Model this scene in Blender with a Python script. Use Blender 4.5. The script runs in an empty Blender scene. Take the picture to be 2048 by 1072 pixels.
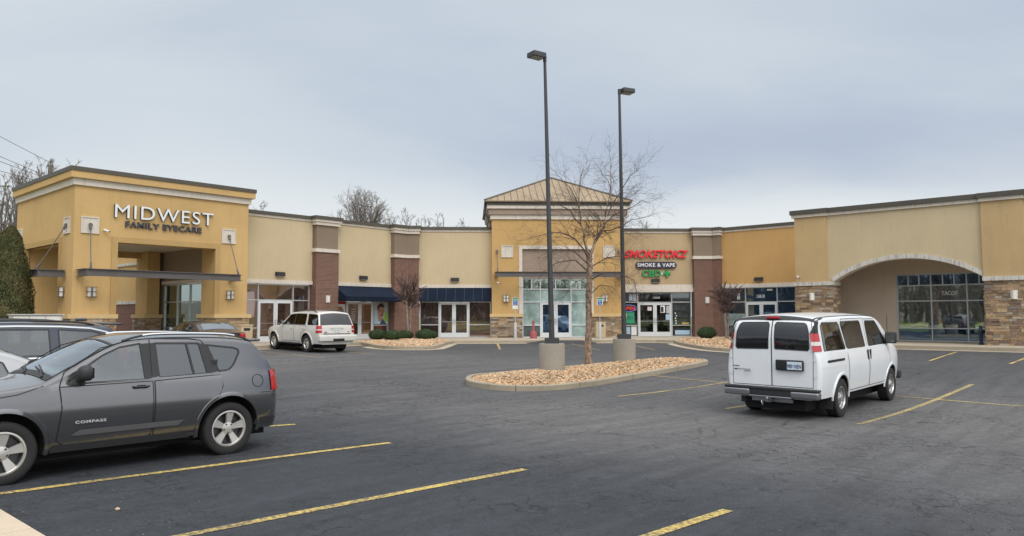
import bpy, bmesh, math, random
from mathutils import Vector, Matrix, noise
R = math.radians
scn = bpy.context.scene
col = scn.collection
random.seed(7)
S2 = math.sqrt(2)

# ------------------------------------------------------------------ camera
CAM_H = 1.85
PITCH = R(3.62); ROLL = R(-0.14)
fwd = Vector((0, math.cos(PITCH), math.sin(PITCH)))
rt0 = Vector((1, 0, 0)); up0 = rt0.cross(fwd)
rgt = rt0*math.cos(ROLL) + up0*math.sin(ROLL); upv = rgt.cross(fwd)
cd = bpy.data.cameras.new('camera'); cam = bpy.data.objects.new('camera', cd); col.objects.link(cam)
m = Matrix((rgt, upv, -fwd)).transposed().to_4x4(); m.translation = (0, 0, CAM_H)
cam.matrix_world = m
cd.sensor_width = 36; cd.lens = 36*1500/2048; cd.clip_start = .1; cd.clip_end = 3000
scn.camera = cam
scn.view_settings.view_transform = 'Standard'; scn.view_settings.look = 'None'
scn.view_settings.gamma = 1; scn.view_settings.exposure = 0.28

# ------------------------------------------------------------------ sky: overcast, brighter overhead and behind the camera
SUN_EL = R(48); SUN_AZ = R(160)
SKYLOC = (-3.3, 4.5, 0)      # azimuth of the veiled sun, measured clockwise from +Y
w = bpy.data.worlds.new('World'); scn.world = w; w.use_nodes = True
nt = w.node_tree; nt.nodes.clear()
def N(nt, t, **k):
    n = nt.nodes.new(t)
    for a, b in k.items():
        if a == 'inp':
            for i, v in b.items(): n.inputs[i].default_value = v
        else: setattr(n, a, b)
    return n
def math_(nt, op, a, b=None, c=None, clamp=False):
    n = N(nt, 'ShaderNodeMath', operation=op, use_clamp=clamp)
    for i, v in enumerate((a, b, c)):
        if v is None: continue
        if isinstance(v, (int, float)): n.inputs[i].default_value = v
        else: nt.links.new(v, n.inputs[i])
    return n.outputs[0]
def ramp(nt, fac, stops, interp='LINEAR'):
    n = N(nt, 'ShaderNodeValToRGB'); n.color_ramp.interpolation = interp
    els = n.color_ramp.elements
    while len(els) < len(stops): els.new(.5)
    for e, (p, c) in zip(els, stops): e.position = p; e.color = (*c, 1) if len(c) == 3 else c
    nt.links.new(fac, n.inputs[0]); return n.outputs[0]
def mix(nt, fac, a, b, mode='MIX'):
    n = N(nt, 'ShaderNodeMix', data_type='RGBA', blend_type=mode)
    for i, v in ((0, fac), (6, a), (7, b)):
        if isinstance(v, (int, float)): n.inputs[i].default_value = v
        elif isinstance(v, tuple): n.inputs[i].default_value = (*v, 1) if len(v) == 3 else v
        else: nt.links.new(v, n.inputs[i])
    return n.outputs[2]
def srgb(r, g, b):
    f = lambda c: (c/255/12.92 if c/255 <= .04045 else ((c/255+.055)/1.055)**2.4)
    return (f(r), f(g), f(b))
sky = N(nt, 'ShaderNodeTexSky', sky_type='NISHITA', sun_disc=False, sun_elevation=SUN_EL, sun_rotation=SUN_AZ, altitude=200, air_density=1, dust_density=3, ozone_density=1)
tc = N(nt, 'ShaderNodeTexCoord')
sep = N(nt, 'ShaderNodeSeparateXYZ'); nt.links.new(tc.outputs['Generated'], sep.inputs[0])
zz = math_(nt, 'MAXIMUM', sep.outputs[2], 0.0)
# cloud sheet coordinates: direction projected on a plane overhead
dn = math_(nt, 'ADD', zz, .22)
px_ = math_(nt, 'DIVIDE', sep.outputs[0], dn); py_ = math_(nt, 'DIVIDE', sep.outputs[1], dn)
cmb = N(nt, 'ShaderNodeCombineXYZ'); nt.links.new(px_, cmb.inputs[0]); nt.links.new(py_, cmb.inputs[1])
mp = N(nt, 'ShaderNodeMapping'); mp.inputs['Scale'].default_value = (.30, .30, 1); mp.inputs['Location'].default_value = SKYLOC; mp.inputs['Rotation'].default_value = (0, 0, R(-25)); nt.links.new(cmb.outputs[0], mp.inputs[0])
n1 = N(nt, 'ShaderNodeTexNoise', inp={'Scale': 1.0, 'Detail': 2, 'Roughness': .4, 'Distortion': .15}); nt.links.new(mp.outputs[0], n1.inputs['Vector'])
mp2 = N(nt, 'ShaderNodeMapping'); mp2.inputs['Scale'].default_value = (.45, .8, 1); mp2.inputs['Location'].default_value = (4.2, 1.1, 0); nt.links.new(cmb.outputs[0], mp2.inputs[0])
n2 = N(nt, 'ShaderNodeTexNoise', inp={'Scale': 1.3, 'Detail': 5, 'Roughness': .5, 'Distortion': .3}); nt.links.new(mp2.outputs[0], n2.inputs['Vector'])
cl = math_(nt, 'MULTIPLY_ADD', n2.outputs[0], .34, math_(nt, 'MULTIPLY', n1.outputs[0], .66))
cloud = ramp(nt, cl, [(.38, srgb(167, 180, 201)), (.45, srgb(180, 191, 207)), (.52, srgb(196, 206, 216)), (.62, srgb(211, 218, 223))])
# pale band low over the horizon
hb = ramp(nt, zz, [(0.0, (1, 1, 1)), (.10, (.92, .92, .92)), (.22, (.0, .0, .0))], 'EASE')
hbn = math_(nt, 'MULTIPLY', hb, ramp(nt, cl, [(.40, (.35,)*3), (.52, (1, 1, 1))]))
cloud = mix(nt, hbn, cloud, srgb(226, 230, 231))
# brightening overhead and round the veiled sun (real overcast sky)
sd = Vector((math.sin(SUN_AZ)*math.cos(SUN_EL), math.cos(SUN_AZ)*math.cos(SUN_EL), math.sin(SUN_EL)))
vm = N(nt, 'ShaderNodeVectorMath', operation='DOT_PRODUCT'); nt.links.new(tc.outputs['Generated'], vm.inputs[0]); vm.inputs[1].default_value = sd
glow = ramp(nt, vm.outputs['Value'], [(.15, (0,)*3), (.95, (1,)*3)], 'EASE')
over = ramp(nt, zz, [(.42, (0,)*3), (.85, (1,)*3)], 'EASE')
boost = math_(nt, 'ADD', math_(nt, 'MULTIPLY', glow, 1.05), math_(nt, 'MULTIPLY', over, .62))
vb = N(nt, 'ShaderNodeVectorMath', operation='MULTIPLY_ADD'); vb.inputs[1].default_value = (.95, .90, .83); nt.links.new(cloud, vb.inputs[2]); nt.links.new(boost, vb.inputs[0])
bg1 = N(nt, 'ShaderNodeBackground', inp={1: .05}); nt.links.new(sky.outputs[0], bg1.inputs[0])
bg2 = N(nt, 'ShaderNodeBackground', inp={1: .93}); nt.links.new(vb.outputs[0], bg2.inputs[0])
add = N(nt, 'ShaderNodeMixShader', inp={0: .93}); nt.links.new(bg1.outputs[0], add.inputs[1]); nt.links.new(bg2.outputs[0], add.inputs[2])
wo = N(nt, 'ShaderNodeOutputWorld'); nt.links.new(add.outputs[0], wo.inputs[0])
sl = bpy.data.lights.new('sun', 'SUN'); sl.energy = .9; sl.angle = R(25); sl.color = (1, .96, .9)
so = bpy.data.objects.new('sun', sl); col.objects.link(so)
so.rotation_euler = (-sd).to_track_quat('-Z', 'Y').to_euler(); so.location = (0, 0, 60)

# ------------------------------------------------------------------ frames (L: left wing, C: centre, R: right wing, W: world)
T3 = R(3)
ANG = {'L': R(48), 'C': R(3), 'R': R(-42), 'W': 0.0}
WALK = .48
def fw(fr, x, y, z=0):
    a = ANG[fr]; return Vector((x*math.cos(a)-y*math.sin(a), x*math.sin(a)+y*math.cos(a), z))
def tofr(fr, p):
    a = -ANG[fr]; return (p[0]*math.cos(a)-p[1]*math.sin(a), p[0]*math.sin(a)+p[1]*math.cos(a))
def smin(a, b, k=2.5):
    h = max(k-abs(a-b), 0)/k; return min(a, b)-h*h*k*.25
A_L, A_C, A_R = 31.9, 41.2, 36.3        # kerb lines in the three frames
def gz(x, y):
    "height of the asphalt"
    l = A_L-tofr('L', (x, y))[1]; c = A_C-tofr('C', (x, y))[1]; r = A_R-tofr('R', (x, y))[1]
    d = smin(smin(l, c), r)
    z = .33-.0175*max(d, -3)
    t = .5*(z+math.sqrt(z*z+.0006)); z = t if d < 40 else 0
    z = min(z, .36)
    z -= .24*math.exp(-((x-8.0)**2+(y-16)**2)/75)
    return z
def G(px, py, dz=0.0):
    "point of the ground seen at a pixel of the photograph"
    d = fwd + rgt*((px-1024)/1500) - upv*((py-536)/1500)
    z = 0.1
    for _ in range(30):
        t = (z+dz-CAM_H)/d.z; x, y = d.x*t, d.y*t; z = gz(x, y)*.6+z*.4
    return Vector((x, y, z+dz))

# ------------------------------------------------------------------ object helpers
def tag(o, label=None, cat=None, group=None, kind=None):
    if label: o['label'] = label
    if cat: o['category'] = cat
    if group: o['group'] = group
    if kind: o['kind'] = kind
    return o
class MB:
    "collects shapes into one mesh; verts are kept in the frame's own coordinates"
    def __init__(s): s.v = []; s.f = []; s.mi = []; s.c = []
    def add(s, vs, fs, mi=0, c=None):
        o = len(s.v); s.v += [tuple(v) for v in vs]; s.f += [tuple(i+o for i in f) for f in fs]; s.mi += [mi]*len(fs); s.c += [c]*len(fs); return s
    def box(s, x0, x1, y0, y1, z0, z1, mi=0, c=None):
        vs = [(x, y, z) for z in (z0, z1) for x, y in ((x0, y0), (x1, y0), (x1, y1), (x0, y1))]
        return s.add(vs, [(3, 2, 1, 0), (4, 5, 6, 7), (0, 1, 5, 4), (1, 2, 6, 5), (2, 3, 7, 6), (3, 0, 4, 7)], mi, c)
    def prism(s, poly, z0, z1, mi=0, c=None):
        "footprint polygon (ccw) extruded in z"
        n = len(poly); vs = [(p[0], p[1], z0) for p in poly]+[(p[0], p[1], z1) for p in poly]
        return s.add(vs, [tuple(range(n-1, -1, -1)), tuple(range(n, 2*n))]+[(i, (i+1) % n, n+(i+1) % n, n+i) for i in range(n)], mi, c)
    def plate(s, poly, y0, y1, mi=0, c=None):
        "outline in (x,z) (ccw seen from the front) with thickness from y0 (front) to y1"
        n = len(poly); vs = [(p[0], y0, p[1]) for p in poly]+[(p[0], y1, p[1]) for p in poly]
        return s.add(vs, [tuple(range(n)), tuple(range(2*n-1, n-1, -1))]+[(i, n+i, n+(i+1) % n, (i+1) % n) for i in range(n)], mi, c)
    def tube(s, pts, rad, n=6, mi=0, cap=True, c=None):
        pts = [Vector(p) for p in pts]; k = len(pts)
        if not hasattr(rad, '__len__'): rad = [rad]*k
        vs = []; 
        for i, p in enumerate(pts):
            d = (pts[min(i+1, k-1)]-pts[max(i-1, 0)]).normalized()
            a = d.cross(Vector((0, 0, 1)) if abs(d.z) < .95 else Vector((1, 0, 0))).normalized(); b = d.cross(a)
            vs += [p+(a*math.cos(2*math.pi*j/n)+b*math.sin(2*math.pi*j/n))*rad[i] for j in range(n)]
        fs = [(i*n+j, (i+1)*n+j, (i+1)*n+(j+1) % n, i*n+(j+1) % n) for i in range(k-1) for j in range(n)]
        if cap: fs += [tuple(range(n)), tuple(range((k-1)*n+n-1, (k-1)*n-1, -1))]
        return s.add(vs, fs, mi, c)
    def lathe(s, prof, cx=0, cy=0, n=24, mi=0, axis='z', cz=0, cap=True):
        "profile [(r, h)] turned about a vertical (or y) axis"
        vs = []
        for r, h in prof:
            for j in range(n):
                a = 2*math.pi*j/n
                vs.append((cx+r*math.cos(a), cy+r*math.sin(a), h) if axis == 'z' else (cx+r*math.cos(a), cy+h, cz+r*math.sin(a)))
        k = len(prof)
        fs = []
        for i in range(k-1):
            for j in range(n):
                f = (i*n+j, i*n+(j+1) % n, (i+1)*n+(j+1) % n, (i+1)*n+j)
                fs.append(f if axis == 'z' else f[::-1])
        for i, rev in ((0, True), (k-1, False)):
            if cap and prof[i][0] > 1e-6:
                f = tuple(range(i*n, i*n+n)); f = f[::-1] if rev else f
                fs.append(f if axis == 'z' else f[::-1])
        return s.add(vs, fs, mi)
    def text(s, txt, x, y, z, size, ext=.01, offset=0, shear=0, align='CENTER', space=1, mi=0, sx=1, M=None):
        "upright text facing -y, baseline at z (or placed with the matrix M)"
        cu = bpy.data.curves.new('t', 'FONT'); cu.body = txt; cu.size = size; cu.extrude = ext; cu.offset = offset; cu.shear = shear
        cu.align_x = align; cu.space_character = space; cu.resolution_u = 4
        ob = bpy.data.objects.new('t', cu); col.objects.link(ob)
        dg = bpy.context.evaluated_depsgraph_get(); dg.update(); me = ob.evaluated_get(dg).to_mesh()
        if M is None: vs = [(x+v.co.x*sx, y-v.co.z, z+v.co.y) for v in me.vertices]
        else: vs = [M @ Vector((v.co.x*sx, v.co.y, v.co.z)) for v in me.vertices]
        fs = [tuple(p.vertices) for p in me.polygons]
        ob.evaluated_get(dg).to_mesh_clear(); bpy.data.objects.remove(ob); bpy.data.curves.remove(cu)
        return s.add(vs, fs, mi)
    def build(s, name, mats, parent=None, org=None, smooth=None, bevel=0):
        if not isinstance(mats, (list, tuple)): mats = [mats]
        if org is None: org = ORG.get(parent.name, (0, 0, 0)) if parent else (0, 0, 0)
        me = bpy.data.meshes.new(name)
        me.from_pydata([(v[0]-org[0], v[1]-org[1], v[2]-org[2]) for v in s.v], [], s.f)
        for mt in mats: me.materials.append(mt)
        if len(mats) > 1: me.polygons.foreach_set('material_index', s.mi)
        if any(c is not None for c in s.c):
            at = me.color_attributes.new('tint', 'FLOAT_COLOR', 'CORNER')
            dat = []
            for p, c in zip(me.polygons, s.c): dat += list(c if c is not None else (.5, .5, .5, 1))*p.loop_total
            at.data.foreach_set('color', dat)
        if bevel:
            bm = bmesh.new(); bm.from_mesh(me); bmesh.ops.bevel(bm, geom=bm.edges[:], offset=bevel, segments=2, affect='EDGES', clamp_overlap=True); bm.to_mesh(me); bm.free()
        if smooth is not None:
            me.polygons.foreach_set('use_smooth', [True]*len(me.polygons)); me.set_sharp_from_angle(angle=R(smooth))
        me.update()
        o = bpy.data.objects.new(name, me); col.objects.link(o)
        if parent: o.parent = parent; ORG[o.name] = org
        return o
ORG = {}
def thing(name, fr, x, y, z, label, cat, group=None, kind=None, rot=0):
    "Empty at the base of a thing; its parts are given in the coordinates of the frame"
    o = bpy.data.objects.new(name, None); col.objects.link(o)
    o.empty_display_size = .3
    p = fw(fr, x, y); o.location = (p.x, p.y, z+(WALK if fr != 'W' else 0)); o.rotation_euler = (0, 0, ANG[fr]+rot)
    ORG[o.name] = (x, y, z); tag(o, label, cat, group, kind); return o
def solo(name, mb, mats, fr, x, y, z, label, cat, group=None, kind=None, smooth=None, bevel=0):
    "a thing that is one mesh"
    o = mb.build(name, mats, None, (x, y, z), smooth, bevel)
    p = fw(fr, x, y); o.location = (p.x, p.y, z+(WALK if fr != 'W' else 0)); o.rotation_euler = (0, 0, ANG[fr])
    return tag(o, label, cat, group, kind)
def clone(o, parent=None):
    c = o.copy(); col.objects.link(c); c.parent = parent
    for ch in list(o.children): clone(ch, c)
    return c
# ------------------------------------------------------------------ materials
def mat(name, color=(.5, .5, .5), rough=.6, metal=0, spec=.5, fn=None, coat=0, ior=1.5, bump=None):
    m = bpy.data.materials.new(name); m.use_nodes = True; nt = m.node_tree; b = nt.nodes['Principled BSDF']
    b.inputs['Base Color'].default_value = (*color, 1); b.inputs['Roughness'].default_value = rough; b.inputs['Metallic'].default_value = metal
    b.inputs['Specular IOR Level'].default_value = spec; b.inputs['Coat Weight'].default_value = coat; b.inputs['IOR'].default_value = ior
    b.inputs['Coat Roughness'].default_value = .04
    if fn: fn(nt, b)
    return m
def co(nt, kind='Object', scale=(1, 1, 1), loc=(0, 0, 0)):
    t = N(nt, 'ShaderNodeTexCoord'); p = N(nt, 'ShaderNodeMapping'); p.inputs['Scale'].default_value = scale; p.inputs['Location'].default_value = loc
    nt.links.new(t.outputs[kind], p.inputs[0]); return p.outputs[0]
def noi(nt, vec, scale, detail=4, rough=.5, dist=0):
    n = N(nt, 'ShaderNodeTexNoise', inp={'Scale': scale, 'Detail': detail, 'Roughness': rough, 'Distortion': dist}); nt.links.new(vec, n.inputs['Vector']); return n.outputs[0]
def bump(nt, b, h, strength=.3, dist=.01):
    n = N(nt, 'ShaderNodeBump', inp={'Strength': strength, 'Distance': dist}); nt.links.new(h, n.inputs['Height']); nt.links.new(n.outputs[0], b.inputs['Normal'])
def varied(c, amt=.12, scale=1.2, fine=60, bs=.25, bd=.004, streak=0, rough=.85):
    "weathered flat colour: broad mottling, fine grain, optional rain streaks"
    def fn(nt, b):
        v = co(nt)
        a = noi(nt, v, scale, 5, .6); g = noi(nt, v, fine, 3, .6)
        f = ramp(nt, a, [(.3, tuple(x*(1-amt) for x in c)), (.7, tuple(min(1, x*(1+amt)) for x in c))])
        f = mix(nt, .25, f, ramp(nt, g, [(.35, tuple(x*.8 for x in c)), (.65, tuple(min(1, x*1.2) for x in c))]))
        if streak:
            s = noi(nt, co(nt, scale=(3, 3, .25)), 2.2, 4, .65)
            f = mix(nt, ramp(nt, s, [(.52, (0,)*3), (.75, (streak,)*3)]), f, tuple(x*.55 for x in c))
        nt.links.new(f, b.inputs['Base Color']); b.inputs['Roughness'].default_value = rough
        bump(nt, b, g, bs, bd)
    return fn
def stucco(name, c, st=.20): return mat(name, c, fn=varied(c, .10, .45, 30, .6, .008, st, .9), spec=.2)
M = {}
M['yellow'] = stucco('stucco_ochre', (.535, .36, .16))
M['yellow3'] = stucco('stucco_ochre_centre', (.50, .325, .135))
M['recess'] = stucco('stucco_recess', (.64, .54, .44))
M['yellow2'] = stucco('stucco_gold', (.52, .32, .13))
M['tanbase'] = stucco('stucco_pale_gold', (.56, .41, .21))
M['cream'] = stucco('stucco_cream', (.52, .425, .275))
M['sand'] = stucco('stucco_sand', (.44, .335, .20))
M['sand2'] = stucco('stucco_tan', (.48, .345, .18))
M['taupe'] = stucco('stucco_taupe', (.225, .175, .13))
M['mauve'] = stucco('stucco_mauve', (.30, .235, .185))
M['white'] = stucco('trim_white', (.60, .55, .48), .5)
M['trim'] = stucco('trim_ochre', (.45, .30, .13))
def _dirty(nt, b):
    v = co(nt); c = (.55, .53, .48)
    s = noi(nt, co(nt, scale=(6, 6, .6)), 2.5, 5, .7); g = noi(nt, v, 40, 3)
    f = mix(nt, ramp(nt, s, [(.48, (0,)*3), (.66, (.75,)*3)]), c, (.16, .15, .13)); nt.links.new(f, b.inputs['Base Color']); bump(nt, b, g, .3, .004)
M['dirtytrim'] = mat('trim_weathered', rough=.9, fn=_dirty)
def _soffit(nt, b):
    nt.links.new(ramp(nt, noi(nt, co(nt), .8, 3), [(.3, (.56, .49, .40)), (.7, (.62, .55, .46))]), b.inputs['Base Color'])
M['soffit'] = mat('soffit', rough=.9, fn=_soffit)
M['bronze'] = mat('bronze_coping', fn=varied((.075, .066, .052), .15, 1, 30, .1, .002, .2, .5))
M['steel'] = mat('painted_steel', fn=varied((.105, .095, .092), .15, 2, 30, .1, .002, .25, .5))
M['roof'] = mat('roof_metal', fn=varied((.29, .21, .12), .10, .6, 30, .05, .001, .2, .45))
M['flatroof'] = mat('flat_roof', fn=varied((.25, .25, .24), .2, .5, 30))
M['alu'] = mat('aluminium_frame', (.50, .52, .53), .38, .55, fn=None)
M['aludoor'] = mat('white_aluminium', (.60, .63, .65), .42, .15)
M['aludark'] = mat('steel_handle', (.35, .36, .38), .3, .9)
def _brick(nt, b):
    t = N(nt, 'ShaderNodeTexCoord'); s = N(nt, 'ShaderNodeSeparateXYZ'); nt.links.new(t.outputs['Object'], s.inputs[0])
    c = N(nt, 'ShaderNodeCombineXYZ'); nt.links.new(math_(nt, 'ADD', s.outputs[0], s.outputs[1]), c.inputs[0]); nt.links.new(s.outputs[2], c.inputs[1])
    k = N(nt, 'ShaderNodeTexBrick', offset=.5, inp={'Scale': 1, 'Brick Width': .215, 'Row Height': .072, 'Mortar Size': .0095, 'Mortar Smooth': .2, 'Bias': -.1})
    k.inputs['Color1'].default_value = (.15, .055, .036, 1); k.inputs['Color2'].default_value = (.075, .028, .021, 1); k.inputs['Mortar'].default_value = (.33, .245, .19, 1)
    nt.links.new(c.outputs[0], k.inputs[0])
    g = noi(nt, t.outputs['Object'], 55, 3)
    f = mix(nt, .35, k.outputs[0], ramp(nt, noi(nt, t.outputs['Object'], 9, 4, .7), [(.3, (.4,)*3), (.7, (1.3,)*3)]), 'MULTIPLY')
    nt.links.new(f, b.inputs['Base Color']); bump(nt, b, math_(nt, 'MULTIPLY_ADD', k.outputs[1], -1.0, math_(nt, 'MULTIPLY', g, .3)), .6, .01)
M['brick'] = mat('red_brick', rough=.85, fn=_brick)
def _soldier(nt, b):
    t = N(nt, 'ShaderNodeTexCoord'); s = N(nt, 'ShaderNodeSeparateXYZ'); nt.links.new(t.outputs['Object'], s.inputs[0])
    c = N(nt, 'ShaderNodeCombineXYZ'); nt.links.new(math_(nt, 'ADD', s.outputs[0], s.outputs[1]), c.inputs[1]); nt.links.new(s.outputs[2], c.inputs[0])
    k = N(nt, 'ShaderNodeTexBrick', offset=0, inp={'Scale': 1, 'Brick Width': 2, 'Row Height': .072, 'Mortar Size': .0075, 'Mortar Smooth': .2})
    k.inputs['Color1'].default_value = (.155, .052, .034, 1); k.inputs['Color2'].default_value = (.09, .032, .025, 1); k.inputs['Mortar'].default_value = (.46, .37, .30, 1)
    nt.links.new(c.outputs[0], k.inputs[0]); nt.links.new(k.outputs[0], b.inputs['Base Color'])
M['soldier'] = mat('soldier_course', rough=.85, fn=_soldier)
def _stone(nt, b):
    a = N(nt, 'ShaderNodeVertexColor'); a.layer_name = 'tint'
    g = noi(nt, co(nt), 14, 5, .65)
    f = mix(nt, .8, a.outputs[0], ramp(nt, g, [(.25, (.5,)*3), (.75, (1.35,)*3)]), 'MULTIPLY'); nt.links.new(f, b.inputs['Base Color']); bump(nt, b, g, .8, .02)
M['stone'] = mat('ledge_stone', rough=.9, fn=_stone)
def _conc(c, dark=.5):
    def fn(nt, b):
        v = co(nt); a = noi(nt, v, .6, 6, .65); g = noi(nt, v, 45, 3); s = noi(nt, v, 4, 5, .7)
        f = ramp(nt, a, [(.3, tuple(x*.82 for x in c)), (.7, tuple(x*1.1 for x in c))])
        f = mix(nt, ramp(nt, s, [(.55, (0,)*3), (.8, (dark,)*3)]), f, tuple(x*.5 for x in c))
        f = mix(nt, .3, f, ramp(nt, g, [(.3, (.7,)*3), (.7, (1.25,)*3)]), 'MULTIPLY')
        nt.links.new(f, b.inputs['Base Color']); bump(nt, b, g, .35, .005)
    return fn
M['walk'] = mat('concrete_walk', rough=.9, fn=_conc((.40, .345, .265), .3))
M['kerb'] = mat('concrete_kerb', rough=.9, fn=_conc((.33, .285, .215), .6))
M['base'] = mat('concrete_base', rough=.9, fn=_conc((.27, .245, .20), .5))
def _asph(nt, b):
    t = N(nt, 'ShaderNodeTexCoord'); v = t.outputs['Object']
    fine = noi(nt, v, 48, 5, .75); mid = noi(nt, v, 6, 6, .72); big = noi(nt, v, .09, 4, .55)
    st = N(nt, 'ShaderNodeMapping'); st.inputs['Rotation'].default_value = (0, 0, R(20)); st.inputs['Scale'].default_value = (.22, 2.2, 1); nt.links.new(v, st.inputs[0])
    streak = noi(nt, st.outputs[0], 1.3, 6, .62, .6)
    # sealed bays stay dark, the driving lane is worn to grey (object x runs away from the near kerb)
    sx_ = N(nt, 'ShaderNodeSeparateXYZ'); nt.links.new(v, sx_.inputs[0]); wob = noi(nt, v, .22, 4, .6)
    lane = ramp(nt, math_(nt, 'DIVIDE', math_(nt, 'MULTIPLY_ADD', wob, 5.0, sx_.outputs[0]), 40.0), [(.22, (0,)*3), (.34, (1,)*3), (.55, (1,)*3), (.72, (.45,)*3)], 'EASE')
    lane = math_(nt, 'MULTIPLY', lane, ramp(nt, big, [(.34, (.55,)*3), (.58, (1,)*3)]))
    f = mix(nt, lane, (.033, .037, .044), (.101, .099, .100))
    f = mix(nt, .7, f, ramp(nt, streak, [(.25, (.62,)*3), (.75, (1.42,)*3)]), 'MULTIPLY')
    f = mix(nt, .65, f, ramp(nt, mid, [(.3, (.66,)*3), (.7, (1.32,)*3)]), 'MULTIPLY')
    f = mix(nt, .8, f, ramp(nt, fine, [(.3, (.42,)*3), (.5, (1,)*3), (.72, (1.6,)*3)]), 'MULTIPLY')
    # hairline cracks: warped cell borders, only where an uneven mask lets them through
    wv = N(nt, 'ShaderNodeMapping'); nt.links.new(v, wv.inputs[0])
    wn = N(nt, 'ShaderNodeTexNoise', inp={'Scale': 1.1, 'Detail': 6, 'Roughness': .65}); nt.links.new(v, wn.inputs['Vector'])
    wa = N(nt, 'ShaderNodeVectorMath', operation='MULTIPLY_ADD'); nt.links.new(wn.outputs['Color'], wa.inputs[0]); wa.inputs[1].default_value = (1.1, 1.1, 0); nt.links.new(v, wa.inputs[2])
    for sc, wd, lo, hi, seed in ((.36, .0045, .47, .55, 0), (1.7, .018, .48, .55, 7), (4.5, .045, .52, .58, 3)):
        vo = N(nt, 'ShaderNodeTexVoronoi', feature='DISTANCE_TO_EDGE', inp={'Scale': sc}); nt.links.new(wa.outputs[0], vo.inputs['Vector'])
        mk = noi(nt, co(nt, loc=(seed, 3, 0)), .16 if seed == 0 else .35, 4, .6)
        ln = math_(nt, 'MULTIPLY', ramp(nt, vo.outputs[0], [(0, (1,)*3), (wd, (0,)*3)]), ramp(nt, mk, [(lo, (0,)*3), (hi, (1,)*3)]))
        f = mix(nt, math_(nt, 'MULTIPLY', ln, .9), f, (.010, .010, .011))
    # pale scuffs and salt-like flecks
    sc2 = noi(nt, co(nt, scale=(1, 2.4, 1)), 1.6, 7, .7)
    f = mix(nt, ramp(nt, sc2, [(.655, (0,)*3), (.78, (.45,)*3)]), f, (.22, .22, .22))
    fl = N(nt, 'ShaderNodeTexVoronoi', feature='F1', inp={'Scale': 13}); nt.links.new(v, fl.inputs['Vector'])
    rs = N(nt, 'ShaderNodeSeparateColor'); nt.links.new(fl.outputs['Color'], rs.inputs[0])
    fm = math_(nt, 'MULTIPLY', math_(nt, 'LESS_THAN', fl.outputs['Distance'], .085), math_(nt, 'GREATER_THAN', rs.outputs[0], .80))
    fm = math_(nt, 'MULTIPLY', fm, ramp(nt, noi(nt, v, .5, 3), [(.45, (0,)*3), (.6, (1,)*3)]))
    f = mix(nt, math_(nt, 'MULTIPLY', fm, .8), f, (.42, .42, .42))
    nt.links.new(f, b.inputs['Base Color']); b.inputs['Roughness'].default_value = .82; b.inputs['Specular IOR Level'].default_value = .35
    bump(nt, b, fine, .5, .006)
M['asphalt'] = mat('asphalt', fn=_asph)
M['asphaltnew'] = mat('asphalt_ramp', fn=varied((.035, .037, .042), .2, 1, 80, .5, .006))
def _paint(c):
    def fn(nt, b):
        v = co(nt); w_ = noi(nt, v, 22, 6, .75); w2 = noi(nt, co(nt, scale=(1, 1, 1), loc=(3, 1, 0)), 1.0, 3)
        k = math_(nt, 'ADD', w_, math_(nt, 'MULTIPLY', w2, .35))
        f = mix(nt, ramp(nt, k, [(.60, (0,)*3), (.78, (.9,)*3)]), c, (.06, .062, .065)); nt.links.new(f, b.inputs['Base Color'])
    return fn
M['ypaint'] = mat('yellow_paint', rough=.8, fn=_paint((.56, .41, .11)))
M['ypaintold'] = mat('worn_yellow_paint', rough=.85, fn=_paint((.42, .33, .13)))
def _grass(nt, b):
    v = co(nt); f = ramp(nt, noi(nt, v, .25, 6, .7), [(.3, (.11, .15, .035)), (.55, (.16, .19, .055)), (.75, (.24, .22, .10))]); nt.links.new(f, b.inputs['Base Color'])
M['grass'] = mat('lawn', rough=1, fn=_grass)
def _rock(nt, b):
    a = N(nt, 'ShaderNodeVertexColor'); a.layer_name = 'tint'
    f = mix(nt, .5, a.outputs[0], ramp(nt, noi(nt, co(nt), 60, 3), [(.3, (.7,)*3), (.7, (1.3,)*3)]), 'MULTIPLY'); nt.links.new(f, b.inputs['Base Color'])
M['rock'] = mat('river_rock', rough=.85, fn=_rock)
def _bark(c1, c2, sc):
    def fn(nt, b):
        n = noi(nt, co(nt, scale=(1, 1, .5)), sc, 5, .75); nt.links.new(ramp(nt, n, [(.38, c1), (.56, c2)]), b.inputs['Base Color']); bump(nt, b, n, 1, .03)
    return fn
M['birch'] = mat('birch_bark', rough=.95, fn=_bark((.075, .05, .036), (.33, .235, .17), 11))
M['twig'] = mat('twig', fn=varied((.085, .06, .05), .3, 2, 20))
M['bark'] = mat('grey_bark', rough=.95, fn=_bark((.11, .085, .065), (.27, .22, .18), 14))
M['bark2'] = mat('dark_bark', fn=varied((.14, .12, .105), .3, 1, 10))
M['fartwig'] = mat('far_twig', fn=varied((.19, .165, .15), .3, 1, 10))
def _leaf(c1, c2, c3):
    def fn(nt, b):
        a = N(nt, 'ShaderNodeVertexColor'); a.layer_name = 'tint'; s = N(nt, 'ShaderNodeSeparateColor'); nt.links.new(a.outputs[0], s.inputs[0])
        nt.links.new(ramp(nt, s.outputs[0], [(0, c1), (.5, c2), (1, c3)]), b.inputs['Base Color']); b.inputs['Roughness'].default_value = .75
    return fn
M['box'] = mat('boxwood_leaves', fn=_leaf((.012, .030, .010), (.03, .062, .018), (.065, .10, .03)))
M['ever'] = mat('evergreen_sprays', fn=_leaf((.042, .056, .020), (.095, .105, .038), (.17, .14, .06)))
M['wood'] = mat('far_wood', fn=varied((.13, .115, .10), .4, .3, 2))
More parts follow.
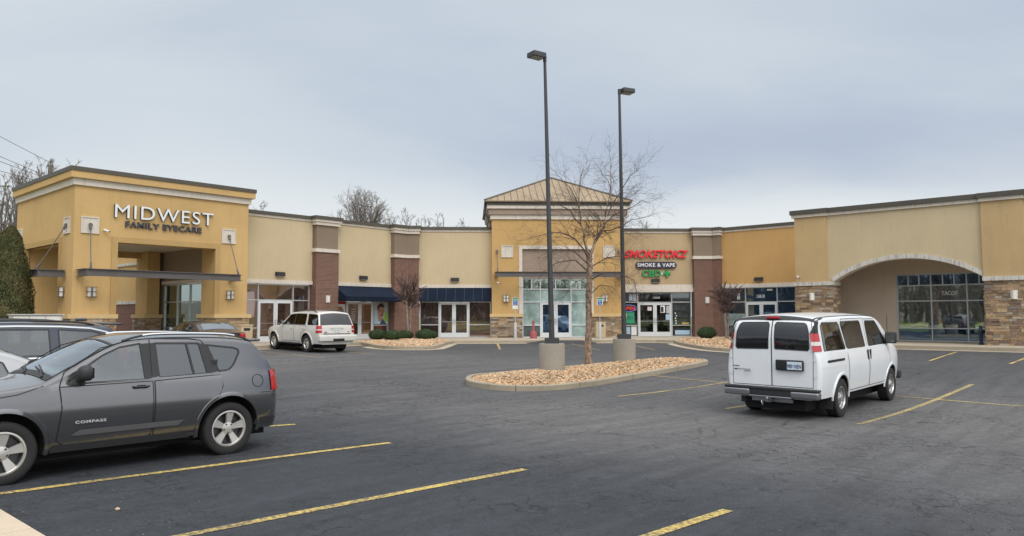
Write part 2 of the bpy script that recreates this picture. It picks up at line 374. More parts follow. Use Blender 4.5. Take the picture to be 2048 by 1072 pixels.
def glass(name, c=(.012, .016, .02), ior=1.75, rough=.02, wav=.004, refl=None):
    def fn(nt, b):
        n = noi(nt, co(nt), .9, 2); bump(nt, b, n, .12, wav*5)
        nt.links.new(ramp(nt, noi(nt, co(nt, loc=(5, 2, 1)), .8, 3, .6), [(.35, tuple(x*.6 for x in c)), (.65, tuple(x*1.5 for x in c))]), b.inputs['Base Color'])
    if refl:      # coated glazing: tinted mirror over a dark interior
        def fn(nt, b):
            n = noi(nt, co(nt), .9, 2); bump(nt, b, n, .12, wav*5); b.inputs['Base Color'].default_value = (*refl, 1); b.inputs['Metallic'].default_value = 1
            o = nt.nodes['Material Output']; d = N(nt, 'ShaderNodeBsdfDiffuse'); d.inputs[0].default_value = (*c, 1); a = N(nt, 'ShaderNodeAddShader'); nt.links.new(b.outputs[0], a.inputs[0]); nt.links.new(d.outputs[0], a.inputs[1]); nt.links.new(a.outputs[0], o.inputs[0])
        return mat(name, refl, rough, fn=fn)
    return mat(name, c, rough, fn=fn, ior=ior)
M['glass'] = glass('glass_tinted_dark', (.018, .013, .012), refl=(.30, .235, .215))
M['glassblue'] = glass('glass_blue_dark', (.004, .012, .028), refl=(.14, .195, .26))
M['glassgreen'] = glass('glass_green', (.012, .02, .018), refl=(.36, .43, .40))
M['blind'] = glass('glass_over_blinds', (.30, .40, .385), 1.5)
M['blindlow'] = glass('glass_over_dark_blinds', (.09, .12, .115), 1.6)
def _clear(nt, b):
    b.inputs['Transmission Weight'].default_value = 0
def clear(name, tint=(.55, .6, .6), trans=.75, glossy=.12):
    m = bpy.data.materials.new(name); m.use_nodes = True; nt = m.node_tree; nt.nodes.clear()
    tr = N(nt, 'ShaderNodeBsdfTransparent', inp={0: (*tint, 1)}); gl = N(nt, 'ShaderNodeBsdfGlossy', inp={'Roughness': .02}); gl.inputs[0].default_value = (.9, .95, 1, 1)
    fr = N(nt, 'ShaderNodeFresnel', inp={0: 1.45}); k = math_(nt, 'ADD', fr.outputs[0], glossy, clamp=True)
    mx = N(nt, 'ShaderNodeMixShader'); nt.links.new(k, mx.inputs[0]); nt.links.new(tr.outputs[0], mx.inputs[1]); nt.links.new(gl.outputs[0], mx.inputs[2])
    o = N(nt, 'ShaderNodeOutputMaterial'); nt.links.new(mx.outputs[0], o.inputs[0]); return m
M['shopglass'] = clear('glass_clear', (.62, .68, .68), .7, .06)
M['carglass'] = clear('car_glass', (.50, .58, .54), .7, .14)
M['screen'] = clear('windshield_glass', (.60, .68, .66), .7, .25)
def _navy(nt, b):
    v = co(nt); nt.links.new(ramp(nt, noi(nt, v, 1.2, 4), [(.3, (.0045, .0095, .024)), (.7, (.008, .016, .036))]), b.inputs['Base Color']); bump(nt, b, noi(nt, v, 90, 2), .3, .003)
M['navy'] = mat('navy_canvas', rough=.8, fn=_navy, spec=.2)
M['seamblue'] = mat('awning_seam', (.05, .09, .14), .8)
def plain(k, c, rough=.6, metal=0, **kw): M[k] = mat(k, c, rough, metal, fn=varied(c, .06, 3, 60, .05, .001, 0, rough) if metal < .5 and rough > .3 else None, **kw)
plain('letter_white', (.72, .74, .76), .4); plain('letter_dark', (.045, .05, .065), .45); plain('letter_red', (.78, .008, .03), .4); plain('letter_green', (.006, .28, .075), .4)
plain('navyboard', (.02, .022, .045), .45); plain('paper', (.7, .72, .7), .7); plain('black', (.012, .012, .013), .5); plain('rubber', (.018, .018, .019), .85)
plain('darkplastic', (.022, .023, .025), .6); plain('poledark', (.04, .042, .045), .45); plain('lens', (.35, .33, .3), .3); plain('frost', (.66, .65, .6), .5)
plain('pinkred', (.33, .075, .085), .6); plain('beige', (.50, .40, .26), .7); plain('galv', (.42, .43, .44), .5); plain('signgreen', (.02, .19, .09), .5); plain('signblue', (.01, .08, .36), .5); plain('signwhite', (.68, .74, .74), .5)
plain('tealbox', (.015, .30, .16), .6); plain('mail', (.45, .45, .42), .6); plain('wire', (.03, .03, .03), .6); plain('wood_pole', (.16, .14, .125), .9); plain('bluepipe', (.008, .014, .035), .4)
plain('letter_silver', (.42, .43, .44), .35)
plain('skin', (.38, .20, .13), .7); plain('hair', (.03, .02, .015), .8); plain('skyblue', (.35, .5, .62), .7); plain('leafgreen', (.25, .42, .06), .7); plain('posterback', (.40, .42, .42), .7); plain('navycloth', (.04, .06, .12), .8); plain('blonde', (.28, .17, .09), .8)
plain('redlens', (.42, .012, .022), .18, coat=.6); plain('whitelens', (.62, .6, .58), .2, coat=.6); plain('seat', (.13, .13, .125), .8); plain('seatlight', (.3, .3, .28), .8); plain('plateback', (.58, .66, .74), .5); plain('plateink', (.03, .05, .16), .5)
M['chrome'] = mat('chrome', (.62, .64, .66), .16, 1); M['dullchrome'] = mat('dull_chrome', (.30, .31, .33), .32, .9); M['alloy'] = mat('alloy', (.66, .64, .61), .34, .7); M['alloydark'] = mat('alloy_dark', (.12, .12, .125), .4, .7)
M['steelrim'] = mat('steel_rim', (.5, .5, .5), .3, .7)
def carpaint(name, c, flake=0, rough=.28, metal=.0, dirt=.15):
    def fn(nt, b):
        v = co(nt); d = noi(nt, v, 1.6, 5, .65)
        f = ramp(nt, d, [(.35, c), (.75, tuple(x*(1-dirt)+.03*dirt for x in c))])
        nt.links.new(f, b.inputs['Base Color'])
        nt.links.new(ramp(nt, d, [(.3, (rough,)*3), (.8, (rough+.06,)*3)]), b.inputs['Roughness'])
    return mat(name, c, rough, metal, fn=fn, coat=.7)
M['jeep'] = carpaint('grey_metallic_paint', (.15, .152, .162), rough=.14, metal=.8, dirt=.03)
M['vanw'] = carpaint('white_paint', (.72, .75, .78), rough=.35, dirt=.06)
M['cream_paint'] = carpaint('cream_white_paint', (.60, .585, .55), rough=.35, dirt=.1)
M['mini'] = carpaint('slate_blue_paint', (.045, .052, .072), rough=.33, metal=.5)
M['silver'] = carpaint('silver_paint', (.42, .43, .44), rough=.33, metal=.6)
M['darkcar'] = carpaint('dark_brown_paint', (.022, .018, .018), rough=.25)
M['cavity'] = mat('wheel_arch_dark', (.008, .008, .009), .9)
M['darkglass'] = glass('privacy_glass', (.010, .011, .013), 1.75)
M['seam'] = mat('panel_gap', (.006, .006, .007), .8)
# ------------------------------------------------------------------ ground, lot, pavements
M['walk2'] = mat('concrete_near_kerb', rough=.9, fn=_conc((.52, .43, .32), .2))
def gridmesh(xs, ys, hf, keep=lambda x, y: True):
    mb = MB(); idx = {}
    for i, x in enumerate(xs):
        for j, y in enumerate(ys): idx[i, j] = len(mb.v); mb.v.append((x, y, hf(x, y)))
    for i in range(len(xs)-1):
        for j in range(len(ys)-1):
            if keep((xs[i]+xs[i+1])/2, (ys[j]+ys[j+1])/2): mb.f.append((idx[i, j], idx[i+1, j], idx[i+1, j+1], idx[i, j+1])); mb.mi.append(0); mb.c.append(None)
    return mb
def lx(x, y): return tofr('L', (x, y))[0]
KX = 1.99
# broad land sheet to the horizon: sunk under the lot, lawn height on the camera's side of the kerb
xs = [-900, -500, -300, -200, -150]+list(range(-120, 121, 6))+[150, 200, 300, 500, 900]
# built in the L frame so that the lawn edge is a straight grid line
mb = MB()
cols_ = [-900, -400, -200, -120, -80, -60, -40, -25, -12, -5, KX-.32, KX-.31, 40, 90, 200, 900]
rows_ = [-900, -400, -200, -100, -60, -30, -10, 0, 10, 20, 40, 60, 90, 150, 300, 900]
def landz(x, y): return .1+max(0, (-x-10))*.004 if x < KX-.315 else -.7
g = gridmesh(cols_, rows_, landz)
o = g.build('ground', M['grass']); o.rotation_euler = (0, 0, ANG['L']); tag(o, kind='structure')
# far road across the lawn, seen only in reflections
mb = MB().box(-33, -26, -200, 200, .20, .26); o = mb.build('road', M['walk']); o.rotation_euler = (0, 0, ANG['L']); tag(o, kind='structure')
# parking lot
def frange(a, b, s):
    n = int(round((b-a)/s)); return [a+(b-a)*i/n for i in range(n+1)]
xs = frange(KX, 50, .55)+[60, 80]; ys = frange(-30, 46, .6)+[60]
def hL(x, y): p = fw('L', x, y); return gz(p.x, p.y)
o = gridmesh(xs, ys, hL).build('parking_lot', M['asphalt'], smooth=60); o.rotation_euler = (0, 0, ANG['L']); tag(o, kind='structure')
def strip(pts, wd, dz=.004, seg=.5, z=None):
    "flat ribbon draped on the lot"
    mb = MB(); P = [Vector((p[0], p[1], 0)) for p in pts]; out = []
    for a, b in zip(P, P[1:]):
        n = max(1, int((b-a).length/seg))
        out += [a+(b-a)*i/n for i in range(n)]
    out.append(P[-1])
    vs = []
    for i, p in enumerate(out):
        d = (out[min(i+1, len(out)-1)]-out[max(i-1, 0)]).normalized(); nrm = Vector((-d.y, d.x, 0))*wd/2
        for q in (p+nrm, p-nrm): vs.append((q.x, q.y, (gz(q.x, q.y) if z is None else z)+dz))
    mb.add(vs, [(2*i, 2*i+1, 2*i+3, 2*i+2) for i in range(len(out)-1)]); return mb
def line(p1, p2, wd=.11, m_='ypaint', dz=.006):
    a, b = (G(*p1) if p1[0] is not None else p1), G(*p2)
    o = strip([a, b], wd, dz).build('parking_line', M[m_]); tag(o, kind='structure'); return o
def ext(p1, p2, k):   # extend p1 backwards beyond the frame
    a, b = G(*p1), G(*p2); d = (b-a).normalized(); return [a-d*k, b]
for p1, p2, k, wd, mm in (((0, 988), (780, 886), 0.25, .115, 'ypaint'), ((372, 1071), (1050, 939), 1.0, .115, 'ypaint'), ((1300, 1072), (1456, 1021), 4.3, .115, 'ypaint'),
        ((508, 855), (590, 849), 4.5, .11, 'ypaint'), ((1236, 793), (1458, 764), 0, .105, 'ypaintold'), ((1450, 818), (1496, 811), 0, .11, 'ypaintold'),
        ((1717, 849), (1945, 769), 0, .12, 'ypaintold'), ((1303, 751), (1452, 766), 0, .10, 'ypaintold'), ((1790, 792), (2048, 813), 0, .10, 'ypaintold'),
        ((1859, 722), (1913, 704), 0, .10, 'ypaint'), ((2020, 728), (2060, 713), 0, .10, 'ypaint'), ((1000, 699), (995, 688), 0, .11, 'ypaint'),
        ((508, 702), (649, 716), 0, .10, 'ypaintold'), ((690, 704), (752, 709), 0, .09, 'ypaintold'),
        ((1142, 687.5), (1200, 701), 0, .08, 'ypaintold'), ((1140, 690.5), (1090, 696), 0, .08, 'ypaintold'), ((1268, 691), (1310, 700), 0, .09, 'ypaintold')):
    q = ext(p1, p2, k); o = strip(q, wd, .006).build('parking_line', M[mm]); tag(o, kind='structure')
# kerb strip at the near edge, between the lot and the lawn
mb = MB()
ys = frange(-30, 44, 1.0)
for a, b in zip(ys, ys[1:]): 
    z = .15
    mb.box(KX-.30, KX, a+.004, b-.004, -.3, z)
o = mb.build('kerb', M['walk2']); o.rotation_euler = (0, 0, ANG['L']); tag(o, kind='structure')
# pavement in front of the shops
uv = lambda u, v: fw('C', u, v)
def LU(x, y): return fw('L', x, y)
def RU(x, y): return fw('R', x, y)
kL = [LU(6, A_L), LU((A_C*S2-A_L), A_L)]
cor1 = fw('C', A_C-A_L*S2, A_C); cor2 = fw('C', A_R*S2-A_C, A_C)
front = [LU(4, A_L), cor1, cor2, RU(6, A_R)]
back = [RU(6, 50), fw('C', 24, 56), fw('C', -16, 56), LU(4, 46)]
mb = MB(); P = [(p.x, p.y) for p in front+back]
mb.prism(P, -.5, WALK)
o = mb.build('pavement', M['walk'], bevel=0); tag(o, kind='structure')
# kerb face in short cast lengths + gutter
mb = MB(); gut = MB()
for a, b in zip(front, front[1:]):
    L_ = (b-a).length; n = int(L_/3); d = (b-a).normalized(); nn = Vector((d.y, -d.x, 0))
    for i in range(n):
        p, q = a+d*(L_*i/n+.006), a+d*(L_*(i+1)/n-.006)
        mb.prism([(p+nn*.012).to_tuple()[:2], (q+nn*.012).to_tuple()[:2], (q-nn*.15).to_tuple()[:2], (p-nn*.15).to_tuple()[:2]], -.3, WALK+.004)
o = mb.build('kerb', M['kerb']); tag(o, kind='structure')
gp = []
for a, b in zip(front, front[1:]):
    d = (b-a).normalized(); nn = Vector((d.y, -d.x, 0))*.24
    gp.append((a+nn, b+nn))
pts = [gp[0][0], gp[0][1]*.5+gp[1][0]*.5, gp[1][1]*.5+gp[2][0]*.5, gp[2][1]]
o = strip(pts, .46, .005).build('gutter', M['walk']); tag(o, kind='structure')
# asphalt ramp at the centre
a, b, c_, d_ = fw('C', 3.25, A_C-1.0), fw('C', 3.75, A_C+.35), fw('C', 6.0, A_C+.35), fw('C', 6.5, A_C-1.0)
mb = MB(); gg = lambda p: (p.x, p.y, gz(p.x, p.y)+.008)
t1, t2 = (b.x, b.y, WALK+.009), (c_.x, c_.y, WALK+.009)
e1, e2 = fw('C', 2.9, A_C-.02), fw('C', 6.85, A_C-.02)
f1, f2 = fw('C', 3.75, A_C-.05), fw('C', 6.0, A_C-.05)
mb.add([gg(a), gg(d_), (f2.x, f2.y, WALK-.01), (f1.x, f1.y, WALK-.01), t1, t2, gg(e1), gg(e2)], [(0, 1, 2, 3), (3, 2, 5, 4), (6, 0, 3), (1, 7, 2)])
o = mb.build('asphalt_ramp', M['asphaltnew']); tag(o, kind='structure')

def offset_poly(P, d):
    out = []; n = len(P)
    for i in range(n):
        a, b, c = Vector(P[i-1][:2]), Vector(P[i][:2]), Vector(P[(i+1) % n][:2])
        e1 = (b-a).normalized(); e2 = (c-b).normalized(); n1 = Vector((-e1.y, e1.x)); n2 = Vector((-e2.y, e2.x))
        k = (n1+n2).normalized(); out.append(b+k*(d/max(.4, k.dot(n1))))
    return out
def chaik(P, it=2, closed=True):
    for _ in range(it):
        Q = []; n = len(P)
        for i in range(n if closed else n-1):
            a, b = Vector(P[i]), Vector(P[(i+1) % n]); Q += [a*.75+b*.25, a*.25+b*.75]
        P = Q
    return P
def inside(P, x, y):
    c = False; n = len(P)
    for i in range(n):
        x1, y1 = P[i][0], P[i][1]; x2, y2 = P[(i+1) % n][0], P[(i+1) % n][1]
        if (y1 > y) != (y2 > y) and x < (x2-x1)*(y-y1)/(y2-y1)+x1: c = not c
    return c
def dist_edge(P, x, y):
    p = Vector((x, y)); best = 9
    for i in range(len(P)):
        a, b = Vector(P[i][:2]), Vector(P[(i+1) % len(P)][:2]); t = max(0, min(1, (p-a).dot(b-a)/max(1e-9, (b-a).length_squared))); best = min(best, (p-a-(b-a)*t).length)
    return best
ICO = None
def ico():
    global ICO
    if ICO is None:
        bm = bmesh.new(); bmesh.ops.create_icosphere(bm, subdivisions=1, radius=1); ICO = ([v.co.copy() for v in bm.verts], [tuple(v.index for v in f.verts) for f in bm.faces]); bm.free()
    return ICO
def planter(P, label_rocks, ztop, zfun, nrock, size, seed):
    "kerb ring (structure) + heaped river rock (stuff)"
    rnd = random.Random(seed)
    inner = offset_poly(P, .155); n = len(P); mb = MB()
    vs = []
    for i in range(n):
        a, b = P[i], inner[i]; zt = ztop(a[0], a[1])
        vs += [(a[0], a[1], -.5), (a[0], a[1], zt-.02), (a[0]*.88+b[0]*.12, a[1]*.88+b[1]*.12, zt), (b[0], b[1], zt), (b[0], b[1], -.5)]
    mb.add(vs, [(i*5+k, ((i+1) % n)*5+k, ((i+1) % n)*5+k+1, i*5+k+1) for i in range(n) for k in range(4)])
    acc = 0; jn = []
    for i in range(n):
        acc += (Vector(P[(i+1) % n])-Vector(P[i])).length
        if acc > 2.4: acc = 0; jn.append(i)
    for i in jn:      # dark joints between the cast lengths
        j = (i+1) % n; e = (Vector(P[j])-Vector(P[i])); k = .016/max(.02, e.length); q = []
        nn = Vector((e.y, -e.x)).normalized()*.003
        for w0 in (0, k):
            for c in range(4):
                A, B = Vector(vs[i*5+c]), Vector(vs[j*5+c]); p = A.lerp(B, w0); q.append((p.x+nn.x, p.y+nn.y, p.z+(.003 if c else 0)))
        mb.add(q, [(c, 4+c, 5+c, 1+c) for c in range(3)], 1)
    o = mb.build('kerb', [M['kerb'], M['seam']], smooth=40); tag(o, kind='structure')
    # soil under the rocks
    x0, x1 = min(p[0] for p in inner), max(p[0] for p in inner); y0, y1 = min(p[1] for p in inner), max(p[1] for p in inner)
    hf = lambda x, y: zfun(x, y, min(1, dist_edge(inner, x, y)/1.2))
    mb = MB(); iv, if_ = ico(); k = 0; tries = 0
    while k < nrock and tries < nrock*8:
        tries += 1; x, y = rnd.uniform(x0, x1), rnd.uniform(y0, y1)
        if not inside(inner, x, y): continue
        k += 1; s = size*rnd.uniform(.55, 1.35); ax = Vector((s*rnd.uniform(.8, 1.4), s*rnd.uniform(.7, 1.1), s*rnd.uniform(.4, .8)))
        rot = Matrix.Rotation(rnd.uniform(0, 6.28), 3, 'Z') @ Matrix.Rotation(rnd.uniform(-.6, .6), 3, 'X'); z = hf(x, y)+rnd.uniform(-.01, .025)
        t = rnd.random(); b = rnd.uniform(.55, 1.25)
        c = (.50*b, .33*b, .185*b, 1) if t < .5 else (.54*b, .40*b, .255*b, 1) if t < .75 else (.34*b, .20*b, .11*b, 1) if t < .93 else (.46*b, .41*b, .34*b, 1)
        mb.add([rot @ Vector((v.x*ax.x*(1+rnd.uniform(-.18, .18)), v.y*ax.y, v.z*ax.z*(1+rnd.uniform(-.18, .18))))+Vector((x, y, z)) for v in iv], if_, 0, c)
    # bed surface
    N_ = 48
    for i in range(N_):
        for j in range(N_):
            xa, xb = x0+(x1-x0)*i/N_, x0+(x1-x0)*(i+1)/N_; ya, yb = y0+(y1-y0)*j/N_, y0+(y1-y0)*(j+1)/N_
            if all(inside(P, a, b) for a, b in ((xa, ya), (xb, ya), (xb, yb), (xa, yb))): mb.add([(a, b, hf(a, b)-.03 if inside(inner, a, b) else zfun(a, b, 0)-.06) for a, b in ((xa, ya), (xb, ya), (xb, yb), (xa, yb))], [(0, 1, 2, 3)], 0, (.22, .16, .10, 1))
    o = mb.build('river_rock', M['rock']); tag(o, label=label_rocks, cat='rocks', kind='stuff'); return hf
isl = [(-1.35, 21.3), (-1.2, 20.1), (-.35, 19.25), (.8, 19.35), (1.9, 20.4), (3.9, 23.0), (5.3, 24.7), (6.6, 26.3), (7.15, 27.2), (6.9, 28.0), (6.1, 28.2), (4.6, 27.7), (3.0, 26.4), (1.3, 24.7), (-.2, 23.1), (-1.1, 22.2)]
islP = chaik([(a, b) for a, b in isl], 2)
isl_h = planter(islP, 'tan river rock heaped in the island round the two lamp bases', lambda x, y: gz(x, y)+.15, lambda x, y, k: gz(x, y)+.10+.17*k*k*(3-2*k), 15000, .034, 1)
# beds at the two bends of the shop front
def bed(pts): return chaik([((G(*p) if len(p) == 2 else fw('C', p[0], p[1])).to_tuple()[:2]) for p in pts], 1)
bl = [(735, 692.5), (757, 697.5), (800, 699.5), (865, 699.5), (884, 694), (896, 689.0), (-.95, A_C+.35, 0), (-1.9, 45.2, 0), (-5.5, 43.6, 0), (-6.6, 41.0, 0)]
P1 = chaik([((G(*p) if len(p) == 2 else fw('C', p[0], p[1])).to_tuple()[:2]) for p in bl], 1)
br = [(11.1, A_C+.25, 0), (1352, 688.5), (1374, 694), (1410, 700), (1450, 703.5), (1500, 706), (1530, 706), (16.5, 38.2, 0), (17.6, 40.6, 0), (15.2, 44.2, 0), (12.6, 44.9, 0)]
P2 = chaik([((G(*p) if len(p) == 2 else fw('C', p[0], p[1])).to_tuple()[:2]) for p in br], 1)
bz = lambda x, y: min(WALK+.02, gz(x, y)+.16)
planter(P1, 'tan river rock bed under the boxwoods between the blue awnings', bz, lambda x, y, k: bz(x, y)-.03+.06*k, 5000, .050, 2)
planter(P2, 'tan river rock bed at the pillar beside the smoke shop', bz, lambda x, y, k: bz(x, y)-.03+.06*k, 4600, .050, 3)
for PP in (P1, P2):
    ring = offset_poly(PP, -.22); pp = [p for p in list(ring)+[ring[0]]]
    keep = []; run = []
    for p in pp:
        if gz(p[0], p[1]) < .345 and min(A_L-tofr('L', p)[1], A_C-tofr('C', p)[1], A_R-tofr('R', p)[1]) > .35: run.append(p)
        elif run: keep.append(run); run = []
    if run: keep.append(run)
    for r_ in keep:
        if len(r_) > 2: o = strip(r_, .42, .007).build('gutter', M['walk']); tag(o, kind='structure')
# ------------------------------------------------------------------ building kit
def stones(mb, x0, x1, y, z0, z1, seed, axis='x', hmin=.06, hmax=.15):
    "courses of ledge stone facing -y (axis x) or facing +-x (axis 'l' / 'r': x0,x1 are then y limits and y is the x of the face)"
    rnd = random.Random(seed); z = z0
    while z < z1-.005:
        h = min(rnd.uniform(hmin, hmax), z1-z)
        if z1-z-h < .04: h = z1-z
        a = x0+rnd.uniform(-.3, 0)
        while a < x1:
            l = rnd.uniform(.14, .55); p, q = max(a, x0), min(a+l, x1); a += l
            if q-p < .02: continue
            d = rnd.uniform(.0, .035); t = rnd.random(); b = rnd.uniform(.6, 1.2)
            c = (.34*b, .235*b, .145*b, 1) if t < .4 else (.40*b, .29*b, .17*b, 1) if t < .6 else (.22*b, .16*b, .115*b, 1) if t < .82 else (.36*b, .31*b, .25*b, 1)
            g = .006; hh = h-g
            if rnd.random() < .15 and h > .1:   # two thin stones stacked
                for zz_, h2 in ((z, hh*.5-g/2), (z+hh*.5+g/2, hh*.5-g/2)):
                    dd = rnd.uniform(0, .035)
                    mb.box(p+g/2, q-g/2, y-.03-dd, y+.02, zz_, zz_+h2, 0, c) if axis == 'x' else (mb.box(y-.03-dd, y+.02, p+g/2, q-g/2, zz_, zz_+h2, 0, c) if axis == 'l' else mb.box(y-.02, y+.03+dd, p+g/2, q-g/2, zz_, zz_+h2, 0, c))
                continue
            if axis == 'x': mb.box(p+g/2, q-g/2, y-.03-d, y+.02, z, z+hh, 0, c)
            elif axis == 'l': mb.box(y-.03-d, y+.02, p+g/2, q-g/2, z, z+hh, 0, c)
            else: mb.box(y-.02, y+.03+d, p+g/2, q-g/2, z, z+hh, 0, c)
        z += h
def band(mb, path, z0, z1, off, th=.2, mi=0):
    "moulding along a polyline path of (x,y) whose outside is on the right hand side of travel; off = projection"
    P = [Vector(p) for p in path]; n = len(P); O, I = [], []
    for i in range(n):
        if i == 0: d = (P[1]-P[0]).normalized(); k = Vector((d.y, -d.x)); s = 1
        elif i == n-1: d = (P[-1]-P[-2]).normalized(); k = Vector((d.y, -d.x)); s = 1
        else:
            d1 = (P[i]-P[i-1]).normalized(); d2 = (P[i+1]-P[i]).normalized(); n1 = Vector((d1.y, -d1.x)); n2 = Vector((d2.y, -d2.x)); k = (n1+n2).normalized(); s = 1/k.dot(n1)
        O.append(P[i]+k*off*s); I.append(P[i]-k*th*s)
    vs = [(p.x, p.y, z) for z in (z0, z1) for p in O]+[(p.x, p.y, z) for z in (z0, z1) for p in I]
    fs = []
    for i in range(n-1):
        a, b, c, d = i, i+1, n+i+1, n+i; e, f, g, h = 2*n+i, 2*n+i+1, 3*n+i+1, 3*n+i
        fs += [(a, b, c, d), (f, e, h, g), (d, c, g, h), (b, a, e, f)]
    fs += [(0, n, 3*n, 2*n), (n-1, 3*n-1, 4*n-1, 2*n-1)]
    mb.add(vs, fs, mi)
def cornice(par, path, zb, zt=6.92, steps=((0, .13, .05, 'white'), (.13, .30, .12, 'bronze')), org=None):
    for a, b, off, mm in steps:
        mb = MB(); band(mb, path, zb+a, zb+b, off, .25); mb.build('cornice' if mm != 'bronze' else 'coping', M[mm], par, org)
def storefront(par, x0, x1, y, cols, rows, doors=None, zt=3.0, g='glass', dep=.11, door_g=None, skip=(), z0=.0, topsplit=0, fr='alu', gmap=None):
    "aluminium frame, one pane per light; cols = mullion x; rows = rail z; doors = (xa, xb, ztop)"
    mb = MB(); w_ = .055
    X = [x0]+list(cols)+[x1]; Z = [z0]+list(rows)+[zt]
    yf, yb = y, y+dep
    for i, x in enumerate(X):
        xa = x if i == 0 else (x-w_ if i == len(X)-1 else x-w_/2); mb.box(xa, xa+w_, yf, yb, z0, zt)
    da, db, dz = doors if doors else (99, 99, 0)
    for i in range(len(X)-1):
        a = X[i]+(w_ if i == 0 else w_/2); b = X[i+1]-(w_ if i == len(X)-2 else w_/2)
        isdoor = doors and a > da-.1 and b < db+.1
        zr = [dz+.04 if isdoor else None]
        rr = [z for z in Z if not (isdoor and z < dz)]
        if isdoor: rr = [dz]+[z for z in rr if z > dz+.1]
        for k, z in enumerate(rr):
            za = z if k == 0 else (z-w_ if k == len(rr)-1 else z-w_/2); mb.box(a+.001, b-.001, yf+.003, yb-.003, za, za+w_)
        cells = [(rr[k]+w_*(1 if k == 0 else .5), rr[k+1]-w_*(1 if k == len(rr)-2 else .5)) for k in range(len(rr)-1)]
        for k, (za, zb) in enumerate(cells):
            split = [a, b]
            if topsplit and k == len(cells)-1:
                n = topsplit if isinstance(topsplit, int) else topsplit[i]; split = [a+(b-a)*q/n for q in range(n+1)]
                for q in split[1:-1]: mb.box(q-w_/2, q+w_/2, yf+.002, yb-.002, za, zb)
            for s0, s1 in zip(split, split[1:]):
                e0 = s0+(w_/2 if s0 != a else 0); e1 = s1-(w_/2 if s1 != b else 0)
                gm = g
                if gmap: gm = gmap(i, k, len(cells)) or g
                MB().box(e0-.01, e1+.01, yb-.05, yb-.035, za-.01, zb+.01).build('window_pane', M[gm], par)
    f = mb.build('window_frame', M[fr], par)
    if doors:
        mid = (da+db)/2
        for a, b, hs in ((da+.035, mid-.004, 1), (mid+.004, db-.035, -1)):
            d = MB(); st = .115; y1, y2 = yf+.015, yf+.06; z1 = dz-.015
            d.box(a, a+st, y1, y2, .012, z1); d.box(b-st, b, y1, y2, .012, z1); d.box(a+st, b-st, y1, y2, z1-.13, z1); d.box(a+st, b-st, y1, y2, .012, .30)
            do = d.build('door', M['aludoor'], par)
            MB().box(a+st-.005, b-st+.005, y1+.015, y1+.028, .295, z1-.125).build('door_glass', M[door_g or g], do)
            h = MB(); hx = b-st/2 if hs == 1 else a+st/2
            h.tube([(hx, y1, 1.16), (hx, y1-.07, 1.16), (hx, y1-.07, .84), (hx, y1, .84)], .013, 6); h.box(a+st, b-st, y1-.022, y1-.001, .97, 1.01) if g != 'blind' else None
            h.build('handle', M['aludark'], do)
    return f
def awning(fr, x0, x1, y, zt, zm, zb, proj, label, closed=True, panels=0):
    t = thing('awning', fr, (x0+x1)/2, y, zm, label, 'awning', 'blue awnings')
    mb = MB(); ins = 0
    if closed:
        vs = [(x0, y, zt), (x1, y, zt), (x1, y-proj, zm), (x0, y-proj, zm), (x0, y-proj, zb), (x1, y-proj, zb), (x0, y, zb), (x1, y, zb)]
        mb.add(vs, [(0, 3, 2, 1), (3, 4, 5, 2), (0, 6, 4, 3), (1, 2, 5, 7), (6, 0, 1, 7), (4, 6, 7, 5)])
        mb.build('canopy', M['navy'], t)
        v = MB(); v.box(x0-.004, x1+.004, y-proj-.006, y-proj-.001, zm-.012, zm+.008); v.build('valance_piping', M['navy'], t)
        f = MB()
        for x in (x0+.03, (x0+x1)/2, x1-.03): f.box(x-.015, x+.015, y-proj+.02, y-.01, zb-.03, zb-.004)
        f.build('frame', M['darkplastic'], t)
    return t
def wall_pack(fr, x, y, z, label):
    t = thing('wall_light', fr, x, y, z, label, 'wall light', 'dark wall lights over the shop doors')
    mb = MB(); w_, h, d = .26, .13, .17
    prof = [(0, -h*.75), (0, h), (-d*.6, h), (-d, h*.75), (-d, -h*.75)]
    n = len(prof); vs = [(x-w_+.0*i, y+p[0], z+p[1]) for i, p in enumerate(prof)]+[(x+w_, y+p[0], z+p[1]) for p in prof]
    mb.add(vs, [tuple(range(n-1, -1, -1)), tuple(range(n, 2*n))]+[(i, (i+1) % n, n+(i+1) % n, n+i) for i in range(n)])
    mb.build('housing', M['darkplastic'], t, bevel=.008)
    MB().box(x-w_+.03, x+w_-.03, y-d*.9, y-.02, z-h*.75-.025, z-h*.75).build('lens', M['lens'], t)
    return t
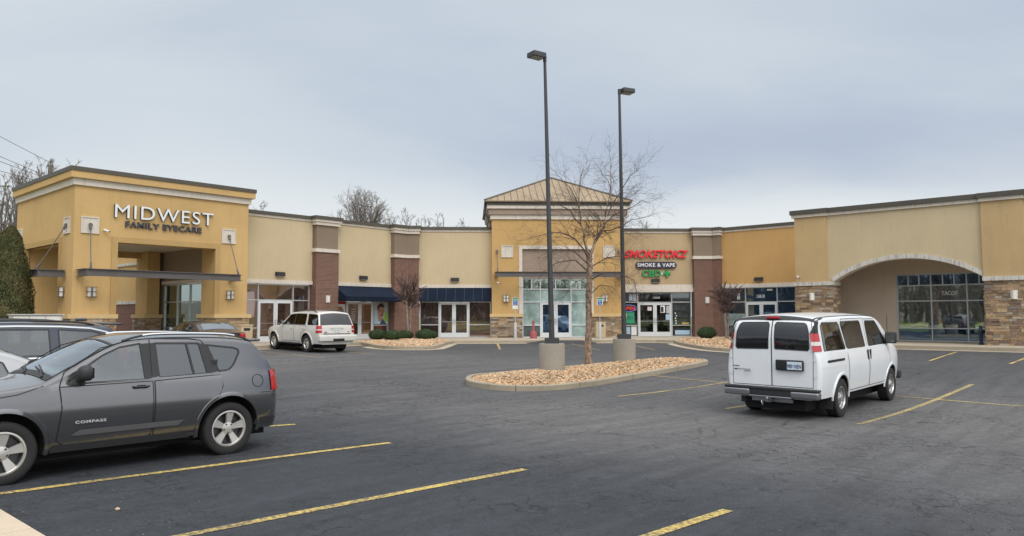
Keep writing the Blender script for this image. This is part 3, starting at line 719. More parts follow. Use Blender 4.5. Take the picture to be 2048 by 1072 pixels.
def sconce(fr, x, y, z, label, slim=False, side=None):
    t = thing('wall_sconce', fr, x, y, z, label, 'wall light', 'pale half round sconces' if slim else 'twin tube sconces on the ochre towers')
    # side: None faces -y ; 'l' faces -x
    def tr(mb):
        if side == 'l': mb.v = [(x+(v[1]-y), y-(v[0]-x), v[2]) for v in mb.v]
        return mb
    if slim:
        mb = MB(); n = 10; prof = [(x-.13+.26*i/n, y-.02-.13*math.sin(math.pi*i/n)) for i in range(n+1)]
        mb.prism([(x+.13, y), (x-.13, y)]+prof, z-.19, z+.19); tr(mb).build('shade', M['frost'], t, smooth=40)
        b = MB().box(x-.14, x+.14, y-.012, y, z-.2, z+.2); tr(b).build('back_plate', M['alu'], t)
    else:
        for k in (-1, 1):
            mb = MB(); mb.lathe([(.001, z-.21), (.075, z-.205), (.078, z), (.075, z+.205), (.001, z+.21)], x+k*.085, y-.1, 12); tr(mb).build('tube_shade', M['frost'], t, smooth=40)
        mb = MB()
        for zz_ in (-.215, 0, .2): mb.box(x-.2, x+.2, y-.2, y-.17, z+zz_, z+zz_+.02); mb.box(x-.2, x-.18, y-.17, y, z+zz_, z+zz_+.02); mb.box(x+.18, x+.2, y-.17, y, z+zz_, z+zz_+.02)
        mb.box(x-.012, x+.012, y-.195, y-.175, z-.21, z+.21); mb.box(x-.14, x+.14, y-.03, y-.001, z-.16, z+.16)
        tr(mb).build('cage', M['bronze'], t)
    return t
def camera_(fr, x, y, z, label):
    t = thing('security_camera', fr, x, y, z, label, 'camera', 'small security cameras')
    MB().tube([(x, y, z), (x, y-.06, z+.0), (x+.05, y-.12, z-.03)], .022, 6).build('bracket', M['frost'], t)
    MB().tube([(x+.0, y-.1, z-.0), (x+.16, y-.24, z-.07)], .045, 8).build('housing', M['frost'], t)
    MB().tube([(x+.16, y-.24, z-.07), (x+.18, y-.258, z-.079)], [.034, .03], 8).build('lens', M['black'], t)
def square(par, x, y, z, s=.36, side=False):
    mb = MB(); b = .05
    def bx(a0, a1, c0, c1, d0, d1):
        if side: mb.box(y-d0, y-d1, a0-0, a1, c0, c1) if False else mb.box(y-d1, y-d0, a0, a1, c0, c1)
        else: mb.box(a0, a1, y-d1, y-d0, c0, c1)
    bx(x-s, x+s, z+s-b, z+s, -.01, .055); bx(x-s, x+s, z-s, z-s+b, -.01, .055); bx(x-s, x-s+b, z-s+b, z+s-b, -.01, .053); bx(x+s-b, x+s, z-s+b, z+s-b, -.01, .053); bx(x-s+b, x+s-b, z-s+b, z+s-b, -.01, .025)
    mb.build('wall_panel', M['white'], par)

# ------------------------------------------------------------------ 1. corner porch tower (L frame)
t = thing('porch_tower', 'L', 15.1, 39, 0, 'tall ochre stucco corner porch tower with open arches and eyecare lettering', 'building')
X0, X1, Y0, Y1 = 11.09, 19.03, 35.0, 43.1
W1 = MB()      # piers above the stone, with the header ring
def pier(x0, x1, y0, y1, stone=True):
    W1.box(x0, x1, y0, y1, 1.47, 4.85)
    s = MB(); b = .07
    for k, (a, c, yy, ax) in enumerate(((x0-b, x1+b, y0-b, 'x'), (y0-b, y1+b, x0-b, 'l'), (y0-b, y1+b, x1+b, 'r'))): stones(s, a, c, yy+(0 if k == 0 else 0), 0, 1.28, hash((round(x0), round(y0), k)) % 999, ax)
    s.box(x0-b+.005, x1+b-.005, y0-b+.005, y1+b-.005, 0, 1.28, 0, (.12, .09, .065, 1))
    s.build('stone_base', M['stone'], t)
    MB().box(x0-.16, x1+.16, y0-.16, y1+.16, 1.28, 1.47).build('base_cap', M['tanbase'], t)
pier(X0, 12.75, Y0, 36.6); pier(17.45, X1, Y0, 36.6); pier(X0, 12.75, 41.5, Y1); pier(16.85, 17.5, 41.6, Y1)
W1.box(X0, X1, Y0, Y0+.5, 4.85, 7.4); W1.box(X0, X0+.5, Y0+.5, Y1, 4.85, 7.4); W1.box(X0+.5, X1, Y1-.5, Y1, 4.85, 7.4); W1.box(X1-.5, X1, Y0+.5, Y1-.5, 4.85, 7.4)
W1.box(12.75, 17.45, Y0, Y0+.5, 4.63, 4.85); W1.box(X0, X0+.5, 36.6, 41.5, 4.6, 4.85); W1.box(12.75, 16.85, Y1-.5, Y1, 4.55, 4.85)
W1.build('wall', M['yellow'], t)
MB().box(X0+.5, X1-.5, Y0+.5, Y1-.5, 4.86, 5.0).build('ceiling', M['soffit'], t)
MB().box(X0+.1, X1-.1, Y0+.1, Y1-.1, 7.2, 7.3).build('roof', M['flatroof'], t)
# trims round the openings
mb = MB(); mb.box(12.61, 12.86, Y0-.05, Y0+.12, 1.47, 4.88); mb.box(17.33, 17.56, Y0-.05, Y0+.12, 1.47, 4.88); mb.box(12.86, 17.33, Y0-.05, Y0+.12, 4.63, 4.88)
mb.build('opening_trim', M['trim'], t); mb = MB(); mb.box(X0-.05, X0+.12, 36.45, 36.7, 1.47, 4.85); mb.box(X0-.05, X0+.12, 41.4, 41.65, 1.47, 4.85); mb.box(X0-.05, X0+.12, 36.7, 41.4, 4.6, 4.85)
mb.build('opening_trim', M['trim'], t)
path = [(X0, Y1), (X0, Y0), (X1, Y0), (X1, Y1)]
mb = MB(); band(mb, path, 6.98, 7.27, .10); mb.build('cornice_band', M['white'], t)
mb = MB(); band(mb, path, 7.27, 7.56, .24); mb.build('cornice_band', M['yellow'], t)
mb = MB(); band(mb, path, 7.56, 7.74, .28, .4); mb.build('coping', M['bronze'], t)
square(t, 11.71, Y0, 5.30); square(t, 18.0, Y0, 5.29); square(t, 35.8, X0, 5.30, side=True); square(t, 42.5, X0, 5.30, side=True)
# window wall on the shop side of the porch
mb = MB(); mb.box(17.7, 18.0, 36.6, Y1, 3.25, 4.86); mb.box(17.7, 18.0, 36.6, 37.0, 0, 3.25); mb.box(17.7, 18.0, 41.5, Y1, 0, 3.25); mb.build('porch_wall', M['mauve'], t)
MB().box(17.6, 17.75, 36.6, 41.6, 3.08, 3.25).build('sill_band', M['white'], t)
sf = MB(); pan = []
for yy in (37.0, 38.45, 39.9, 41.44): sf.box(17.72, 17.8, yy, yy+.06, .0, 3.07)
for zz_ in (0, .72, 2.1, 3.01): sf.box(17.725, 17.795, 37.06, 41.44, zz_, zz_+.06)
sf.build('window_frame', M['alu'], t)
for ya, yb in ((37.06, 38.45), (38.51, 39.9), (39.96, 41.44)):
    for za, zb in ((.06, .72), (.78, 2.1), (2.16, 3.01)): MB().box(17.78, 17.79, ya, yb, za, zb).build('window_pane', M['glassgreen'], t)
# beams hung on rods
def hung_beam(fr, pts, rods, zb, h, wall_y, label, posts=()):
    b = thing('canopy_beam', fr, pts[0][0], pts[0][1], zb, label, 'canopy beam', 'steel beams hung on rods')
    mb = MB(); f = .10
    for (x0, y0), (x1, y1) in zip(pts, pts[1:]):
        d = Vector((x1-x0, y1-y0)).normalized(); n = Vector((d.y, -d.x))
        def q(p, k): return (p[0]+n.x*k, p[1]+n.y*k)
        A, B = (x0, y0), (x1, y1)
        for k0, k1, za, zc in ((-f, f, 0, .03), (-f, f, h-.03, h), (-.015, .015, .03, h-.03)):
            mb.prism([q(A, k1), q(B, k1), q(B, k0), q(A, k0)], zb+za, zb+zc)
    mb.build('steel_beam', M['steel'], b)
    for (x, y), (wx, wy, wz) in rods:
        r = MB(); a = Vector((wx, wy, wz)); e = Vector((x, y, zb+h)); d = (e-a).normalized()
        r.tube([a+d*.12, e-d*.18], .022, 6); r.tube([a, a+d*.2], .055, 8); r.tube([e-d*.28, e-d*.02], .045, 8); r.tube([a-(Vector((0, .03, 0))), a+Vector((0, -.02, 0))], .09, 8)
        r.box(x-.03, x+.03, y-.03, y+.03, zb+h-.02, zb+h+.08)
        r.build('tie_rod', M['steel'], b)
    return b
YB = 33.95
hung_beam('L', [(11.3, Y0-.05), (11.3, YB), (18.1, YB), (18.1, Y0-.05)], [((11.45, YB), (11.71, Y0-.06, 5.3)), ((18.0, YB), (18.0, Y0-.06, 5.29))], 3.06, .31, Y0, 'long grey steel beam hung on two rods across the eyecare porch')
hung_beam('L', [(X0-.05, 35.85), (10.05, 35.85), (10.05, 42.3), (X0-.05, 42.3)], [((10.05, 36.1), (X0-.06, 35.8, 5.3)), ((10.05, 42.2), (X0-.06, 42.5, 5.3))], 3.06, .31, X0, 'grey steel beam on the left side of the eyecare porch, half behind the evergreen')
sconce('L', 11.83, Y0, 2.42, 'twin tube sconce on the porch tower pier, right of its near corner'); sconce('L', 18.1, Y0, 2.40, 'twin tube sconce on the porch tower pier beside the 13600 windows')
sconce('L', X0, 36.05, 2.43, 'twin tube sconce on the shaded left side of the porch tower', side='l')
camera_('L', 12.25, Y0, 5.13, 'small white security camera left of the eyecare lettering')
# lettering
s = thing('shop_sign', 'L', 14.9, Y0, 5.4, 'white MIDWEST over dark FAMILY EYECARE letters on the ochre tower', 'sign')
def letters(par, fr, txt, x0, x1, y, z0, h, face, edge, name, dep=.09, offset=.012, shear=0, space=1, bold=0):
    "raised letters fitted between x0 and x1"
    a = MB().text(txt, 0, y, z0, 1, .01, offset, shear, 'LEFT', space); xa, xb = min(v[0] for v in a.v), max(v[0] for v in a.v); za, zb = min(v[2] for v in a.v), max(v[2] for v in a.v)
    sz = h/(zb-za); sx = (x1-x0)/((xb-xa)*sz)
    a = MB().text(txt, 0, y-dep/2, z0, sz, dep/2, offset*sz, shear, 'LEFT', space, sx=sx)
    dx = x0-min(v[0] for v in a.v); dz = z0-min(v[2] for v in a.v)
    a.v = [(v[0]+dx, v[1], v[2]+dz) for v in a.v]
    yf = min(v[1] for v in a.v)
    for i, f in enumerate(a.f): a.mi[i] = 0 if all(abs(a.v[k][1]-yf) < 1e-4 for k in f) else 1
    return a.build(name, [face, edge], par)
letters(s, 'L', 'MIDWEST', 12.66, 17.14, Y0, 5.72, .60, M['letter_white'], M['letter_dark'], 'lettering', .14, 0, space=1.12)
letters(s, 'L', 'FAMILY EYECARE', 13.14, 16.6, Y0, 5.33, .27, M['letter_dark'], M['letter_dark'], 'lettering', .10, .018, space=1.08)

# ------------------------------------------------------------------ 2. left wing shops
YL = 36.19
CT = 6.62     # underside of the white cornice band
u1, u2 = 30.55, None
def shop(name, fr, x0, x1, y, wall, label, sill=(3.10, 3.30), deep=9, hole=None, zt=3.08):
    t = thing(name, fr, (x0+x1)/2, y, 0, label, 'shop', 'shops of the strip')
    mb = MB(); mb.box(x0, x1, y, y+.3, sill[1]-.02, 6.9); mb.build('wall', wall, t)
    mb = MB(); mb.box(x0, x1, y+.35, y+deep, 6.35, 6.5); mb.build('roof', M['flatroof'], t)
    mb = MB(); mb.box(x0+.002, x1-.002, y-.07, y+.25, sill[0], sill[1]); mb.build('sill_band', M['white'], t)
    return t
def back_room(t, x0, x1, y, deep, zt=3.3, m_='taupe'):
    mb = MB(); mb.box(x0, x1, y+deep, y+deep+.1, 0, zt); mb.box(x0-.05, x0, y+.12, y+deep, 0, zt); mb.box(x1, x1+.05, y+.12, y+deep, 0, zt); mb.box(x0, x1, y+.12, y+deep, zt, zt+.1); mb.box(x0, x1, y+.12, y+deep, .002, .02)
    return mb.build('interior', M[m_], t)
# 13600
t = shop('shop_unit', 'L', 19.03, 23.55, YL, M['cream'], 'cream stucco shop unit 13600 between the porch tower and the first brick pillar')
storefront(t, 19.1, 23.5, YL+.12, [20.38, 22.46], [.75, 2.22], (20.38, 22.46, 2.2), 3.08, 'glass', dep=.12)
cornice(t, [(19.03, YL), (23.55, YL)], CT)
MB().text('13600', 21.42, YL+.185, 2.52, .26, .003, 0).build('house_number', M['bronze'], t)
wall_pack('L', 21.53, YL, 3.6, 'dark wall light above the 13600 doors')
def brick_half(par, poly, z=4.93, taupe_to=6.44, off=0):
    x = [p[0] for p in poly]; 
    mb = MB(); mb.prism(poly, 0, 2.98); mb.prism(poly, 3.20, 4.93); mb.build('brick_pier', M['brick'], par)
    mb = MB(); q = [Vector(p) for p in offset_poly(poly, .006)]; mb.prism([(p.x, p.y) for p in q], 2.98, 3.20); mb.build('soldier_course', M['soldier'], par)
    q = offset_poly(poly, -.07); MB().prism([(p.x, p.y) for p in q], 4.93, 5.12).build('pier_cap', M['white'], par)
    q = offset_poly(poly, .04); MB().prism([(p.x, p.y) for p in q], 5.12, 6.62).build('upper_pier', M['taupe'], par)
p1 = thing('brick_pillar', 'L', 24.3, YL, 0, 'red brick pillar with taupe top, left one beside the 13600 doors', 'pillar', 'brick pillars along the shop front')
xa, xb, yp = 23.55, 25.04, YL-.38
brick_half(p1, [(xa, yp), (xb, yp), (xb, YL+.3), (xa, YL+.3)])
for z0_, z1_, off, mm in ((6.44, 6.62, .06, 'white'), (6.62, 6.76, .12, 'white'), (6.76, 6.94, .18, 'bronze')):
    MB().box(xa-off, xb+off, yp-off, YL+.2, z0_, z1_).build('pier_cornice', M[mm], p1)
sconce('L', 24.35, yp, 2.31, 'pale half round sconce on the brick pillar behind the white SUV', slim=True)
# eye clinic unit
t = shop('shop_unit', 'L', 25.04, 29.1, YL, M['cream'], 'cream stucco clinic unit with sloped navy awning and portrait posters')
storefront(t, 25.1, 29.05, YL+.12, [25.95, 27.9], [.80, 2.22], (25.95, 27.9, 2.2), 3.08, 'glass', dep=.12)
cornice(t, [(25.04, YL), (29.1, YL)], CT)
awning('L', 25.06, 29.16, YL-.02, 3.1, 2.46, 2.22, 1.05, 'navy sloped awning over the clinic doors with the posters')
wall_pack('L', 27.0, YL, 3.6, 'dark wall light above the sloped navy awning')
def poster(par, name, x0, x1, z0, z1, y, shapes, label=None):
    p = MB(); p.box(x0, x1, y-.004, y, z0, z1); pm = ['posterback']; o = MB(); 
    mats = [M['posterback']]; W_, H_ = x1-x0, z1-z0; d = .005
    for mm, pts in shapes:
        if M[mm] not in mats: mats.append(M[mm])
        P = [(x0+a*W_, z0+b*H_) for a, b in pts]; p.plate(P, y-.004-d, y-.003-d*.2, mats.index(M[mm])); d += .002
    ob = p.build(name, mats, par)
    if label: ob['label'] = label
    return ob
def ell(cx, cz, rx, rz, n=16): return [(cx+rx*math.cos(2*math.pi*i/n), cz+rz*math.sin(2*math.pi*i/n)) for i in range(n)]
yp_ = YL+.185
poster(t, 'poster', 27.99, 29.0, .87, 2.18, yp_, [('skyblue', [(0, 0), (1, 0), (1, .5), (0, .62)]), ('leafgreen', [(.62, .12), (1, .1), (1, .62), (.8, .5)]), ('skyblue', [(.02, 0), (.75, 0), (.62, .22), (.3, .34), (.05, .42)]), ('navycloth', [(.45, 0), (.95, 0), (.62, .26), (.52, .2)]),
    ('skin', [(.33, .12), (.55, .15), (.66, .35), (.42, .42), (.26, .36)]), ('skin', ell(.50, .58, .25, .30)), ('hair', [(.26, .62), (.25, .80), (.36, .92), (.58, .96), (.74, .86), (.76, .72), (.62, .80), (.40, .78), (.32, .66)]), ('hair', ell(.57, .41, .09, .035)),
    ('black', [(.36, .66), (.54, .62), (.54, .60), (.36, .64)]), ('black', [(.58, .62), (.80, .57), (.80, .55), (.58, .60)]), ('black', ell(.46, .60, .09, .055)), ('skin', ell(.46, .60, .075, .042)), ('black', ell(.66, .575, .08, .055)), ('skin', ell(.66, .575, .065, .042))], 'portrait poster of a dark haired man in glasses')
poster(t, 'poster', 25.16, 25.9, .87, 2.05, yp_, [('paper', [(0, 0), (1, 0), (1, 1), (0, 1)]), ('blonde', ell(.55, .50, .38, .38)), ('skin', ell(.50, .42, .30, .32)), ('blonde', [(.2, .62), (.35, .86), (.7, .88), (.86, .6), (.7, .72), (.4, .70)])], 'portrait poster of a woman with tied back light hair')
MB().box(25.12, 25.93, YL+.178, YL+.184, 2.06, 2.2).build('poster_header', M['redlens'], t)
# hours lettering on the door
hb = MB(); hb.text('HOURS', 26.42, YL+.10, 1.72, .09, .002)
for i, l_ in enumerate(('MON 8-5', 'TUE 8-5', 'WED 8-6', 'THU 8-6', 'FRI 8-4')): hb.text(l_, 26.42, YL+.10, 1.58-.12*i, .08, .002)
hb.build('hours_lettering', M['letter_white'], t)
# 2nd pillar, bent at the corner (two mitred halves)
CV = 47.0     # third unit plane
CV2 = 47.4    # smoke shop plane
bu = CV-YL*S2                 # bend in u
bx = (bu+CV)/S2
p2 = thing('brick_pillar', 'L', bx, YL, 0, 'red brick pillar with taupe top, bent at the corner behind the pruned tree', 'pillar', 'brick pillars along the shop front')
def mitre(frA, yA, frB, yB):
    "intersection of the line y=yA of frame A with y=yB of frame B, in world"
    a = ANG[frA]; b = ANG[frB]; na = Vector((-math.sin(a), math.cos(a))); nb = Vector((-math.sin(b), math.cos(b)))
    D = na.x*nb.y-na.y*nb.x; return Vector(((yA*nb.y-yB*na.y)/D, (na.x*yB-nb.x*yA)/D))
def halves(par, frA, yA, xA, frB, yB, xB, zlist):
    "bent prism: path xA(frame A) -> mitre -> xB (frame B); all vertices expressed in frame A"
    for z0_, z1_, off, mm, nm in zlist:
        oa, ob = yA-off, yB-off; mo = mitre(frA, oa, frB, ob); mi_ = mitre(frA, yA+.3, frB, yB+.3)
        e = off if nm in ('pier_cornice', 'pier_cap') else 0
        e -= .38 if nm in ('pier_cornice', 'pier_cap') else 0
        A0, A1 = fw(frA, xA-e, oa), fw(frA, xA-e, yA+.3); B0, B1 = fw(frB, xB+e, ob), fw(frB, xB+e, yB+.3)
        P = [tofr(frA, (p[0], p[1])) for p in (A0, mo, mi_, A1)]; MB().prism(P, z0_, z1_).build(nm, M[mm], par)
        P = [tofr(frB, (p[0], p[1])) for p in (mo, B0, B1, mi_)]; og = ORG[par.name]; ow = fw(frA, og[0], og[1]); ob_ = tofr(frB, (ow.x, ow.y))
        o = MB().prism(P, z0_, z1_).build(nm, M[mm], par, (ob_[0], ob_[1], og[2])); o.rotation_euler = (0, 0, ANG[frB]-ANG[frA])
ZL = ((0, 2.98, .38, 'brick', 'brick_pier'), (2.98, 3.20, .374, 'soldier', 'soldier_course'), (3.20, 4.93, .38, 'brick', 'brick_pier'), (4.93, 5.12, .45, 'white', 'pier_cap'), (5.12, 6.5, .34, 'taupe', 'upper_pier'), (6.44, 6.62, .44, 'white', 'pier_cornice'), (6.62, 6.76, .50, 'white', 'pier_cornice'), (6.76, 6.94, .56, 'bronze', 'pier_cornice'))
halves(p2, 'L', YL, 29.1, 'C', CV, -3.36, ZL)
# unit with flat navy awning
t = shop('shop_unit', 'C', -3.36, 1.18, CV, M['cream'], 'cream stucco shop unit with flat navy panel awning left of the centre tower')
storefront(t, -3.30, 1.14, CV+.12, [-2.12, -.22], [.80, 2.22], (-2.12, -.22, 2.2), 3.08, 'glass', dep=.12)
cornice(t, [(-3.36, CV), (1.18, CV)], CT)
wall_pack('C', -1.12, CV, 3.6, 'dark wall light above the flat navy awning')
a = thing('awning', 'C', -1.1, CV, 2.25, 'flat panelled navy awning against the wall left of the centre tower', 'awning', 'blue awnings')
mb = MB(); mb.add([(-3.34, CV-.06, 3.12), (1.16, CV-.06, 3.12), (1.16, CV-.30, 2.27), (-3.34, CV-.30, 2.27), (-3.34, CV-.02, 2.27), (1.16, CV-.02, 2.27), (-3.34, CV-.02, 3.12), (1.16, CV-.02, 3.12)], [(3, 2, 1, 0), (4, 5, 2, 3), (6, 4, 3, 0), (1, 2, 5, 7), (0, 1, 7, 6)]); mb.build('canopy', M['navy'], a)
sm_ = MB()
for i in range(1, 8):
    x = -3.34+4.5*i/8; sm_.add([(x-.008, CV-.064, 3.12), (x+.008, CV-.064, 3.12), (x+.008, CV-.304, 2.28), (x-.008, CV-.304, 2.28)], [(3, 2, 1, 0)])
sm_.build('seam', M['seamblue'], a)

# ------------------------------------------------------------------ 3. centre tower
TX0, TX1, TY = 1.18, 9.45, 46.35
t = thing('centre_tower', 'C', 5.3, TY, 0, 'ochre stucco centre tower with tan hipped metal roof behind the birch', 'building')
mb = MB(); OX0, OX1 = 3.07, 7.30
mb.box(TX0, OX0-.2, TY, TY+.5, 1.47, 7.4); mb.box(OX1+.2, TX1, TY, TY+.5, 1.47, 7.4); mb.box(OX0-.2, OX1+.2, TY, TY+.5, 5.69, 7.4)
mb.box(TX0, TX0+.3, TY+.5, TY+8.3, 0, 7.4); mb.box(TX1-.3, TX1, TY+.5, TY+8.3, 0, 7.4); mb.box(TX0+.3, TX1-.3, TY+8, TY+8.3, 0, 7.4); mb.build('wall', M['yellow3'], t)
mb = MB(); mb.box(OX0-.21, OX0, TY-.04, TY+.3, 1.47, 5.70); mb.box(OX1, OX1+.21, TY-.04, TY+.3, 1.47, 5.70); mb.box(OX0, OX1, TY-.04, TY+.3, 5.49, 5.70); mb.build('opening_trim', M['white'], t)
MB().box(OX0, OX1, TY+.12, TY+.3, 3.68, 5.49).build('panel', M['mauve'], t)
for a, b in ((TX0-.05, OX0), (OX1, TX1+.05)):
    s_ = MB(); stones(s_, a, b, TY-.03, 0, 1.28, int(a*10)); s_.box(a+.01, b-.01, TY-.03, TY+.4, 0, 1.28, 0, (.12, .09, .065, 1)); 
    s_.build('stone_base', M['stone'], t); MB().box(a-.07, b+.05, TY-.13, TY+.35, 1.28, 1.47).build('base_cap', M['tanbase'], t)
gm = lambda i, k, n: 'glassgreen' if k == n-1 else ('blindlow' if (k == 0 and i == 0) else 'blind')
storefront(t, OX0+.01, OX1-.01, TY+.16, [4.20, 6.12], [.76, 2.2, 3.0], (4.20, 6.12, 2.18), 3.67, 'blind', dep=.12, door_g='glassblue', topsplit=2, gmap=gm, fr='aludoor')
square(t, 2.13, TY, 5.33, .37); square(t, 8.5, TY, 5.33, .37)
path = [(TX0, TY+8.3), (TX0, TY), (TX1, TY), (TX1, TY+8.3)]
for z0_, z1_, off, mm, nm in ((7.34, 7.62, .10, 'white', 'cornice_band'), (7.62, 7.98, .20, 'mauve', 'cornice_band'), (7.98, 8.18, .30, 'white', 'cornice_band'), (8.18, 8.36, .33, 'bronze', 'fascia'), (8.36, 8.46, .46, 'bronze', 'gutter')):
    mb = MB(); band(mb, path, z0_, z1_, off, .3 if off < .7 else .0); mb.build(nm, M[mm], t)
MB().box(TX0-.3, TX1+.3, TY-.3, TY+8.5, 8.2, 8.22).build('soffit', M['bronze'], t)
ez = 8.46; E_ = .47; ax, ay, az = 5.31, TY+4.15, 10.72
mb = MB(); c4 = [(TX0-E_, TY-E_), (TX1+E_, TY-E_), (TX1+E_, TY+8.3+E_), (TX0-E_, TY+8.3+E_)]
mb.add([(*c, ez) for c in c4]+[(*c, ez-.05) for c in c4]+[(ax, ay, az)], [(0, 1, 8), (1, 2, 8), (2, 3, 8), (3, 0, 8), (4, 5, 1, 0), (5, 6, 2, 1), (6, 7, 3, 2), (7, 4, 0, 3), (7, 6, 5, 4)]); rf = mb.build('roof', M['roof'], t)
mb = MB()
for c in c4: mb.tube([(*c, ez+.02), (ax, ay, az+.02)], .06, 4)
mb.build('hip_cap', M['bronze'], rf)
mb = MB(); n = 22; wd = (TX1-TX0)+2*E_
for i in range(1, n):     # standing seams on the front and both sides
    k = i/n; x = TX0-E_+wd*k; h = 1-abs(2*k-1); dpt = 4.15+E_
    p, q = Vector((x, TY-E_, ez)), Vector((x, TY-E_+dpt*h, ez+(az-ez)*h)); mb.tube([p+Vector((0, 0, .02)), q+Vector((0, 0, .02))], .017, 4)
    y = TY-E_+(8.3+2*E_)*k; wx = wd/2
    for sx, x0_ in ((1, TX0-E_), (-1, TX1+E_)): mb.tube([(x0_, y, ez+.02), (x0_+sx*wx*h, y, ez+(az-ez)*h+.02)], .017, 4)
mb.build('standing_seam', M['steel'], rf)
mb = MB(); mb.tube([(TX0-.42, TY+.3, 8.38), (TX0-.40, TY+.3, 7.75), (TX0-.12, TY+.3, 7.2), (TX0-.07, TY+.3, 6.9)], .05, 8); mb.build('downspout', M['steel'], t)
hung_beam('C', [(1.45, TY-.05), (1.45, 45.3), (9.2, 45.3), (9.2, TY-.05)], [((1.5, 45.3), (1.5, TY-.04, 5.35)), ((9.1, 45.3), (9.1, TY-.04, 5.35))], 3.70, .32, TY, 'grey steel beam hung on rods across the centre tower')
sconce('C', 2.05, TY, 2.42, 'twin tube sconce left of the centre tower windows'); sconce('C', 8.2, TY, 2.42, 'twin tube sconce right of the centre tower windows, above the beige bin')
camera_('C', 1.52, TY, 3.4, 'small white security camera at the left end of the centre tower beam')

# ------------------------------------------------------------------ 4. smoke shop
bu2 = YR = None
YR = 44.43
bR = mitre('C', CV2, 'R', YR); bRc = tofr('C', bR); bRr = tofr('R', bR)
t = shop('shop_unit', 'C', 9.45, 14.08, CV2, M['sand'], 'sand stucco smoke shop unit with posters and neon in its windows', (3.10, 3.32))
MB().box(9.47, 14.2, CV2-.16, CV2+.2, 2.84, 3.10).build('lintel', M['white'], t)
storefront(t, 9.5, 14.0, CV2+.14, [10.55, 12.75], [.72, 2.2], (10.55, 12.75, 2.16), 2.84, 'shopglass', dep=.12)
cornice(t, [(9.45, CV2), (14.08, CV2)], CT)
MB().text('13608', 11.75, CV2+.20, 2.42, .20, .003).build('house_number', M['letter_white'], t)
wall_pack('C', 11.66, CV2, 3.55, 'dark wall light under the green CBD letters')
back_room(t, 9.52, 13.98, CV2+.1, 3.2, 3.0, 'taupe')
# stock on the shelves
rnd = random.Random(5); cols6 = ['tealbox', 'signblue', 'paper', 'letter_red', 'beige', 'signgreen', 'skyblue', 'galv', 'ypaint']
for sx0, sx1, yy in ((9.7, 10.5, CV2+.5), (12.85, 13.9, CV2+.5), (10.8, 12.6, CV2+2.6)):
    sh = MB()
    for zz_ in (.35, .8, 1.25, 1.7): sh.box(sx0, sx1, yy, yy+.35, zz_, zz_+.03)
    sh.build('shelf', M['alu'], t); mats = [M[c] for c in cols6]; st = MB()
    for zz_ in (.38, .83, 1.28, 1.73):
        x = sx0+.02
        while x < sx1-.12:
            w_ = rnd.uniform(.05, .14); st.box(x, x+w_, yy+.04, yy+.2, zz_, zz_+rnd.uniform(.08, .3), rnd.randrange(len(mats))); x += w_+rnd.uniform(.01, .06)
    o = st.build('shop_stock', mats, t); o['kind'] = 'stuff'
def sheet(par, x0, x1, z0, z1, y, mm, name='poster', txt=None, tm='letter_dark', sz=.1):
    p = MB(); p.box(x0, x1, y-.004, y, z0, z1); mats = [M[mm]]
    if txt:
        mats.append(M[tm]); lines = txt.split('|'); h = (z1-z0)/(len(lines)+.3)
        for i, l_ in enumerate(lines): p.text(l_, (x0+x1)/2, y-.005, z1-h*(i+.85), sz, .002, mi=1)
    return p.build(name, mats, par)
yg = CV2+.205
sheet(t, 9.62, 9.95, 2.28, 2.75, yg, 'navyboard'); sheet(t, 10.0, 10.22, 2.3, 2.7, yg, 'skyblue'); sheet(t, 10.25, 10.48, 2.28, 2.72, yg, 'galv')
sheet(t, 9.58, 10.32, .85, 1.55, yg-.03, 'tealbox', 'window_sign', 'CBD', 'darkplastic', .28)
sheet(t, 9.62, 10.05, .12, .62, yg, 'skyblue'); sheet(t, 10.12, 10.46, .1, .66, yg, 'paper')
sheet(t, 12.95, 13.9, .12, .4, yg, 'skyblue'); sheet(t, 13.4, 13.86, .78, .9, yg, 'ypaint')
sheet(t, 11.17, 11.43, 1.66, 1.90, CV2+.14, 'paper', 'notice', 'VAPE|SHOP', 'letter_red', .09); sheet(t, 12.0, 12.3, 1.52, 1.98, CV2+.14, 'paper', 'poster'); sheet(t, 12.02, 12.2, 1.56, 1.9, CV2+.135, 'navyboard'); sheet(t, 12.38, 12.6, 1.48, 1.96, CV2+.14, 'galv', 'notice'); sheet(t, 12.34, 12.6, 1.06, 1.42, CV2+.14, 'skyblue', 'notice')
dec = MB(); 
rnd = random.Random(9)
for k in range(5): dec.plate(ell(13.02+rnd.uniform(-.04, .04), .85+.16*k, .045, .05, 8), yg-.004, yg-.001)
dec.build('sticker', M['paper'], t)
# neon OPEN
def emis(name, c, s):
    m_ = mat(name, c, .5); b = m_.node_tree.nodes['Principled BSDF']; b.inputs['Emission Color'].default_value = (*c, 1); b.inputs['Emission Strength'].default_value = s; return m_
M['neonred'] = emis('neon_red', (.9, .06, .06), .55); M['neonblue'] = emis('neon_blue', (.25, .35, .9), .35)
n_ = thing('neon_open_sign', 'C', 9.98, yg, 1.75, 'red neon OPEN sign in an oval, in the smoke shop window', 'sign')
letters(n_, 'C', 'OPEN', 9.62, 10.34, yg-.03, 1.70, .22, M['neonred'], M['neonred'], 'lettering', .02, -.01)
pts = [(9.98+.47*math.cos(a*math.pi/12), yg-.04, 1.81+.21*math.sin(a*math.pi/12)) for a in range(25)]
MB().tube(pts, .012, 5).build('neon_tube', M['neonblue'], n_)
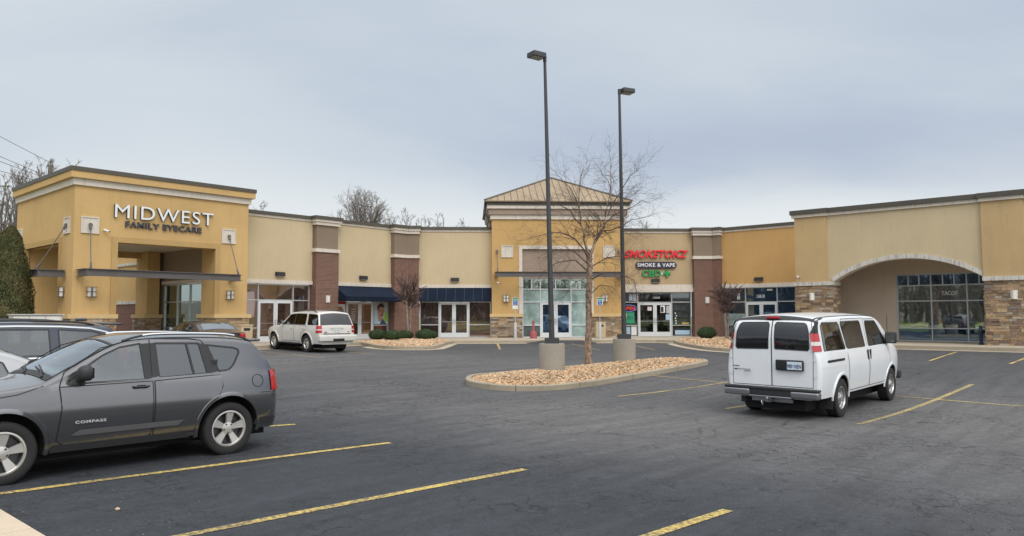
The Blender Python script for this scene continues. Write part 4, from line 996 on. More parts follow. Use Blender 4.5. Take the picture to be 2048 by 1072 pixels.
# signs
s = thing('shop_sign', 'C', 11.7, CV2, 4.9, 'red slanted SMOKETOKZ letters at the top of the sand wall', 'sign', 'smoke shop signs')
letters(s, 'C', 'SMOKETOKZ', 9.66, 13.80, CV2, 5.02, .50, M['letter_red'], M['letter_dark'], 'lettering', .14, .028, .3, 1.02)
s = thing('shop_sign', 'C', 11.7, CV2, 4.3, 'dark rounded SMOKE & VAPE board under the red letters', 'sign', 'smoke shop signs')
P = []; r = .215; zc = 4.56
for k in range(13): a = -math.pi/2+math.pi*k/12; P.append((12.82+r*math.cos(a), zc+r*math.sin(a)))
for k in range(13): a = math.pi/2+math.pi*k/12; P.append((10.60+r*math.cos(a), zc+r*math.sin(a)))
MB().plate(P, CV2-.12, CV2).build('board', M['navyboard'], s)
letters(s, 'C', 'SMOKE & VAPE', 10.50, 12.92, CV2-.12, 4.45, .235, M['letter_white'], M['letter_white'], 'lettering', .02, .018, 0, 1.1)
s = thing('shop_sign', 'C', 11.7, CV2, 3.8, 'green CBD and plus sign letters above the smoke shop door', 'sign', 'smoke shop signs')
letters(s, 'C', 'CBD', 10.78, 12.02, CV2, 3.82, .42, M['letter_green'], M['letter_dark'], 'lettering', .14, .030, 0, 1.08)
mb = MB(); cx, cz, a, b = 12.40, 4.03, .225, .07
mb.plate([(cx-b, cz-a), (cx+b, cz-a), (cx+b, cz-b), (cx+a, cz-b), (cx+a, cz+b), (cx+b, cz+b), (cx+b, cz+a), (cx-b, cz+a), (cx-b, cz+b), (cx-a, cz+b), (cx-a, cz-b), (cx-b, cz-b)], CV2-.14, CV2); mb.build('plus_sign', M['letter_green'], s)
MB().box(12.02, 12.20, CV2-.04, CV2, 3.95, 4.08).build('sign_bracket', M['paper'], s)
p3 = thing('brick_pillar', 'C', bRc[0]-.4, CV2, 0, 'red brick pillar with taupe top between the smoke shop and shop 13610', 'pillar', 'brick pillars along the shop front')
halves(p3, 'C', CV2, 14.08, 'R', YR, -21.98, ZL)
sconce('C', 14.9, CV2-.38, 2.31, 'pale half round sconce on the brick pillar right of the smoke shop', slim=True)

# ------------------------------------------------------------------ 5. shop 13610
t = shop('shop_unit', 'R', -21.98, -15.2, YR, M['yellow2'], 'gold stucco shop unit 13610 behind the white van')
storefront(t, -21.9, -17.0, YR+.12, [-20.52, -18.50], [.75, 2.18], (-20.52, -18.50, 2.14), 3.08, 'glassblue', dep=.12)
cornice(t, [(-21.98, YR), (-15.2, YR)], CT)
MB().box(-17.0, -15.2, YR+.05, YR+.3, 0, 3.1).build('wall', M['yellow2'], t)
letters(t, 'R', '13610', -19.80, -19.30, YR+.19, 2.42, .20, M['letter_white'], M['letter_white'], 'house_number', .006, .01)
wall_pack('R', -19.55, YR, 3.55, 'dark wall light on the gold wall above the 13610 doors')
sheet(t, -21.7, -20.6, .80, 1.45, YR+.19, 'blind', 'window_sign', 'THE BATTLE CITY TR', 'letter_dark', .13)
sheet(t, -21.1, -20.9, 2.3, 2.75, YR+.19, 'galv'); sheet(t, -19.15, -18.8, 2.85, 2.95, YR+.19, 'paper', 'notice')

# ------------------------------------------------------------------ 6. arched unit on the right
YF, YW = 39.12, 42.74
t = thing('arched_porch_unit', 'R', -10, YF, 0, 'cream and tan stucco unit with wide arch, stone piers and TACOS window', 'building')
AX0, AX1 = -13.28, -6.74
def bigpier(x0, x1, sx0, sx1, nm):
    MB().box(x0, x1, YF-.12, YF+.7, 3.05, 6.6).build('pier_wall', M['sand2'], t)
    s_ = MB(); stones(s_, sx0, sx1, YF-.12, 0, 2.86, int(x0*-7)); stones(s_, YF-.12, YF+.8, sx0, 0, 2.86, 5, 'l'); stones(s_, YF-.12, YF+.8, sx1, 0, 2.86, 6, 'r')
    s_.box(sx0+.005, sx1-.005, YF-.12, YF+.8, 0, 2.86, 0, (.12, .09, .065, 1)); s_.build('stone_pier', M['stone'], t)
    MB().box(sx0-.06, sx1+.06, YF-.24, YF+.85, 2.86, 3.05).build('pier_cap', M['dirtytrim'], t)
bigpier(-15.18, -13.56, -15.2, -13.3, 'a'); bigpier(-6.76, -5.19, -6.72, -4.9, 'b')
bigpier(2.6, 4.2, 2.5, 4.3, 'c')
# spandrel with arch
hs, rise = (AX1-AX0)/2, 1.0; cx = (AX0+AX1)/2; zs = 3.06; Rr = (hs*hs+rise*rise)/(2*rise); zc = zs+rise-Rr
def arch(cx, r, n=28, hs_=hs): 
    a0 = math.asin(min(1, hs_/Rr)); return [(cx+r*math.sin(-a0+2*a0*i/n), zc+r*math.cos(-a0+2*a0*i/n)) for i in range(n+1)]
def spandrel(cx, x0, x1):
    A = arch(cx, Rr); mb = MB(); B = [(a[0], 6.6) for a in A]
    mb.box(x0, A[0][0], YF, YF+.5, zs, 6.6) if A[0][0] > x0+.001 else None
    mb.box(A[-1][0], x1, YF, YF+.5, zs, 6.6) if x1 > A[-1][0]+.001 else None
    n = len(A)
    for i in range(n-1):
        mb.plate([A[i], A[i+1], B[i+1], B[i]], YF, YF+.5)
    mb.build('wall', M['cream'], t)
    mb = MB(); O = arch(cx, Rr+.19)
    for i in range(n-1): mb.plate([A[i], A[i+1], O[i+1], O[i]], YF-.09, YF+.5 if False else YF+.06)
    mb.build('arch_trim', M['dirtytrim'], t)
    mb = MB(); I = arch(cx, Rr-.02)
    for i in range(n-1): mb.plate([I[i], I[i+1], A[i+1], A[i]], YF-.085, YF+.52)
    mb.build('arch_soffit', M['white'], t)
spandrel(cx, -13.56, -6.76); spandrel(-1.15, -5.19, 2.6)
MB().box(-15.2, 4.2, YF+.5, YW, 5.2, 5.3).build('ceiling', M['soffit'], t)
wx0, wx1 = -11.36, -4.2
mb = MB(); mb.box(-15.2, wx0, YW, YW+.3, 0, 5.3); mb.box(wx0, wx1, YW, YW+.3, 3.46, 5.3); mb.box(wx1, 4.2, YW, YW+.3, 0, 5.3); mb.build('back_wall', M['recess'], t)
MB().box(-15.2, -14.9, YF+.7, YW, 0, 6.6).build('side_wall', M['recess'], t); MB().box(-15.2, -14.9, YW+.3, YR+8, 0, 6.6).build('side_wall', M['sand2'], t)
MB().box(-15.1, 4.2, YF+.5, YR+8, 6.3, 6.4).build('roof', M['flatroof'], t)
gm = lambda i, k, n: 'glassblue' if k in (0, n-1) else 'glassgreen2'
M['glassgreen2'] = glass('glass_reflective', (.010, .012, .012), refl=(.50, .54, .56))
storefront(t, wx0, wx1, YW+.05, [-9.74, -8.14, -6.54], [.66, 2.06, 2.86], None, 3.45, 'glassgreen2', dep=.14, topsplit=3, gmap=gm)
letters(t, 'R', 'TACOS', -9.28, -8.57, YW+.13, 2.34, .20, M['letter_white'], M['letter_white'], 'window_lettering', .006, .02)
for (a, b, y, zz0) in ((-15.3, -13.5, YF-.12, 0), (-13.5, -6.82, YF, 0), (-6.82, -5.13, YF-.12, 0), (-5.13, 2.6, YF, 0), (2.6, 4.3, YF-.12, 0)):
    pr = 'pier' if zz0 == 0 and y < YF else ''
    MB().box(a, b, y-.09, YF+.4, 6.42, 6.58).build('cornice', M['white'], t)
    MB().box(a-(.06 if pr else 0), b+(.06 if pr else 0), y-.17, YF+.4, 6.58, 6.80).build('coping', M['bronze'], t)
sconce('R', -14.35, YF-.15, 2.30, 'pale half round sconce on the left stone pier, right of shop 13610', slim=True); sconce('R', -5.62, YF-.15, 2.22, 'pale half round sconce on the right stone pier at the frame edge', slim=True)
camera_('R', -15.05, YF-.12, 3.35, 'small white security camera above the left stone pier')
mb = MB(); mb.lathe([(.001, 0.88), (.07, .84), (.072, .7), (.085, .68), (.085, .60), (.07, .58), (.07, .1), (.10, .08), (.10, 0)], -6.98, YF+.1, 14)
solo('standpipe', mb, M['bluepipe'], 'R', -6.98, YF+.1, 0, 'dark blue standpipe at the foot of the right stone pier', 'standpipe', smooth=40)

# ------------------------------------------------------------------ rest of the building behind the porch (its long side wall)
t = thing('rear_wing', 'L', 17.8, 50, 0, 'ochre side wall with brick base seen through the open porch', 'building')
MB().box(17.75, 18.1, 43.1, 66, 2.25, 6.3).build('wall', M['yellow'], t); MB().box(17.70, 18.1, 43.1, 66, 0, 2.08).build('brick_base', M['brick'], t)
MB().box(17.64, 18.1, 43.1, 66, 2.08, 2.27).build('band', M['dirtytrim'], t); MB().box(17.66, 18.1, 43.1, 66, 4.35, 4.5).build('band', M['dirtytrim'], t)
MB().box(18.2, 34, 43.5, 66, 6.1, 6.3).build('roof', M['flatroof'], t); MB().box(17.6, 18.2, 43.1, 66, 6.3, 6.45).build('coping', M['bronze'], t)
MB().box(18.1, 30, 65.7, 66, 0, 6.3).build('wall', M['yellow'], t)
# ------------------------------------------------------------------ vehicles
def chk(P, it=2):
    P = [Vector(p) for p in P]
    for _ in range(it):
        Q = [P[0]]
        for a, b in zip(P, P[1:]): Q += [a*.75+b*.25, a*.25+b*.75]
        Q.append(P[-1]); P = Q
    return P
class Car:
    def __init__(s, prof, hw, zb, belt, roofw=.70, tum=.30, wb=2.6, R=.345, arch=.43, rr=.09, pf=.16, pr=.07, xf=None, xr=None, ra=.10, tailcrown=.05, it=2, tuck=(.055, .035)):
        s.tuck = tuck
        s.hw, s.zb, s.belt, s.tum, s.wb, s.R, s.arch, s.rr, s.pf, s.pr, s.ra = hw, zb, belt, tum, wb, R, arch, rr, pf, pr, ra
        P = chk(prof, it); Q = [P[0]]
        for a, b in zip(P, P[1:]):
            n = max(1, int((b-a).length/.07)); Q += [a+(b-a)*(i+1)/n for i in range(n)]
        # strictly increasing x
        for i in range(1, len(Q)):
            if Q[i].x <= Q[i-1].x: Q[i].x = Q[i-1].x+.0004
        s.P = Q; s.x0, s.x1 = Q[0].x, Q[-1].x; s.top = max(p.y for p in Q); s.tc = tailcrown
        s.xf = xf if xf is not None else s.x1-1.1; s.xr = xr if xr is not None else s.x0+1.0
    def T(s, x):
        P = s.P
        if x <= P[0].x: return P[0].y
        lo, hi = 0, len(P)-1
        if x >= P[-1].x: return P[-1].y
        while hi-lo > 1:
            m_ = (lo+hi)//2
            if P[m_].x <= x: lo = m_
            else: hi = m_
        k = (x-P[lo].x)/(P[hi].x-P[lo].x); return P[lo].y*(1-k)+P[hi].y*k
    def crown(s, x):
        c = .055 if s.T(x) > s.belt+.25 else .045
        k = min(1, (x-s.x0)/.25)
        return c*k+s.tc*.3*(1-k)
    def rrx(s, x):
        h = s.T(x)-s.belt
        return max(.045, min(s.rr, .045+max(0, h)*.3))
    def Te(s, x): return max(s.zb+.10, s.T(x)-s.crown(x)-s.rrx(x)*.8)
    def W(s, x, z):
        w_ = s.hw
        if x > s.xf: w_ -= s.hw*s.pf*((x-s.xf)/(s.x1-s.xf))**2.4
        if x < s.xr: w_ -= s.hw*s.pr*((s.xr-x)/(s.xr-s.x0))**2.2
        d = x-s.x0
        if d < s.ra: w_ -= s.ra*.8*(1-math.sqrt(max(0, 1-((s.ra-d)/s.ra)**2)))
        zm = s.zb+(s.belt-s.zb)*.62
        if z < zm: w_ -= s.tuck[0]*((zm-z)/(zm-s.zb))**2
        else: w_ -= s.tuck[1]*(min(1, (z-zm)/(s.belt-zm)))**1.6
        if z > s.belt: w_ -= s.tum*(z-s.belt)+.012*min(1, (z-s.belt)/.03)
        return max(.1, w_)
    def ztop(s, x, y):
        We = s.W(x, s.Te(x)); ye = We-s.rrx(x); y = abs(y)
        if y <= ye: return s.T(x)-s.crown(x)*(y/ye)**2
        k = min(1, (y-ye)/s.rrx(x)); return s.Te(x)+s.rrx(x)*.8*math.sqrt(max(0, 1-k*k))
    def body(s, mats, par, cuts=(), cabin=None):
        nL, nU, nA, nR = 8, 6, 5, 6
        rings = []
        for p in s.P:
            x = p.x; Te = s.Te(x); zs = min(s.belt, Te); r = s.rrx(x); h = []
            h.append((0, s.zb)); h.append((s.W(x, s.zb)-.10, s.zb))
            for i in range(nL+1): z = s.zb+.03+(zs-s.zb-.03)*i/nL; h.append((s.W(x, z), z))
            for i in range(1, nU+1): z = zs+(Te-zs)*i/nU; h.append((s.W(x, z), z))
            We = s.W(x, Te)
            for i in range(1, nA+1): a = math.pi/2*i/nA; h.append((We-r+r*math.cos(a), Te+r*.8*math.sin(a)))
            ye = We-r
            for i in range(1, nR+1): y = ye*(1-i/nR); h.append((y, s.T(x)-s.crown(x)*(y/ye)**2))
            full = h+[(-y, z) for y, z in reversed(h[1:-1])]
            rings.append([(x, y, z) for y, z in full])
        n = len(rings[0]); vs = [v for r_ in rings for v in r_]; fs = []
        for i in range(len(rings)-1):
            for j in range(n): fs.append((i*n+j, (i+1)*n+j, (i+1)*n+(j+1) % n, i*n+(j+1) % n))
        fs.append(tuple(range(n))); fs.append(tuple(range(len(rings)*n-1, (len(rings)-1)*n-1, -1)))
        me = bpy.data.meshes.new('b'); me.from_pydata(vs, [], fs)
        bm = bmesh.new(); bm.from_mesh(me); bmesh.ops.remove_doubles(bm, verts=bm.verts, dist=.0003); bmesh.ops.recalc_face_normals(bm, faces=bm.faces); bm.to_mesh(me); bm.free()
        ob = bpy.data.objects.new('body', me); col.objects.link(ob)
        tmp = []
        def cutter(mb):
            o = mb.build('cut', []) ; tmp.append(o)
            b2 = bmesh.new(); b2.from_mesh(o.data); bmesh.ops.recalc_face_normals(b2, faces=b2.faces); b2.to_mesh(o.data); b2.free()
            mo = ob.modifiers.new('b', 'BOOLEAN'); mo.object = o; mo.operation = 'DIFFERENCE'; mo.solver = 'EXACT'
        for xw in (0, s.wb):
            for sd in (1, -1):
                mb = MB(); n_ = 40; h0, h1 = (s.hw-.34, s.hw+.3) if sd == 1 else (-s.hw-.3, -s.hw+.34)
                mb.lathe([(s.arch, h0), (s.arch, h1)], xw, 0, n_, axis='y', cz=s.R+.02); cutter(mb)
        if cabin:
            xa, xb, za = cabin      # cavity following the roof line
            mb = MB(); st = [xa+(xb-xa)*i/16 for i in range(17)]; V = []
            for x in st:
                zt = max(za+.02, min(s.Te(x), s.T(x)-.10)-.0); wt = s.W(x, zt)-.07; wb_ = s.W(x, s.belt)-.07; V += [(x, -wb_, za), (x, wb_, za), (x, wt, zt), (x, -wt, zt)]
            F = [(4*i+j, 4*i+4+j, 4*i+4+(j+1) % 4, 4*i+(j+1) % 4) for i in range(16) for j in range(4)]+[(0, 1, 2, 3), (67, 66, 65, 64)]
            mb.add(V, F); cutter(mb)
            for poly in cuts:
                if poly[0] == 'top':
                    q = poly[1]; mb = MB(); mb.prism(q, za+.0, s.top+.2); cutter(mb)
                else: mb = MB(); mb.plate(poly[1], -1.4, 1.4); cutter(mb)
        dg = bpy.context.evaluated_depsgraph_get(); dg.update()
        m2 = bpy.data.meshes.new_from_object(ob.evaluated_get(dg)); m2.name = 'body'
        bpy.data.objects.remove(ob)
        for o in tmp: bpy.data.objects.remove(o)
        m2.materials.clear()
        for mt in mats: m2.materials.append(mt)
        for p in m2.polygons:
            c = p.center; mi = 0
            for xw in (0, s.wb):
                if math.hypot(c.x-xw, c.z-s.R-.02) < s.arch+.004 and abs(c.y) > s.hw-.36 and (abs(c.y) < s.hw-.06 or abs(p.normal.y) < .2) : mi = 1
            if abs(c.z-s.zb) < .01 and abs(p.normal.z) > .9: mi = 1
            if cabin and mi == 0 and cabin[0]-.02 < c.x < cabin[1]+.02 and abs(c.y) < s.W(c.x, max(c.z, s.belt))-.03 and c.z < s.T(c.x)-.06 and c.z > cabin[2]-.01: mi = 1
            p.material_index = mi
        m2.polygons.foreach_set('use_smooth', [True]*len(m2.polygons)); m2.set_sharp_from_angle(angle=R(32))
        o = bpy.data.objects.new('body', m2); col.objects.link(o); o.parent = par; s.par = par; ORG[o.name] = (0, 0, 0); return o
    # -- panels laid on the body surface
    def _grid(s, poly, step=.07):
        bm = bmesh.new(); vs = [bm.verts.new((p[0], p[1], 0)) for p in poly]; bm.faces.new(vs)
        x0, x1 = min(p[0] for p in poly), max(p[0] for p in poly); y0, y1 = min(p[1] for p in poly), max(p[1] for p in poly)
        for a, b, ax in ((x0, x1, (1, 0, 0)), (y0, y1, (0, 1, 0))):
            k = math.ceil(a/step)*step
            while k < b:
                if a < k: bmesh.ops.bisect_plane(bm, geom=bm.verts[:]+bm.edges[:]+bm.faces[:], plane_co=(k*ax[0], k*ax[1], 0), plane_no=ax)
                k += step
        bm.verts.index_update(); V = [(v.co.x, v.co.y) for v in bm.verts]; F = [tuple(v.index for v in f.verts) for f in bm.faces]; bm.free(); return V, F
    def side(s, mb, poly, off=.003, sides=(1, -1), mi=0, th=0):
        V, F = s._grid(poly); 
        for sd in sides: mb.add([(x, sd*(s.W(x, z)+off), z) for x, z in V], [f if sd == -1 else f[::-1] for f in F], mi)
        return mb
    def topp(s, mb, poly, off=.003, mi=0):
        V, F = s._grid(poly); out = []
        for x, y in V:
            e = .01; dx = (s.ztop(x+e, y)-s.ztop(x-e, y))/(2*e); dx = max(-8, min(8, dx)); n = Vector((-dx, 0, 1)).normalized(); p = Vector((x, y, s.ztop(x, y)))+n*off; out.append(p)
        mb.add(out, F, mi); return mb
    def xrear(s, z):
        P = s.P; best = None
        for a, b in zip(P, P[1:]):
            if a.y <= z <= b.y and b.y > a.y: k = (z-a.y)/(b.y-a.y); return a.x+(b.x-a.x)*k
        return s.x0
    def rear(s, mb, poly, off=.003, mi=0):
        V, F = s._grid(poly); out = []
        for y, z in V:
            ym = s.W(s.x0+s.ra+.03, z)-.006; y = max(-ym, min(ym, y))
            lo, hi = s.x0, s.x0+.75
            for _ in range(26):
                m_ = (lo+hi)/2
                if s.W(m_, z) < abs(y) or s.ztop(m_, y) < z: lo = m_
                else: hi = m_
            kk = max(0, (abs(y)/ym-.82)/.18); out.append((hi-off, y+math.copysign(off*kk, y), z))
        mb.add(out, [f[::-1] for f in F], mi); return mb
    def seam(s, mb, pts, w_=.008, off=.0025, sides=(1, -1), mi=0, closed=False):
        P = [Vector(p) for p in pts]+([Vector(pts[0])] if closed else [])
        for a, b in zip(P, P[1:]):
            d = (b-a).normalized(); n = Vector((-d.y, d.x))*w_/2; L_ = (b-a).length; k = max(1, int(L_/.08))
            for i in range(k):
                p, q = a+(b-a)*i/k, a+(b-a)*(i+1)/k
                for sd in sides:
                    vs = [(v.x, sd*(s.W(v.x, v.y)+off), v.y) for v in (p-n, q-n, q+n, p+n)]; mb.add(vs, [(0, 1, 2, 3) if sd == -1 else (3, 2, 1, 0)], mi)
        return mb
def wheel(par, x, y, R_, rim, wd, style, side_, steer=0):
    "tyre and rim as sub-parts; side_ = +1 left, -1 right"
    w_ = thing_child('wheel', par)
    mb = MB(); h = wd/2
    prof = [(rim-.01, -h*.8), (rim+.01, -h*.95), (R_*.86, -h*1.0), (R_*.95, -h*.93), (R_*.99, -h*.75), (R_, -h*.4), (R_, h*.4), (R_*.99, h*.75), (R_*.95, h*.93), (R_*.86, h), (rim+.01, h*.95), (rim-.01, h*.8)]
    mb.lathe(prof, x, y, 40, axis='y', cz=R_, cap=False)
    # tread grooves as small blocks
    for k in range(60):
        a = 2*math.pi*k/60; c, sn = math.cos(a), math.sin(a); 
        for y0, y1 in ((-h*.85, -h*.5), (h*.5, h*.85)):
            t = .012; r0, r1 = R_*.97, R_*1.004
            vs = [(x+r*c+tt*-sn, y+yy, R_+r*sn+tt*c) for r in (r0, r1) for yy in (y0, y1) for tt in (-t, t)]
            mb.add(vs, [(0, 1, 3, 2), (4, 6, 7, 5), (0, 4, 5, 1), (2, 3, 7, 6), (0, 2, 6, 4), (1, 5, 7, 3)])
    mb.build('tyre', M['rubber'], w_, (0, 0, 0), smooth=35)
    rb = MB(); o = side_
    f = h*.72
    def yy(k): return y+o*k
    rb2 = MB(); rb2.lathe([(rim, o*h*.86), (rim-.018, o*h*.88), (rim-.03, o*h*.7), (rim-.045, o*h*-.1), (.05, o*h*-.12)] if o == 1 else [(.05, o*h*-.12), (rim-.045, o*h*-.1), (rim-.03, o*h*.7), (rim-.018, o*h*.88), (rim, o*h*.86)], x, y, 36, axis='y', cz=R_, cap=False)
    lip = 'alloy' if style != 'steel' else 'steelrim'
    rb2.mi = [0 if (i//36) in ((0, 1) if o == 1 else (2, 3)) else 1 for i in range(len(rb2.f))]
    rb2.build('rim_barrel', [M[lip], M['alloydark']], w_, (0, 0, 0), smooth=40)
    sp = MB()
    def spoke(a, r0, r1, w0, w1, d0, d1, th=.02, mi=0):
        c, sn = math.cos(a), math.sin(a); vs = []
        for r, ww, d in ((r0, w0, d0), (r1, w1, d1)):
            for tt, dd in ((-ww/2, d-th), (-ww/2*.8, d), (ww/2*.8, d), (ww/2, d-th)): vs.append((x+r*c-tt*sn, yy(dd), R_+r*sn+tt*c))
        fs = [(0, 1, 5, 4), (1, 2, 6, 5), (2, 3, 7, 6), (3, 0, 4, 7), (0, 3, 2, 1), (4, 5, 6, 7)]
        sp.add(vs, fs if o == 1 else [q[::-1] for q in fs], mi)
    rim_ = rim-.02
    if style == 'five':
        for k in range(5):
            a = 2*math.pi*k/5+math.pi/2+.1
            for da in (-.115, .115): spoke(a+da, .06, rim_, .05, .07, h*.62, h*.74)
            spoke(a, .05, rim_*.92, .05, .03, h*.55, h*.60, mi=1)
        sp.lathe([(.085, o*h*.50), (.08, o*h*.66), (.045, o*h*.72), (.001, o*h*.74)] if o == 1 else [(.001, o*h*.74), (.045, o*h*.72), (.08, o*h*.66), (.085, o*h*.50)], x, y, 20, axis='y', cz=R_)
        for k in range(5):
            a = 2*math.pi*(k+.5)/5+math.pi/2+.1; q = MB().lathe([(.013, min(o*h*.6, o*h*.74)), (.013, max(o*h*.6, o*h*.74))], x+.062*math.cos(a), y, 8, axis='y', cz=R_+.062*math.sin(a)); sp.add(q.v, q.f, 1)
    elif style == 'six':
        for k in range(6): spoke(2*math.pi*k/6+.3, .05, rim_, .075, .055, h*.55, h*.7)
        sp.lathe([(.075, o*h*.45), (.07, o*h*.65), (.001, o*h*.68)] if o == 1 else [(.001, o*h*.68), (.07, o*h*.65), (.075, o*h*.45)], x, y, 18, axis='y', cz=R_)
    else:
        # steel wheel: dished disc with hand holes and lug ring
        pr = [(rim_, h*.62), (rim_*.86, h*.50), (rim_*.78, h*.22), (rim_*.60, h*.30), (rim_*.48, h*.62), (.095, h*.66), (.085, h*.95), (.05, h*1.0), (.001, h*1.0)]
        pr = [(a, o*b) for a, b in pr]; sp.lathe(pr if o == 1 else pr[::-1], x, y, 36, axis='y', cz=R_, cap=False)
        for k in range(8):
            a = 2*math.pi*k/8; q = MB().lathe([(.022, min(o*h*.2, o*h*.47)), (.022, max(o*h*.2, o*h*.47))], x+rim_*.66*math.cos(a), y, 8, axis='y', cz=R_+rim_*.66*math.sin(a)); sp.add(q.v, q.f, 1)
            q = MB().lathe([(.013, min(o*h*.5, o*h*.78)), (.013, max(o*h*.5, o*h*.78))], x+.115*math.cos(a+.2), y, 6, axis='y', cz=R_+.115*math.sin(a+.2)); sp.add(q.v, q.f, 0)
    sp.build('rim', [M['alloy' if style != 'steel' else 'steelrim'], M['alloydark']], w_, (0, 0, 0), smooth=35)
    return w_
def thing_child(name, par):
    o = bpy.data.objects.new(name, None); col.objects.link(o); o.parent = par; ORG[o.name] = (0, 0, 0); o.empty_display_size = .1; return o
def place_car(name, pw, heading, label, cat, group=None, on=None):
    "pw = world point of the rear axle centre on the ground, heading in radians from +x; tilts with the ground"
    o = bpy.data.objects.new(name, None); col.objects.link(o); ORG[o.name] = (0, 0, 0); tag(o, label, cat, group)
    wb, tw = on or (2.6, 1.5)
    f = Vector((math.cos(heading), math.sin(heading), 0)); l = Vector((-f.y, f.x, 0))
    r_ = Vector((pw[0], pw[1], 0)); zz_ = lambda p: gz(p.x, p.y)
    zr = (zz_(r_+l*tw/2)+zz_(r_-l*tw/2))/2; zf = (zz_(r_+f*wb+l*tw/2)+zz_(r_+f*wb-l*tw/2))/2
    roll = (zz_(r_+f*wb/2+l*tw/2)-zz_(r_+f*wb/2-l*tw/2))/tw
    X = (f+Vector((0, 0, (zf-zr)/wb))).normalized(); Y = (l+Vector((0, 0, roll))).normalized(); Z = X.cross(Y).normalized(); Y = Z.cross(X)
    m_ = Matrix((X, Y, Z)).transposed().to_4x4(); m_.translation = (r_.x, r_.y, zr+.004); o.matrix_world = m_; return o
def rbox(mb, x0, x1, y0, y1, z0, z1, b=.02, mi=0):
    q = MB().box(x0, x1, y0, y1, z0, z1); me = bpy.data.meshes.new('q'); me.from_pydata(q.v, [], q.f); bm = bmesh.new(); bm.from_mesh(me)
    bmesh.ops.bevel(bm, geom=bm.edges[:], offset=b, segments=3, affect='EDGES', clamp_overlap=True, profile=.6); bm.verts.index_update()
    mb.add([v.co[:] for v in bm.verts], [tuple(v.index for v in f.verts) for f in bm.faces], mi); bm.free(); bpy.data.meshes.remove(me); return mb
def mirror_(c, par, x, z, y0, sx=.16, sz=.17, mats=None, out=.22):
    for sd in (1, -1):
        mb = MB(); a, b = sorted((sd*(y0+.03), sd*(y0+out)))
        if sz > .2: rbox(mb, x-.07, x+.07, a, b, z-sz/2, z+sz/2, .045)
        else:
            bm = bmesh.new(); bmesh.ops.create_icosphere(bm, subdivisions=3, radius=1); bm.verts.index_update(); cy_ = (a+b)/2
            mb.add([(x+(min(v.co.x, 1) if v.co.x > 0 else max(v.co.x, -.45)*1.4)*.085, cy_+math.copysign(abs(v.co.y)**.8, v.co.y)*(b-a)/2, z+math.copysign(abs(v.co.z)**.8, v.co.z)*sz*.52) for v in bm.verts], [tuple(v.index for v in f.verts) for f in bm.faces], 0); bm.free()
        a, b = sorted((sd*(y0-.04), sd*(y0+.08))); rbox(mb, x-.03, x+.06, a, b, z-sz/2-.01, z-sz/2+.05, .015)
        o = mb.build('mirror', mats or M['darkplastic'], par, (0, 0, 0), smooth=40)
        g = MB(); a, b = sorted((sd*(y0+.06), sd*(y0+out-.03))); g.box(x-.074, x-.071, a, b, z-sz/2+.03, z+sz/2-.03); g.build('mirror_glass', M['chrome'], o, (0, 0, 0))
def doors_side(c, par, polys, paint, handles, prefix='door'):
    "door skins lying a hair proud of the body with their panel gap"
    for sd in (1, -1):
        for poly, hd in zip(polys, handles):
            mb = MB(); c.side(mb, poly, .0045, (sd,), 0); c.seam(mb, poly, .011, .0058, (sd,), 1, True)
            d = mb.build('door', [paint, M['seam']], par, (0, 0, 0), smooth=50)
            if hd:
                hx, hz, mm = hd; h = MB(); y = c.W(hx, hz)
                pts = [(hx-.10, sd*(y+.0), hz), (hx-.08, sd*(y+.035), hz), (hx+.08, sd*(y+.035), hz), (hx+.10, sd*(y+.0), hz)]
                h.tube(pts, .014, 6); a, b = sorted((sd*(y-.01), sd*(y+.006))); rbox(h, hx-.06, hx+.05, a, b, hz-.025, hz+.02, .008, 1)
                h.build('handle', [M[mm], M['seam']], d, (0, 0, 0), smooth=40)
def under(c, par, x0, x1):
    mb = MB().box(x0, x1, -c.hw*.62, c.hw*.62, .18, c.zb+.02); mb.tube([(-.0, -c.hw+.2, c.R), (0, c.hw-.2, c.R)], .06, 8); mb.tube([(c.wb, -c.hw+.2, c.R), (c.wb, c.hw-.2, c.R)], .05, 8)  # underbody box widened to block light and darken the ground below
    mb.build('chassis', M['cavity'], par, (0, 0, 0))
def archlip(c, par, mm, w_=.05, a0=-12, a1=192, out=.012):
    for xw in (0, c.wb):
        for sd in (1, -1):
            mb = MB(); n = 26; V = []
            for i in range(n+1):
                a = R(a0+(a1-a0)*i/n)
                for r, o in ((c.arch-.012, .0), (c.arch-.006, out), (c.arch+w_*.8, out), (c.arch+w_, .0)):
                    x, z = xw+r*math.cos(a), c.R+.02+r*math.sin(a); V.append((x, sd*(c.W(x, max(z, c.zb))+o), z))
            F = [(4*i+j, 4*i+4+j, 4*i+5+j, 4*i+1+j) for i in range(n) for j in range(3)]
            mb.add(V, F if sd == -1 else [f[::-1] for f in F]); mb.build('wheel_arch', M[mm], par, (0, 0, 0), smooth=50)

def head(dx, dy): return math.atan2(dy, dx)
M['moulding'] = carpaint('moulding_grey', (.23, .23, .24), rough=.3, metal=.7)
